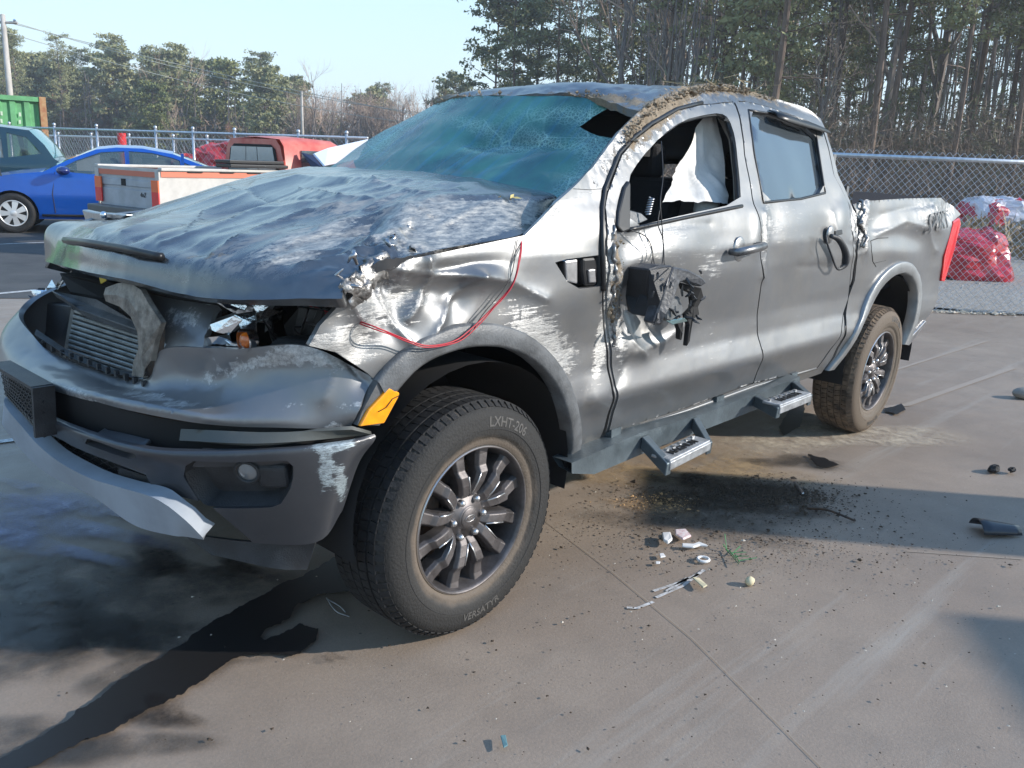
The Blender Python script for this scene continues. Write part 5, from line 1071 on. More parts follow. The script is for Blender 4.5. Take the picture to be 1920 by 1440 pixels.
# curtain airbag, limp over the driver's window
bagpx = [(1318, 215), (1340, 222), (1352, 262), (1360, 330), (1362, 384), (1290, 383), (1236, 383), (1238, 370), (1262, 330), (1290, 275), (1305, 235)]
BAG = Net([[sy(1236, 384, .74), sy(1290, 384, .74), sy(1364, 384, .76)], [sy(1262, 325, .66), sy(1310, 320, .64), sy(1364, 315, .70)], [sy(1310, 212, .57), sy(1325, 212, .58), sy(1345, 216, .60)]])
panel('curtain_airbag', BAG, bagpx, (), .012, M_BAG, T, lambda q, P: .02*fbm(P*[9, 3, 4], 3, 6)+.008*ridged(P*[16, 3, 7], 2, 3), lip=0)
MB().grid(np.stack([[sy(1342, 215, .60), sy(1366, 262, .68), sy(1374, 330, .74), sy(1376, 384, .78)], [sy(1360, 222, .64), sy(1378, 262, .70), sy(1386, 330, .76), sy(1388, 384, .80)]])).obj('pillar_trim', M_HEAD, T, True)
bt_ = [sy(1345, 298, .66), sy(1338, 330, .66), sy(1318, 380, .68)]; MB().grid(np.stack([np.array(bt_), np.array(bt_)+[-.075, 0, .01]])).obj('seat_belt', M_DARK, T)
bg = MB().ball(sy(1325, 392, .70), .085, 16, 10, (1, .5, .9)); bg.obj('side_airbag', M_BAG, T, True)
# dark sheets added so the cab looks shaded through the windscreen hole
MB().box((-1.95, -.56, 1.58), (1.6, .03, .30)).obj('headliner_and_fill', M_DARK, T); MB().box((-1.28, .05, 1.60), (.05, 1.0, .16)).obj('dark_header_fill', M_DARK, T)
# wiper, leaves, mud clods
MB().tube(curve3([PX(985, 373, -.55), PX(1005, 366, -.60), PX(1009, 350, -.64), PX(1008, 335, -.66)], 12), [.004]*4+[.006]*8, 5).obj('wiper_arm', M_STEEL, T, True)
M_LEAF = mat('dry_leaf', (.62, .48, .18), .7)
for px, py in ((925, 374), (936, 377), (960, 376), (968, 379), (930, 380)):
    hp = HOOD.P(HOOD.inv([(px, py)]))[0]; d = RNG.normal(0, 1, 3); d[2] *= .2; d /= np.linalg.norm(d); e_ = np.cross(d, [0, 0, 1])
    L4 = [hp+[0, 0, .014]+d*.02, hp+[0, 0, .018]+e_*.006, hp+[0, 0, .014]-d*.02, hp+[0, 0, .012]-e_*.006]; tag(MB().add(L4, [(0, 1, 2, 3)]).obj('dry_leaf', M_LEAF), {925: 'leftmost', 936: 'third from left', 960: 'fourth from left', 968: 'rightmost', 930: 'second from left and lowest'}[px]+' of the yellow dry leaves on the rear of the hood', 'leaf', 'dry leaves on the hood')
mc = MB()
def clods(pts, n, spread, size, zup=.012):
    for k in range(n):
        t = RNG.uniform(0, len(pts)-1); i = int(t); f = t-i; c0 = np.array(pts[i])*(1-f)+np.array(pts[min(i+1, len(pts)-1)])*f
        c0 = c0+RNG.normal(0, 1, 3)*spread; r = RNG.exponential(size)+size*.3
        V = np.array([[1, 0, 0], [-1, 0, 0], [0, 1, 0], [0, -1, 0], [0, 0, 1], [0, 0, -1]])*r*RNG.uniform(.5, 1.3, (6, 3))+c0
        mc.add(V, [(0, 2, 4), (2, 1, 4), (1, 3, 4), (3, 0, 4), (2, 0, 5), (1, 2, 5), (3, 1, 5), (0, 3, 5)])
edge = [tuple(p) for p in onside([(1165, 270), (1200, 225), (1240, 195), (1280, 178), (1340, 168), (1400, 176), (1450, 190)], .01)]
clods(edge, 700, .011, .0026); clods(edge[3:6], 700, .009, .0032)
clods([tuple(PX(820, 196, -1.08)), tuple(PX(880, 182, -1.05)), tuple(PX(960, 180, -1.05))], 200, .009, .0028); clods([tuple(PX(1060, 186, -1.05)), tuple(PX(1120, 183, -1.08)), tuple(PX(1190, 195, -1.12))], 400, .012, .003)
clods([tuple(p) for p in onside([(1152, 440), (1155, 540), (1150, 600)], .004)], 260, .012, .003)
o = mc.obj('mud_clods', M_MUD, T); o['kind'] = 'stuff'
gr = MB()
for k in range(60):
    c0 = np.array(edge[int(RNG.uniform(3, 6))])+RNG.normal(0, .022, 3); d = RNG.normal(0, 1, 3); d[2] = abs(d[2])*.5; gr.tube([c0, c0+d*.02, c0+d*.045], .0009, 3, False)
o = gr.obj('grass_roots', mat('dry_grass', (.42, .33, .2), .9), T); o['kind'] = 'stuff'
MB().tube([onside([(1330, 165)], .0)[0], PX(1345, 118, -1.6)], .0016, 4).obj('twig', M_MUD, T)
# =================================================================== BACKGROUND
def at_ground(px, D):
    p = depthpt(px, D); return np.array([p[0], p[1], 0.0])
# ---- trees
M_BARK = mat('pine_bark', (.20, .145, .11), .95, col2=(.09, .065, .05), vscale=6, stretch=(1, 1, .25), bump=.4, bscale=14)
M_GBARK = mat('grey_bark', (.26, .225, .20), .9, col2=(.13, .11, .10), vscale=5, stretch=(1, 1, .3))
def leaf_mat(name, c1, c2, tr=.25):
    m = bpy.data.materials.new(name); m.use_nodes = True; N = m.node_tree.nodes; L = m.node_tree.links; b = N['Principled BSDF']; b.inputs['Roughness'].default_value = .75
    gi = N.new('ShaderNodeObjectInfo'); nz = N.new('ShaderNodeTexNoise'); nz.inputs['Scale'].default_value = 1.1; nz.inputs['Detail'].default_value = 3; tc = N.new('ShaderNodeTexCoord'); L.new(tc.outputs['Object'], nz.inputs[0])
    ad = N.new('ShaderNodeMath'); ad.operation = 'MULTIPLY_ADD'; L.new(gi.outputs['Random'], ad.inputs[0]); ad.inputs[1].default_value = .5; L.new(nz.outputs[0], ad.inputs[2])
    r = N.new('ShaderNodeValToRGB'); r.color_ramp.elements[0].position = .45; r.color_ramp.elements[1].position = 1.0; r.color_ramp.elements[0].color = (*c1, 1); r.color_ramp.elements[1].color = (*c2, 1)
    L.new(ad.outputs[0], r.inputs[0]); L.new(r.outputs[0], b.inputs['Base Color'])
    return m
M_NEED = leaf_mat('pine_needles', (.13, .145, .065), (.30, .30, .14)); M_NEEDY = leaf_mat('yellow_green_needles', (.09, .115, .03), (.20, .21, .07))  # second needle colour is a yellower green
M_TWIG = leaf_mat('bare_twigs', (.30, .21, .16), (.50, .36, .27)); M_RUSTL = leaf_mat('russet_leaves', (.20, .08, .045), (.32, .16, .09))
def tuft(mb, c, r, n, flat_=.6, sz=.16):
    d = RNG.normal(0, 1, (n, 3)); d /= np.linalg.norm(d, axis=1)[:, None]; p = c+d*(RNG.random((n, 1))**.4)*r*[1, 1, flat_]
    u = RNG.normal(0, 1, (n, 3)); u /= np.linalg.norm(u, axis=1)[:, None]; v = np.cross(u, RNG.normal(0, 1, (n, 3))); v /= np.linalg.norm(v, axis=1)[:, None]+1e-9
    s = sz*RNG.uniform(.6, 1.4, (n, 1)); V = np.stack([p+u*s, p-u*s*.5+v*s*.5, p-u*s*.5-v*s*.5], 1).reshape(-1, 3)
    mb.add(V, [(3*i, 3*i+1, 3*i+2) for i in range(n)])
def limb(mb, a, b, r0, r1, n=4, seg=5, wob=.06):
    a = np.array(a, float); b = np.array(b, float); t = np.linspace(0, 1, seg)[:, None]; P = a+(b-a)*t; L_ = np.linalg.norm(b-a)
    P[1:-1] += RNG.normal(0, wob*L_/seg, (seg-2, 3)); mb.tube(P, np.linspace(r0, r1, seg), n, False); return P
def pine_meshes(H, crown0, R, nb, tf, sz, seed, mn=M_NEED, dead=8):
    global RNG; keep = RNG; RNG = np.random.default_rng(seed)
    tr = MB(); cr = MB(); lean = RNG.normal(0, .012, 2); pts = np.array([[lean[0]*z+.12*math.sin(z*.4+seed), lean[1]*z+.1*math.cos(z*.33+seed)-.1, z] for z in np.linspace(0, H*.97, 12)]); pts[0, :2] = 0
    tr.tube(pts, np.linspace(.125*H/18, .035, 12), 8, False)
    tp = lambda z: np.array([np.interp(z, pts[:, 2], pts[:, k]) for k in range(3)])
    for k in range(dead):
        z = H*RNG.uniform(crown0*.3, crown0); a = RNG.uniform(0, 6.28); L_ = RNG.uniform(.5, 1.8); limb(tr, tp(z), tp(z)+[math.cos(a)*L_, math.sin(a)*L_, RNG.uniform(-.1, .4)], .03, .008, 3, 4)
    for k in range(nb):
        f = RNG.random()**.8; z = H*(crown0+(1-crown0)*f); a = RNG.uniform(0, 6.28); prof = math.sin(math.pi*min(1, .18+.82*(1-f)))**.6*(.55+.45*(1-f)); L_ = R*prof*RNG.uniform(.5, 1.15)+.3
        e = tp(z)+[math.cos(a)*L_, math.sin(a)*L_, L_*RNG.uniform(.05, .55)]; P = limb(tr, tp(z), e, .05, .012, 3, 5)
        for q in range(3): tuft(cr, P[4-q]+RNG.normal(0, .2, 3)*[1, 1, .5], RNG.uniform(.35, .75)*R/2.6, tf, .5, sz)
    me = []
    for b, n_, m_ in ((tr, 'trunk', M_BARK), (cr, 'crown', mn)):
        o = b.obj(n_, m_); me.append(o.data); bpy.data.objects.remove(o)
    RNG = keep; return me
def bare_meshes(H, seed, mb_=None, mt=None, leaves=0, spread=1.0, bark=None):
    global RNG; keep = RNG; RNG = np.random.default_rng(seed); tr = MB(); cr = MB()
    def grow(a, d, L_, r, lev):
        b = a+d*L_; limb(tr if lev < 2 else cr, a, b, r, r*.6, 5 if lev < 2 else 3, 4, .12)
        if lev >= 4:
            return
        n = (5, 4, 4, 3)[lev]
        for k in range(n):
            t = RNG.uniform(.35, 1) if lev else RNG.uniform(.4, 1.0); nd = d+RNG.normal(0, .45*spread, 3); nd[2] += .25; nd /= np.linalg.norm(nd)
            grow(a+(b-a)*t, nd, L_*RNG.uniform(.45, .7), r*.5*(1.1-t*.3), lev+1)
        if leaves and lev >= 2: tuft(cr, b, .5, leaves, .8, .12)
    grow(np.zeros(3), np.array([RNG.normal(0, .03), RNG.normal(0, .03), 1.0]), H*.55, .011*H, 0)
    me = []
    for b, n_, m_ in ((tr, 'trunk', bark or M_GBARK), (cr, 'crown', mt or M_TWIG)):
        o = b.obj(n_, m_); me.append(o.data); bpy.data.objects.remove(o)
    RNG = keep; return me
NEAR = [pine_meshes(18+s, (.24, .38, .16, .30)[s], 2.5+.3*(s % 2), (74, 60, 84, 66)[s], 34, .115, 40+s) for s in range(4)]
NEARG = [pine_meshes(15, .25, 2.8, 60, 26, .17, 60+s) for s in range(2)]
BARE = [bare_meshes(15+s, 80+s) for s in range(4)]; BARER = [bare_meshes(11, 90+s, mt=M_RUSTL, leaves=5) for s in range(2)]; BROWN = [bare_meshes(14, 95+s, mt=M_TWIG, leaves=3, spread=1.2) for s in range(2)]
BUSHP = [pine_meshes(11, .08, 3.4, 70, 26, .26, 70+s, M_NEEDY if s == 1 else M_NEED, 2) for s in range(3)]
def tree(kind, me, pos, s, rz, label, group, cat='tree'):
    t = thing(kind, label, cat, tuple(pos), rz, group); t.scale = (s, s, s)
    for m_, n_ in zip(me, ('trunk', 'crown')): link(bpy.data.objects.new(n_, m_), t)
    if group: TREES.append(t)
    return t
TREES = []
def tl(px, what): return what
MARKS = [(-999, 'left of the utility pole'), (60, 'above the green container'), (150, 'above the blue sedan roof'), (260, 'above the sedan rear'), (380, 'above the red wrecks'), (520, 'above the red cab'), (640, 'above the far hood corner'), (760, 'left of the windscreen top'), (880, 'above the windscreen'), (1060, 'above the roof front'), (1180, 'above the roof mud'), (1330, 'above the door pillar'), (1460, 'above the rear window'), (1580, 'above the truck bed'), (1700, 'above the tail lamp'), (1810, 'above the red bundles'), (1920, 'beyond the right edge')]
ORD = ['', 'second', 'third', 'fourth', 'fifth', 'sixth', 'seventh', 'eighth', 'ninth', 'tenth', 'eleventh', 'twelfth', 'thirteenth', 'fourteenth', 'fifteenth', 'sixteenth', 'seventeenth', 'eighteenth', 'nineteenth', 'twentieth', 'twenty-first', 'twenty-second', 'twenty-third']
def label_trees():
    bins = {}
    for t in TREES:
        p = proj(np.array(t.location)+[0, 0, 5.0]); mk = [m for x, m in MARKS if p[0] >= x][-1]; bins.setdefault((t['label'], mk), []).append((p[0], t))
    for (lb, mk), L_ in bins.items():
        L_.sort(key=lambda a: a[0])
        for i, (_, t) in enumerate(L_): t['label'] = lb+' '+mk+('' if len(L_) == 1 else ', leftmost' if i == 0 else ', rightmost' if i == len(L_)-1 else ', %s from left' % ORD[min(i, len(ORD)-1)])
R2 = np.random.default_rng(5)
G1 = 'pines and bare trees behind the right-hand fence'; G2 = 'far wood beyond the yard on the left'
# the stand of tall pines behind the truck, on the right
for k in range(84):
    px = 1190+R2.random()*1050; D = 33+R2.random()**1.2*42
    if px < 1330: D = 40+R2.random()*30
    if px < 1520 and R2.random() < .5: continue
    u = R2.random(); p = at_ground(px, D)
    if u < .56: tree('pine_tree', NEAR[R2.integers(4)], p, R2.uniform(.85, 1.12), R2.uniform(0, 6.28), tl(px, 'tall bare-trunked pine'), G1)
    elif u < .70: tree('pine_tree', NEARG[R2.integers(2)], p, R2.uniform(.6, .95), R2.uniform(0, 6.28), tl(px, 'bushy dark pine'), G1)
    elif u < .92: tree('bare_tree', BARE[R2.integers(4)], p, R2.uniform(.8, 1.2), R2.uniform(0, 6.28), tl(px, 'thin leafless grey tree'), G1)
    else: tree('bare_tree', BROWN[R2.integers(2)], p, R2.uniform(.5, .9), R2.uniform(0, 6.28), tl(px, 'dense brown leafless tree'), G1)
# dark green group left of them, lighter air between
for px, D, s, v in ((925, 74, .92, 0), (960, 70, .95, 1), (1000, 72, 1.0, 2), (1035, 68, 1.02, 3), (1075, 70, .98, 0), (1110, 64, 1.0, 1), (1150, 66, .96, 2), (985, 78, .9, 3), (1060, 80, 1.0, 2), (1130, 78, 1.0, 0), (1190, 70, .95, 1), (1375, 42, .9, 3), (1400, 50, 1.05, 1)):
    tree('pine_tree', NEAR[v] if s > .96 else NEARG[v % 2], at_ground(px, D), s*1.02 if s > .96 else s*1.25, R2.uniform(0, 6), tl(px, 'green pine against the sky'), G1)
for px, D in ((1205, 60), (1240, 52), (1270, 48), (1290, 55), (1310, 50), (1345, 56), (1215, 75), (1165, 55), (1420, 60)):
    tree('bare_tree', BARE[R2.integers(4)], at_ground(px, D), R2.uniform(1.0, 1.35), R2.uniform(0, 6), tl(px, 'tall leafless tree against the sky'), G1)
# the far wood on the left
for k in range(118):
    px = -120+R2.random()*1020; D = 105+R2.random()*40; p = at_ground(px, D); u = R2.random()
    green = .62 if px < 560 else .16
    hs = 1.0 if px < 560 else .9
    if u < green*.6: tree('pine_tree', BUSHP[R2.integers(3)], p, R2.uniform(.92, 1.2)*hs, R2.uniform(0, 6.28), tl(px, 'rounded far green pine'), G2)
    elif u < green: tree('pine_tree', NEARG[R2.integers(2)], p, R2.uniform(.75, .98)*hs, R2.uniform(0, 6.28), tl(px, 'taller far dark pine'), G2)
    elif u < .80: tree('bare_tree', BROWN[R2.integers(2)], p, R2.uniform(.55, .78)*hs, R2.uniform(0, 6.28), tl(px, 'far brownish leafless tree'), G2)
    elif u < .93: tree('bare_tree', BARE[R2.integers(4)], p, R2.uniform(.45, .62)*hs, R2.uniform(0, 6.28), tl(px, 'far pale-trunked bare tree'), G2)
    else: tree('bare_tree', BARER[R2.integers(2)], p, R2.uniform(.45, .7), R2.uniform(0, 6.28), tl(px, 'far russet tree with dead leaves'), G2)
for k in range(60):
    px = 545+R2.random()*360; tree('bare_tree', (BROWN[R2.integers(2)] if R2.random() < .6 else BARE[R2.integers(4)]), at_ground(px, 103+R2.random()*30), R2.uniform(.46, .68), R2.uniform(0, 6.28), tl(px, 'far grey brown bare tree'), G2)
for px, D, s, m_, lb_ in ((293, 98, .72, BUSHP[1], 'yellow green bushy pine standing forward of the far wood'), (440, 95, .40, BARER[0], 'small russet orange tree in front of the far wood'), (330, 96, .40, BARE[1], 'slim pale leafless tree right of the yellow green pine'),
                        (590, 100, .66, BARE[2], 'tall pale leafless tree rising above the left wood'), (345, 105, .80, BARE[3], 'highest bare tree top above the left wood'), (785, 100, .64, BARE[0], 'spreading leafless tree just left of the windscreen top'),
                        (835, 100, .60, BROWN[0], 'rounded brown tree just left of the windscreen top'), (45, 98, .70, NEAR[0], 'lone tall pine top behind the utility pole'), (125, 100, .68, NEAR[1], 'tall pine left of centre above the green container')):
    tree('pine_tree' if 'pine' in lb_ else 'bare_tree', m_, at_ground(px, D), s, 1.0, lb_, None)
# dense understorey and the far body of the wood (reads as one mass)
def thicket(name, label, xs, D0, D1, n, h, mt, group=None, sz=.35, tw=.5, wd=.35):
    mb = MB(); P = []
    for k in range(n):
        px = R2.uniform(min(xs), max(xs)); D = R2.uniform(D0, D1); p = at_ground(px, D); hh = h*R2.uniform(.3, 1.0)*(1-.35*abs(R2.normal())*.3)
        P.append((p, hh))
    for p, hh in P:
        m = max(6, int(hh*tw*6)); c = p+np.c_[R2.normal(0, .9, (m, 2)), R2.uniform(0, hh, m)]
        u = R2.normal(0, 1, (m, 3)); u[:, 2] += .9; u /= np.linalg.norm(u, axis=1)[:, None]; v = np.cross(u, R2.normal(0, 1, (m, 3))); v /= np.linalg.norm(v, axis=1)[:, None]
        s = sz*R2.uniform(.5, 1.5, (m, 1)); V = np.stack([c+u*s*2, c-u*s+v*s*wd, c-u*s-v*s*wd], 1).reshape(-1, 3); mb.add(V, [(3*i, 3*i+1, 3*i+2) for i in range(m)])
    return tag(mb.obj(name, mt), label, 'undergrowth', kind='stuff')
M_BRUSH = leaf_mat('brushwood', (.12, .09, .065), (.26, .19, .14)); M_BRG = leaf_mat('green_brush', (.07, .085, .04), (.15, .16, .08)); M_PALE = leaf_mat('straw_brush', (.25, .18, .10), (.40, .30, .18))
thicket('undergrowth', 'brown tangled brushwood between the pine trunks', (1150, 2250), 32, 85, 4200, 4.6, M_BRUSH, sz=.16, tw=4.2, wd=.06)
thicket('undergrowth', 'dark green low growth between the pine trunks', (1200, 2250), 36, 80, 900, 6.5, M_BRG, sz=.16, tw=2.6, wd=.22)
thicket('undergrowth', 'grey brown brushwood filling the far left wood', (-200, 1250), 108, 165, 2400, 6.5, M_BRUSH, sz=.42, tw=2.0, wd=.14)
thicket('undergrowth', 'green growth filling the far left wood', (-200, 640), 112, 165, 1200, 8.0, M_BRG, sz=.42, tw=1.6, wd=.35)
thicket('undergrowth', 'straw coloured dry grass at the foot of the wood', (1400, 2200), 17, 27, 1200, .7, M_PALE, sz=.12, tw=4)
# far trunks between the pines (too many and thin to pick apart)
tk = MB()
for k in range(430):
    px = R2.uniform(1180, 2250); D = R2.uniform(40, 85); p = at_ground(px, D); h = R2.uniform(8, 19); l = R2.normal(0, .05, 2); tk.tube([p, p+[l[0]*h*.5, l[1]*h*.5, h*.5], p+[l[0]*h*1.1, l[1]*h, h]], [R2.uniform(.04, .09), .045, .02], 4, False)
for k in range(260):
    px = R2.uniform(-150, 1150); D = R2.uniform(104, 140); p = at_ground(px, D); h = R2.uniform(5, 10); tk.tube([p, p+[R2.normal(0, .3), R2.normal(0, .3), h]], [R2.uniform(.08, .16), .04], 4, False)
tag(tk.obj('distant_trunks', M_GBARK), 'thin far trunks seen between the nearer trees', 'trees', kind='stuff')
# ---- chain-link fences
M_GALV = mat('galvanised_steel', (.55, .57, .60), .38, metal=.7, var=.15, vscale=20)
def fence(label, A, B, h, cell, wr, posts, prail, barbs=True, bottom=0.0, group=None):
    A = np.array(A, float); B = np.array(B, float); L_ = np.linalg.norm(B-A); d = (B-A)/L_; up = np.array([0, 0, 1.])
    f = thing('chain_link_fence', label, 'fence', tuple(A), 0, group); Q = lambda s, z: d*s+up*z
    w = MB(); n = int((L_+h)/cell)
    for k in range(n+1):
        s0 = -h+k*cell
        for sg in (1, -1):
            a = (s0, 0.0) if sg > 0 else (s0+h, 0.0); e = (s0+h, h) if sg > 0 else (s0, h)
            t0, t1 = 0, 1
            xa, xe = a[0], e[0]
            if max(xa, xe) < 0 or min(xa, xe) > L_: continue
            def cl(x): return (x-xa)/(xe-xa)
            lo, hi = sorted((cl(0), cl(L_))); lo = max(lo, 0); hi = min(hi, 1)
            pa, pb = xa+(xe-xa)*lo, xa+(xe-xa)*hi
            za, zb = h*lo, h*hi
            w.tube([Q(pa, za+bottom)+np.array([0, 0, 0]), Q(pb, zb+bottom+(.04 if barbs and hi == 1 else 0))], wr, 3, False)
    o = w.obj('wire_mesh', M_GALV, f); o['kind'] = 'stuff'
    MB().tube([Q(0, h-.03+bottom), Q(L_, h-.03+bottom)], prail, 8).obj('top_rail', M_GALV, f, True)
    for s in posts:
        p = MB().tube([Q(s, 0)+[0, 0, 0], Q(s, h+.03)], prail*1.15, 8); p.ball(Q(s, h+.06), prail*1.6, 8, 5); p.obj('post', M_GALV, f, True)
    return f
a = gnd(1500, 572); b = gnd(2080, 600); fence('chain link fence behind the truck bed at the right edge', a, b, 1.71, .078, .0024, [4.9], .024)
pL = at_ground(-60, 22.5); pR = at_ground(690, 17.2); LL = np.linalg.norm(pR-pL)
def s_at(px):
    d = (pR-pL)/LL; ss = np.linspace(0, LL, 400); q = proj(pL+np.outer(ss, d)+[0, 0, 1.5]); return float(np.interp(px, q[:, 0], ss))
fence('long chain link fence across the yard behind the blue sedan', pL, pR, 1.82, .16, .0032, [s_at(x) for x in (20, 104, 183, 293, 363, 441, 560, 650)], .026, False)
pa, pb = at_ground(60, 33), at_ground(520, 21.0); fence('second chain link fence farther back with a low rail', pa, pb, 1.72, .22, .004, [.5, 3, 6, 9, 12, 14], .03, False)
MB_ = MB(); MB_.tube([at_ground(231, 21.2), at_ground(231, 21.2)+[0, 0, 1.75]], .10, 12); o = MB_.obj('red_bollard', mat('red_post_paint', (.50, .03, .03), .5, var=.2), smooth=True); tag(o, 'thick red post rising behind the blue sedan roof', 'post')
# ---- green shipping container
M_CG = mat('green_container_paint', (.10, .30, .13), .55, var=.18, vscale=3, bump=.1); M_CR = mat('rusted_frame', (.30, .12, .06), .85, col2=(.40, .26, .13), vscale=6)
cR = at_ground(93, 24.0); dirc = at_ground(-420, 20.5)-cR; dirc /= np.linalg.norm(dirc); nrmc = np.array([-dirc[1], dirc[0], 0]); nrmc *= np.sign(nrmc@(CAMP-cR))*1
ct = thing('shipping_container', 'green corrugated shipping container with a rusty corner post at the left edge', 'container', tuple(cR), math.atan2(dirc[1], dirc[0]))
ysg = 1 if np.cross([dirc[0], dirc[1]], [nrmc[0], nrmc[1]]) > 0 else -1
Hc = 2.62; cb = MB(); xs = []; x = .16
while x < 9.5:
    for dx, dy in ((0, 0), (.05, -.06), (.17, -.06), (.22, 0)): xs.append((x+dx, dy*ysg))
    x += .34
P0 = np.array([[x_, y_, .12] for x_, y_ in xs]); P1 = P0+[0, 0, Hc-.24]; cb.grid(np.stack([P0, P1])); cb.obj('corrugated_side', M_CG, ct)
for z in (.06, Hc-.06): MB().box((4.8, 0, z), (9.6, .10, .12)).obj('side_rail', M_CG, ct)
for x_ in (.06, 9.5): MB().box((x_, 0, Hc/2), (.16, .14, Hc+.02)).obj('corner_post', M_CR, ct)
MB().box((4.8, -1.22*ysg, Hc-.02), (9.5, 2.3, .04)).obj('roof', M_CG, ct); MB().box((.02, -1.2*ysg, Hc/2), (.05, 2.3, Hc-.06)).obj('end_wall', M_CR, ct)
mw = mat('white_stencil', (.45, .55, .42), .7)
for x_, z0 in ((.62, .5), (1.05, .45)):
    for k in range(7): MB().box((x_+.02*(k % 2), .012*ysg, 2.15-k*.19), (.05, .012, .10)).obj('stencil_mark', mw, ct)
# ---- utility poles and wires
M_POLE = mat('weathered_pole_wood', (.42, .39, .35), .9, var=.2, vscale=3, stretch=(1, 1, .2))
up_ = thing('utility_pole', 'grey wooden utility pole with a crossarm behind the green container', 'utility pole', tuple(at_ground(30, 47)))
topp = atd(5, 28, 47)-at_ground(30, 47); MB().tube([(0, 0, 0), topp*.5, topp], [.19, .16, .13], 8).obj('pole', M_POLE, up_, True)
ca = topp*.952; rv = np.array([RH[0], RH[1], 0]); MB().tube([ca-rv*.75, ca+rv*.75], .07, 4).obj('crossarm', M_POLE, up_)
for s in (-.6, .6): MB().ball(ca+rv*s+[0, 0, .12], .08, 6, 4).obj('insulator', M_CHROME, up_)
p2 = thing('utility_pole', 'thin pale utility pole standing before the far wood, left of the windscreen', 'utility pole', tuple(at_ground(568, 92)))
MB().tube([(0, 0, 0), (0, 0, 7.5)], [.17, .12], 8).obj('pole', M_POLE, p2, True)
M_WIRE = mat('pale_cable', (.45, .46, .40), .6)
for i, (a_, b_, lb_) in enumerate(((atd(15, 42, 47), atd(900, 236, 60), 'lowest power wire sagging right from the utility pole'), (atd(20, 40, 47), atd(900, 222, 62), 'upper power wire sagging right from the utility pole'), (atd(10, 60, 47), atd(860, 240, 60), 'thin third power wire below the upper two'))):
    t = np.linspace(0, 1, 30)[:, None]; P = a_+(b_-a_)*t+[0, 0, -1]*(4*t*(1-t))*(.3+.5*i % .6); tag(MB().tube(P, .018, 4, False).obj('power_wire', M_WIRE), lb_, 'wire', 'power wires over the left wood')

label_trees()
# =================================================================== OTHER VEHICLES
class CarSide:
    def __init__(s, hw, xc, hl, zb, zt, tuck): s.hw, s.xc, s.hl, s.zb, s.zt, s.tuck = hw, xc, hl, zb, zt, tuck
    def P(s, uv):
        x, z = uv[..., 0], uv[..., 1]; f = np.interp(z, [.15, .3, .55, .62, .8, s.zb-.06, s.zb, s.zb+.05, s.zt], [.93, .97, .995, 1.0, .985, .975, .95, .93, s.tuck])
        pl = 1-.16*np.abs((x-s.xc)/s.hl)**4; return np.stack([x, s.hw*f*pl, z], -1)
def paint_simple(name, c, metal=.35, rough=.28, coat=.8): return mat(name, c, rough, metal=metal, coat=coat, bump=.03, bscale=4, var=.06, vscale=3)
M_GLASS = mat('car_glass', (.10, .15, .16), .05, metal=.35, coat=1, alpha=.62); M_GTEAL = mat('teal_glass', (.02, .20, .23), .08, coat=1, metal=.2, alpha=.9)
M_INT = mat('pale_interior', (.45, .44, .42), .9); M_HUB = mat('hubcap_paint', (.62, .62, .62), .35, metal=.5)
def simple_wheel(parent, x, y, r, sgn, cap=True):
    w = bpy.data.objects.new('wheel', None); link(w, parent); w.location = (x, y, r); w.scale = (1, sgn, 1)
    pr = [(r*.62, .07), (r*.66, .09), (r*.85, .105), (r*.95, .095), (r, .07), (r, 0)]; pr += [(a, -b) for a, b in pr[-2::-1]]
    MB().lathe(pr, 44).obj('tyre', M_RUB, w, True); MB().lathe([(r*.64, .085), (r*.60, .05), (0, .045)], 40).obj('rim_back', M_DARK if not cap else mat('hub_shadow', (.06, .06, .06), .6), w, True)
    MB().lathe([(r*.655, .088), (r*.64, .097), (r*.60, .092), (r*.585, .07)], 44).obj('hubcap_ring', M_HUB, w, True)
    MB().lathe([(0, .105), (r*.12, .102), (r*.2, .09), (r*.22, .06)], 24).obj('hub', M_HUB, w, True)
    for k in range(7):
        a = 2*math.pi*k/7; e = np.array([math.cos(a), 0, math.sin(a)]); t = np.array([-math.sin(a), 0, math.cos(a)]); y_ = np.array([0, 1, 0])
        V = [e*r*.15-t*r*.09, e*r*.15+t*r*.09, e*r*.62+t*r*.15, e*r*.62-t*r*.15]; V = [v+y_*(.098 if i < 2 else .088) for i, v in enumerate(V)]
        MB().prism(V, (0, -.03, 0)).obj('hubcap_spoke', M_HUB, w)
def topgrid(name, prof, S, m, parent, crown=.04, ny=7, hwf=1.0):
    G = []
    for x, z in prof:
        e = S.P(np.array([[x, z]]))[0, 1]*hwf; y = np.linspace(-e, e, ny); G.append(np.stack([np.full(ny, x), y, z+crown*(1-(y/e)**2)], -1))
    return MB().grid(np.array(G)).obj(name, m, parent, True)
def arch(cx, r, z0=.24): a = np.linspace(math.pi+.25, -.25, 15); return [(cx+r*math.cos(t), max(z0, .32+r*math.sin(t))) for t in a]
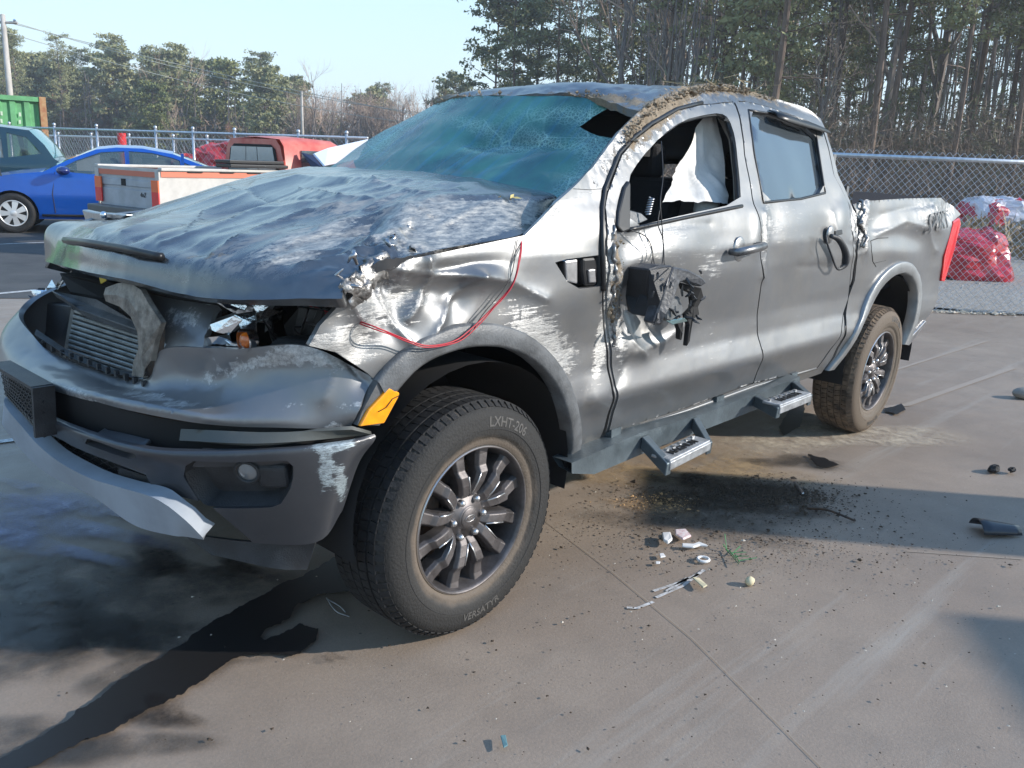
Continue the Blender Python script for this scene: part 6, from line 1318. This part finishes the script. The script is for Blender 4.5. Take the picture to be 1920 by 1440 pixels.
def car(kind, label, cat, pos, rz, M, prof, S, wheelr, wb, windows, glass, wsglass, mirror=True, group=None):
    t = thing(kind, label, cat, tuple(pos), rz, group)
    roof = prof['hood']+prof['ws'][1:]+prof['roof'][1:]+prof['rw'][1:]+prof['trunk'][1:]
    bot = [(prof['trunk'][-1][0]+.02, .28)]+arch(-wb, wheelr+.05)[::-1][::-1][::-1]
    bot = [(prof['trunk'][-1][0], .30)]+[(x, z) for x, z in reversed(arch(-wb, wheelr+.05))][::-1][:0]
    ol = roof+[(prof['trunk'][-1][0]+.05, .28)]+arch(-wb, wheelr+.05)+arch(0, wheelr+.05)+[(prof['hood'][0][0]-.06, .26)]
    for mir in (False, True):
        panel('body_side', S, ol, windows, .06, M, t, lambda q, P: 0*P[:, 0], uvin=True, out=(0, 1, 0), mirror=mir, lip=.03)
        for wdw in windows: panel('side_window', S, wdw, (), .12, glass, t, lambda q, P: 0*P[:, 0], uvin=True, out=(0, 1, 0), mirror=mir, off=-.012, lip=0)
    for k, n_, m_, c_ in (('hood', 'hood', M, .05), ('ws', 'windscreen', wsglass, .05), ('roof', 'roof', M, .05), ('rw', 'rear_window', wsglass, .04), ('trunk', 'boot_lid', M, .03)):
        topgrid(n_, prof[k], S, m_, t, c_)
    for x in (0, -wb):
        for sg in (1, -1): simple_wheel(t, x, sg*(S.hw-.115), wheelr, sg)
        MB().box((x, 0, .55), (.8, 1.2, .5)).obj('wheel_well', M_DARK, t)
    MB().box((-wb/2, 0, .30), (wb+1.2, 1.5, .08)).obj('floor', M_DARK, t)
    MB().box((prof['hood'][0][0]-.03, 0, .5), (.05, 1.45, .42)).obj('front_bumper', M_PLAS, t)
    for x in (-1.25, -2.15):
        for y in (-.36, .36): bevel(MB().box((x, y, .82), (.14, .46, .62)).obj('seat', M_INT, t), .04, 2)
    return t
# blue sedan
hd = -(RH*math.cos(.36)+FH*math.sin(.36)); lf = np.array([-hd[1], hd[0], 0])
M_BLUE = paint_simple('blue_paint', (.004, .085, .42), .35)
SS = CarSide(.89, -1.42, 2.25, 1.0, 1.46, .64)
pr = dict(hood=[(.80, .58), (.74, .74), (.35, .88), (-.10, .96), (-.48, 1.0)], ws=[(-.48, 1.0), (-.85, 1.20), (-1.28, 1.385)], roof=[(-1.28, 1.385), (-1.6, 1.43), (-2.0, 1.43), (-2.5, 1.355)], rw=[(-2.5, 1.355), (-2.9, 1.21), (-3.22, 1.09)], trunk=[(-3.22, 1.09), (-3.6, 1.06), (-3.66, .85), (-3.72, .6)])
wn = [[(-.66, 1.02), (-.98, 1.20), (-1.36, 1.345), (-1.72, 1.375), (-1.74, 1.0), (-1.2, .985)], [(-1.80, 1.0), (-1.79, 1.378), (-2.15, 1.365), (-2.50, 1.29), (-2.60, 1.25), (-2.62, 1.03)], [(-2.66, 1.035), (-2.66, 1.225), (-2.98, 1.09), (-2.9, 1.045)]]
g0 = gnd(30, 437)
sd = car('parked_car', 'blue sedan with a crumpled front corner parked behind the white pickup bed', 'car', g0-lf*.80, ang(hd), M_BLUE, pr, SS, .325, 2.70, wn, M_GLASS, M_GTEAL)
mv = MB().ball((-.80, 1.02, 1.03), .12, 12, 8, (.9, .8, .6)); mo = mv.obj('door_mirror', mat('dark_blue_mirror', (.01, .02, .12), .25, coat=1), sd, True)
MB().box((-.80, .93, .99), (.06, .14, .04)).obj('mirror_arm', M_DARK, sd)
for x in (-1.77, -2.64): MB().box((x, .815, 1.19), (.05, .03, .36)).obj('window_pillar', M_BLUE, sd)
dl = SS.P(np.array([[x, np.interp(x, [-2.6, -1.7, -.75, -.45], [.33, .33, .33, .60])] for x in (-2.4, -1.7, -.7)])); 
for xs_ in ([(-1.76, .33), (-1.78, .60), (-1.77, .99)], [(-.62, .34), (-.60, .65), (-.66, 1.0)]):
    MB().tube(SS.P(np.array(xs_))+[0, .004, 0], .006, 4).obj('panel_gap', M_LINE, sd)
MB().tube(SS.P(np.array([(x, .30) for x in np.linspace(-2.3, -.42, 8)]))+[0, .01, 0], .022, 6).obj('sill_trim', M_DARK, sd, True)
for k, c_ in enumerate(((.55, .80, .80), (.25, .84, .88), (.45, .80, .62))):
    G = np.array([[(c_[0]+u*.26-.1+RNG.normal(0, .03), c_[1]-.02+RNG.normal(0, .035), c_[2]+v*.2+RNG.normal(0, .03)) for u in range(4)] for v in range(3)]); MB().grid(G).obj('crumpled_wing', M_BLUE if k == 2 else M_CHROME, sd)
MB().box((-1.0, -.1, 1.13), (.26, .42, .012)).obj('paper_sheet', mat('white_paper', (.8, .8, .78), .8), sd); MB().box((-1.15, .60, 1.16), (.36, .02, .26)).obj('limp_airbag', M_BAG, sd); MB().box((-2.2, -.70, 1.15), (.5, .02, .26)).obj('limp_airbag', M_BAG, sd)
# dark SUV behind it
hd2 = -(RH*math.cos(.30)+FH*math.sin(.30)); lf2 = np.array([-hd2[1], hd2[0], 0]); M_TEAL = paint_simple('dark_teal_paint', (.015, .05, .075), .5)
SU = CarSide(.93, -1.42, 2.3, 1.08, 1.80, .72)
pr2 = dict(hood=[(.80, .66), (.74, .88), (.3, 1.02), (-.45, 1.10)], ws=[(-.45, 1.10), (-.8, 1.40), (-1.15, 1.66)], roof=[(-1.15, 1.66), (-1.6, 1.75), (-2.4, 1.76), (-3.25, 1.68)], rw=[(-3.25, 1.68), (-3.5, 1.42), (-3.66, 1.16)], trunk=[(-3.66, 1.16), (-3.75, 1.1), (-3.78, .8), (-3.8, .5)])
wn2 = [[(-.75, 1.13), (-1.25, 1.60), (-1.85, 1.66), (-1.87, 1.12)], [(-1.95, 1.12), (-1.93, 1.66), (-2.75, 1.64), (-2.80, 1.15)], [(-2.88, 1.16), (-2.86, 1.62), (-3.2, 1.55), (-3.45, 1.25)]]
e0 = at_ground(118, 17.6)+hd2*3.75
suv = car('parked_car', 'dark teal suv behind the blue sedan, below the green container', 'car', e0-lf2*.4, ang(hd2), M_TEAL, pr2, SU, .36, 2.72, wn2, M_GLASS, M_GTEAL)
MB().box((-1.5, .60, 1.32), (.55, .02, .34)).obj('limp_airbag', M_BAG, suv); MB().box((-2.5, .60, 1.32), (.5, .02, .34)).obj('limp_airbag', M_BAG, suv)
# white pickup with red stripe and red cab
h3 = RH*.60+FH*.80; h3 /= np.linalg.norm(h3); l3 = np.array([-h3[1], h3[0], 0]); o3 = at_ground(300, 11.4)
M_OLDW = mat('chalky_white_paint', (.48, .46, .43), .45, var=.12, vscale=4, coat=.2, bump=.1); M_TG = mat('tailgate_silver', (.36, .39, .43), .4, metal=.35, var=.12, vscale=4); M_OLDR = mat('faded_red_paint', (.48, .07, .055), .45, col2=(.62, .20, .15), vscale=2.5, coat=.2); M_ORS = mat('orange_stripe', (.60, .17, .10), .5)
pk = thing('parked_pickup', 'old white pickup with red stripe, silver tailgate and red cab left of the wreck', 'pickup truck', tuple(o3), ang(h3))
W3 = 1.60
MB().box((.02, W3/2, .90), (.05, W3-.14, .50)).obj('tailgate', M_TG, pk)
MB().box((-.010, W3/2, 1.115), (.02, W3-.16, .07)).obj('tailgate_stripe', M_ORS, pk)
for z, hh in ((.985, .09), (.80, .20), (.685, .05)): bevel(MB().box((-.012, W3/2, z), (.012, W3-.30, hh)).obj('tailgate_panel', M_TG, pk), .008, 1)
MB().box((-.022, W3/2+.08, .99), (.012, .10, .09)).obj('tailgate_latch', M_DARK, pk)
V, F = textmesh('4x2', .09, .001, .3); meshobj('tailgate_badge', np.stack([-.024+V[:, 2], .42-V[:, 0]*1.0, .84+V[:, 1]], -1), F, M_DARK, pk)
for y in (.05, W3-.05):
    MB().box((-.005, y, .94), (.05, .09, .44)).obj('rear_post', M_OLDW, pk)
    y += .04 if y < 1 else -.04
    MB().box((-.035, y, .97), (.02, .165, .15)).obj('tail_lamp_amber', mat('orange_lens', (.85, .13, .02), .25, coat=.5) if 'orange_lens' not in bpy.data.materials else bpy.data.materials['orange_lens'], pk); MB().box((-.035, y, .80), (.02, .165, .19)).obj('tail_lamp', M_REDL, pk)
bevel(MB().box((-.10, W3/2, .60), (.16, W3, .14)).obj('rear_bumper', mat('grey_bumper', (.12, .12, .12), .5, metal=.4), pk), .02, 2); MB().box((-.09, W3/2, .52), (.10, W3, .05)).obj('bumper_strip', M_OLDR, pk)
for y in (.012, W3-.012):
    S_ = [(0, .62), (.35, .62), (.45, .80), (.62, .92), (.95, .92), (1.12, .80), (1.22, .58), (2.0, .58), (2.0, 1.18), (0, 1.18)]
    V = [(x, y, z) for x, z in S_]; MB().prism(V, (0, .02, 0)).obj('bed_side', M_OLDW, pk)
    MB().box((1.0, y-.006 if y < 1 else y+.006, 1.125), (2.0, .02, .07)).obj('side_stripe', M_ORS, pk); bevel(MB().box((1.0, y, 1.19), (2.02, .09, .04)).obj('bed_rail', M_OLDW, pk), .01, 2)
    simple_wheel(pk, .79, y+(.10 if y < 1 else -.10), .34, -1 if y < 1 else 1)
for x in (.5, 1.0, 1.45): MB().box((x, -.01, 1.165), (.22, .02, .025)).obj('rail_slot', M_DARK, pk)
MB().box((0.02, W3/2, 1.17), (.06, W3-.1, .04)).obj('tailgate_cap', M_OLDW, pk)
MB().box((1.0, W3/2, .66), (2.0, W3-.1, .05)).obj('bed_floor', M_DARK, pk)
# cab: rounded red box
def ring(x, z0, z1, inx, tk):
    y0, y1 = .03+tk, W3-.03-tk; return [(x, .02, z0), (x, .02, 1.12), (x+inx*.6, y0-.02, z1-.10), (x+inx, y0+.10, z1), (x+inx, W3/2, z1+.03), (x+inx, y1-.10, z1), (x+inx*.6, y1+.02, z1-.10), (x, W3-.02, 1.12), (x, W3-.02, z0)]
G = np.array([ring(2.06, .55, 1.65, .06, .12), ring(2.12, .55, 1.665, .08, .11), ring(2.6, .55, 1.68, .05, .10), ring(3.1, .55, 1.66, 0, .11), ring(3.5, .55, 1.52, -.05, .13)]); MB().grid(G).obj('cab', M_OLDR, pk, True)
MB().add([(2.055, y, z) for y, z in ((.02, .55), (.02, 1.12), (.16, 1.55), (.26, 1.65), (W3-.26, 1.65), (W3-.16, 1.55), (W3-.02, 1.12), (W3-.02, .55))], [tuple(range(8))]).obj('cab_back', M_OLDR, pk)
fr_ = [(.17, 1.10), (.26, 1.50), (.36, 1.57), (W3-.36, 1.57), (W3-.26, 1.50), (W3-.17, 1.10)]
MB().prism([(2.045, y, z) for y, z in fr_], (-.012, 0, 0)).obj('rear_window_frame', M_DARK, pk)
for a_, b_ in ((0, .36), (.375, .625), (.64, 1.0)):
    yy = lambda t, z: (.21+(z-1.1)*.22)+( (W3-.42)-(z-1.1)*.44)*t
    MB().prism([(2.028, yy(a_, 1.13), 1.13), (2.028, yy(a_, 1.53), 1.53), (2.028, yy(b_, 1.53), 1.53), (2.028, yy(b_, 1.13), 1.13)], (-.006, 0, 0)).obj('window_pane', mat('cab_glass', (.30, .35, .36), .12, metal=.4, coat=.8) if 'cab_glass' not in bpy.data.materials else bpy.data.materials['cab_glass'], pk)
MB().prism([(2.35, .03, 1.15), (2.38, .09, 1.50), (2.85, .09, 1.50), (3.15, .03, 1.15)], (0, -.03, 0)).obj('side_window', M_GLASS, pk)
bevel(MB().box((4.2, W3/2, .88), (1.4, W3-.1, .55)).obj('engine_bay', M_OLDR, pk), .05, 2); simple_wheel(pk, 3.9, .12, .34, -1); simple_wheel(pk, 3.9, W3-.12, .34, 1)
bm = thing('folded_bed_cover', 'folded black bed cover lying on the rail of the white pickup', 'bed cover', tuple(o3+h3*1.5-l3*.02+[0, 0, 1.225]), ang(h3)); 
for k in range(2): bevel(MB().box((-.02*k, .10+.03*k, .03+.055*k), (1.0-.06*k, .34, .05)).obj('folded_panel', M_TRIM, bm), .012, 2)
# white car with its hood up, only the hood shows
wc = thing('white_car', 'white car hood sticking up between the red cab and the windscreen', 'car', tuple(at_ground(640, 13.6)), ang(RH))
wo = np.array(wc.location)
V = [atd(586, 289, 13.2)-wo, atd(612, 279, 13.5)-wo, atd(688, 262, 14.6)-wo, atd(668, 300, 14.4)-wo, atd(606, 312, 13.0)-wo]
ca_, sa_ = math.cos(-ang(RH)), math.sin(-ang(RH)); V = [np.array([v[0]*ca_-v[1]*sa_, v[0]*sa_+v[1]*ca_, v[2]]) for v in V]
solid(MB().add(V, [(0, 1, 2, 3, 4)]).obj('hood', mat('white_paint', (.62, .66, .74), .3, coat=.6), wc), .03)
V2 = [V[0]+[-.16, 0, .02], V[0]+[.02, .0, -.02], V[4]+[.0, 0, -.02], V[4]+[-.10, 0, -.10]]; MB().prism(V2, (0, -.05, 0)).obj('hood_edge', mat('dark_hood_edge', (.02, .025, .06), .4), wc)
bevel(MB().box((0.9, .8, .62), (2.6, 1.6, .62)).obj('body', bpy.data.materials['white_paint'], wc), .12, 3)
# red wrecks beyond the fence and the wrapped ones on the right
def crumple(label, c, dims, rz, m, seed, kind='wrecked_car', cat='wreck', amp=.25, group=None, film=None, n=22):
    t = thing(kind, label, cat, tuple(c), rz, group); a = np.linspace(0, np.pi*2, n*2, endpoint=False); b = np.linspace(0.0, 1, n)
    V = []
    for v in b:
        for u in a:
            h = (1-v**2.2)**.5 if v < 1 else 0; r = 1.0
            V.append((np.sign(math.cos(u))*abs(math.cos(u))**.6*dims[0]/2*v**.35 if False else np.sign(math.cos(u))*abs(math.cos(u))**.6*dims[0]/2*(1-(1-v)**2.5), np.sign(math.sin(u))*abs(math.sin(u))**.6*dims[1]/2*(1-(1-v)**2.5), dims[2]*(1-v**3)))
    V = np.array(V); q = V*1.0+seed*3.3; V = V+amp*np.stack([fbm(q*1.6, 4, 1), fbm(q*1.6, 4, 2), .6*fbm(q*1.6, 4, 3)], -1); V += amp*.25*np.stack([ridged(q*5, 2, 4), ridged(q*5, 2, 5), ridged(q*5, 2, 6)], -1); V[:, 2] = np.maximum(V[:, 2], 0)
    k2 = 2*n; F = [(i*k2+j, i*k2+(j+1) % k2, (i+1)*k2+(j+1) % k2, (i+1)*k2+j) for i in range(n-1) for j in range(k2)]
    meshobj('body', V, F, m, t, False); return t
M_RW = mat('wreck_red_paint', (.42, .035, .04), .4, var=.3, vscale=2, coat=.3, metal=.2); M_WRAP = mat('red_plastic_wrap', (.50, .02, .035), .22, col2=(.32, .01, .02), vscale=9, coat=.6, bump=.4, bscale=10)
g2 = 'red wrecks beyond the long fence'
crumple('dark red wreck beyond the fence, left of the red cab', at_ground(385, 23), (2.9, 1.8, 1.25), ang(RH), M_RW, 1, group=g2); crumple('taller red wreck directly behind the red cab', at_ground(455, 21.5), (2.4, 1.8, 1.55), ang(RH)+.2, M_RW, 2, group=g2)
M_FILM = mat('clear_plastic_film', (.70, .72, .80), .18, coat=.6, alpha=.75, bump=.4, bscale=14)
w1_ = crumple('near bundle wrapped in crinkled red plastic behind the tail lamp', gnd(1800, 528)+FH*.35, (1.5, .8, .72), ang(RH)+.1, M_WRAP, 3, 'wrapped_bundle', 'bundle', .13, 'red wrapped bundles behind the fence')
w2_ = crumple('long bundle under red and clear plastic behind the right fence', gnd(1905, 462)+FH*.3, (3.2, 1.2, 1.0), ang(RH), M_WRAP, 4, 'wrapped_bundle', 'bundle', .16, 'red wrapped bundles behind the fence')
film = crumple('clear plastic sheet over the long red bundle', np.array(w2_.location)-RH*.5+[0, 0, .25], (1.7, 1.15, .82), ang(RH), M_FILM, 5, 'plastic_sheet', 'plastic sheet', .12)
crumple('low teal tarpaulin heap behind the red bundles', at_ground(2010, 22), (3.0, 1.2, 1.0), ang(RH), mat('teal_tarp', (.04, .22, .26), .5), 6, 'tarpaulin_heap', 'tarpaulin', .15)
# torn off bracket on the truck's far front corner
br = [(153, 393), (176, 398), (214, 400), (236, 403), (226, 412), (200, 409), (192, 420), (160, 414)]
P = [PX(x, y, .40) for x, y in br]; bevel(MB().prism(P, (-.03, .0, 0)).obj('far_fender_piece', M_STEEL, T), .004, 1); MB().ball(PX(194, 403, .42), .014, 8, 6).obj('far_lamp_bulb', M_CHROME, T, True)
# =================================================================== SMALL THINGS ON THE GROUND
def ground_slab(name, label, cat, px, h, m, lift=0.0, group=None, warp=0, parts=None):
    P = onz(px, .012+lift); c = P.mean(0)*[1, 1, 0]; mb = MB(); V = P-c
    if warp: V[:, 2] += warp*np.abs(fbm(V*18+3, 2, 8))
    o = mb.prism(V, (0, 0, h)).obj(name, m); o.location = tuple(c); bevel(o, min(.003, h*.3), 1); return tag(o, label, cat, group)
M_BKP = mat('black_scrap_plastic', (.018, .02, .026), .35, coat=.3)
bp_ = gnd(1866, 1000); sc_ = thing('plastic_scrap', 'curved black plastic scrap lying alone at the right', 'scrap', tuple(bp_), A_)
a = np.linspace(-1.2, 1.2, 9); G = np.array([[(x*.085, .055*math.sin(t)*(1-.25*x), .012+.055*math.cos(t)*(1-.2*x)-.018) for t in a] for x in (-1, -.4, .2, .8, 1.1)]); solid(MB().grid(G).obj('shell', M_BKP, sc_, True), .004); MB().ball((.085, .01, .028), .010, 8, 5).obj('bolt_head', M_STEEL, sc_, True)
ground_slab('metal_strip', 'thin grey metal strip standing up from the dark soil', 'scrap', [(1487, 907), (1492, 906), (1508, 928), (1503, 930)], .012, M_STEEL, .0)
rd_ = MB().tube(curve3([gnd(1512, 958)+[0, 0, .012], gnd(1550, 968)+[0, 0, .03], gnd(1602, 981)+[0, 0, .012]], 8), .005, 6); tag(rd_.obj('thin_rod', M_RUST, None, True), 'rusty thin rod lying right of the dark soil patch', 'rod')
M_PAP = mat('white_paper_scrap', (.72, .70, .68), .8); M_PINK = mat('pink_packet', (.60, .38, .38), .6, col2=(.75, .70, .68), vscale=90); M_YEL = mat('yellowed_card', (.60, .52, .34), .8); M_GRN = mat('green_sprig_paint', (.03, .16, .05), .6)
ground_slab('paper_scrap', 'white paper scrap left of the pink packet', 'paper', [(1241, 1006), (1256, 1006), (1260, 1018), (1252, 1024), (1243, 1020)], .014, M_PAP, warp=.02)
ground_slab('paper_packet', 'pink and white crumpled packet by the paper scrap', 'packet', [(1265, 1000), (1285, 999), (1296, 1010), (1280, 1017), (1266, 1008)], .010, M_PINK, warp=.02)
ground_slab('plastic_piece', 'long white plastic piece just below the pink packet', 'plastic piece', [(1278, 1022), (1300, 1023), (1310, 1019), (1328, 1026), (1312, 1025), (1300, 1029), (1279, 1027)], .010, M_PAP)
rg = MB(); c_ = gnd(1318, 1054); th = np.linspace(0, 2*np.pi, 15); rg.tube(np.stack([.022*np.cos(th), .022*np.sin(th), 0*th+.012], -1), .006, 6, False); o = rg.obj('plastic_ring', M_PAP, None, True); o.location = tuple(c_); tag(o, 'small white ring on the concrete left of the green sprig', 'ring')
ground_slab('card_scrap', 'yellowish folded card right of the white scrape mark', 'card', [(1297, 1089), (1311, 1087), (1326, 1103), (1318, 1106)], .006, M_YEL, warp=.02)
o = MB().ball((0, 0, .018), .022, 8, 6, (1, .8, .8)).obj('cork_piece', M_YEL, None, True); o.location = tuple(gnd(1405, 1098)); tag(o, 'pale rounded stopper alone on the concrete', 'stopper')
ground_slab('paper_bit', 'tiny white paper bit below the paper scrap', 'paper', [(1236, 1040), (1244, 1039), (1248, 1045), (1238, 1047)], .006, M_PAP); ground_slab('paper_bit', 'white crumb of paper lowest of the litter on the left', 'paper', [(1229, 1054), (1238, 1054), (1237, 1058), (1230, 1058)], .004, M_PAP)
gp = MB()
for k in range(9): c0 = gnd(1362+k*3, 1036+k*3)+[0, 0, .012]; d = RNG.normal(0, .02, 3); d[2] = abs(d[2])*.5; gp.tube([c0, c0+d, c0+d*1.8], .002, 3)
gp.tube([gnd(1360, 1034)+[0, 0, .01], gnd(1384, 1066)+[0, 0, .02]], .002, 4); o = gp.obj('green_sprig', M_GRN); o['kind'] = 'thing'; tag(o, 'small green sprig lying below the dark soil patch', 'sprig')
for i, (pts, lb_) in enumerate(((((612, 1125), (630, 1150), (655, 1160)), 'outer curved pale wire on the ground beside the front tyre'), (((615, 1128), (636, 1140), (648, 1152)), 'inner curved pale wire on the ground beside the front tyre'))):
    tag(MB().tube(curve3([gnd(*p)+[0, 0, .008] for p in pts], 10), .0022, 5).obj('wire_offcut', M_STEEL, None, True), lb_, 'wire')
ground_slab('weed_leaf', 'small blue green leaf scrap near the bottom edge', 'leaf', [(938, 1384), (948, 1382), (952, 1402), (944, 1406)], .004, mat('blue_green_leaf', (.10, .20, .22), .7), warp=.01)
for i, (px, lb_) in enumerate((((1862, 886), 'black rubber lump by the right edge'), ((1895, 888), 'smaller black rubber lump at the right edge'))):
    t_ = MB().ball((0, 0, .02), .035-.012*i, 9, 6, (1.3, .8, .6)); V = np.concatenate(t_.V); V = V+.006*np.stack([ridged(V*60, 2, 1)]*3, -1); o = meshobj('rubber_lump', V, t_.F, M_RUB); o.location = tuple(gnd(*px)); tag(o, lb_, 'rubber lump')
ob_ = thing('work_glove', 'dirty pale work glove with dark trim cut off by the right edge', 'glove', tuple(gnd(1925, 748)), A_)
V = MB().ball((0, 0, .04), .10, 12, 8, (1.1, .6, .45)); bevel(V.obj('palm', mat('pale_leather', (.25, .23, .20), .9), ob_, True), .001); MB().lathe([(.045, -.02), (.055, .03)], 14, axis='x', c=(.1, 0, .045)).obj('cuff', M_TRIM, ob_, True)
# soil crumbs and grit, far too many to count
def crumbs(name, label, c, rx, ry, an, n, size, m, sd_=1.0):
    c = gnd(*c)[:2]; mb = MB(); T4 = np.array([[1, 0, 0], [-.9, .2, 0], [.1, 1, .1], [0, -1, -.1], [.2, .1, .55], [0, 0, -.4]])
    for k in range(n):
        x, y = R2.normal(0, rx), R2.normal(0, ry); r = size*(.25+R2.exponential(.45)); p = [c[0]+x*math.cos(an)-y*math.sin(an), c[1]+x*math.sin(an)+y*math.cos(an), .010+r*.1]
        th_ = R2.uniform(0, 6.28); Rz = np.array([[math.cos(th_), -math.sin(th_), 0], [math.sin(th_), math.cos(th_), 0], [0, 0, 1]]); mb.add(T4*R2.uniform(.5, 1.4, (6, 3))@Rz.T*r+p, [(0, 2, 4), (2, 1, 4), (1, 3, 4), (3, 0, 4), (2, 0, 5), (1, 2, 5), (3, 1, 5), (0, 3, 5)])
    o = mb.obj(name, m); return tag(o, label, 'soil', kind='stuff')
M_SOILC = mat('dark_soil_crumbs', (.06, .042, .028), 1); M_GRIT = mat('pale_grit', (.52, .46, .38), .9)
crumbs('soil_crumbs', 'dark soil crumbs heaped on the concrete beside the side step', (1400, 935), .26, .13, A_+.1, 5200, .0048, M_SOILC); crumbs('soil_crumbs', 'dark soil crumbs in a small denser pile', (1470, 930), .09, .045, A_, 1500, .006, M_SOILC)
crumbs('soil_crumbs', 'loose soil crumbs spread towards the camera', (1380, 1010), .42, .20, A_, 3000, .0036, M_SOILC); crumbs('soil_crumbs', 'scattered dark specks over the whole yard floor', (1250, 1150), 1.1, .9, A_, 1300, .0032, M_SOILC)
crumbs('sand_grains', 'orange sand grains left of the dark soil', (1235, 945), .10, .06, A_, 500, .004, mat('orange_sand', (.48, .30, .15), 1)); crumbs('pale_grit', 'pale grit specks scattered over the concrete', (1500, 1080), 1.1, .6, A_, 420, .0035, M_GRIT)
crumbs('gravel_stones', 'loose gravel stones on the bed behind the fence', (1900, 540), .9, .8, A_, 9000, .014, mat('gravel_stone', (.36, .33, .30), .95, var=.5, vscale=30)); crumbs('gravel_stones', 'gravel and dry leaves along the concrete edge', (1830, 588), .9, .05, A_, 1500, .012, mat('pale_gravel_stone', (.50, .43, .34), .95, var=.5, vscale=30))
# unseen blocks added only to throw the long soft shadow bands
def shadow_block(px, dist, w, h, label):
    p = gnd(*px)+np.array([SUND.x, SUND.y, 0])/math.hypot(SUND.x, SUND.y)*dist; t = thing('shadow_caster', label, 'shadow blocker', tuple(p), SUN_AZ)
    bevel(MB().box((0, 0, h/2), (.5, w, h)).obj('block_body', M_BAR, t), .01, 1)
    for s in (-1, 1): MB().box((-.26, s*w*.24, h*.5), (.02, w*.44, h*.9)).obj('block_plate', M_STEEL, t)
tanel = math.tan(SUN_EL)
shadow_block((1290, 935), 1.75/tanel, .72, 1.75, 'unseen block outside the right edge, added to cast a shadow band')
shadow_block((2120, 1400), 2.2/tanel, 1.4, 2.2, 'unseen wide block behind the camera, added to cast shade')
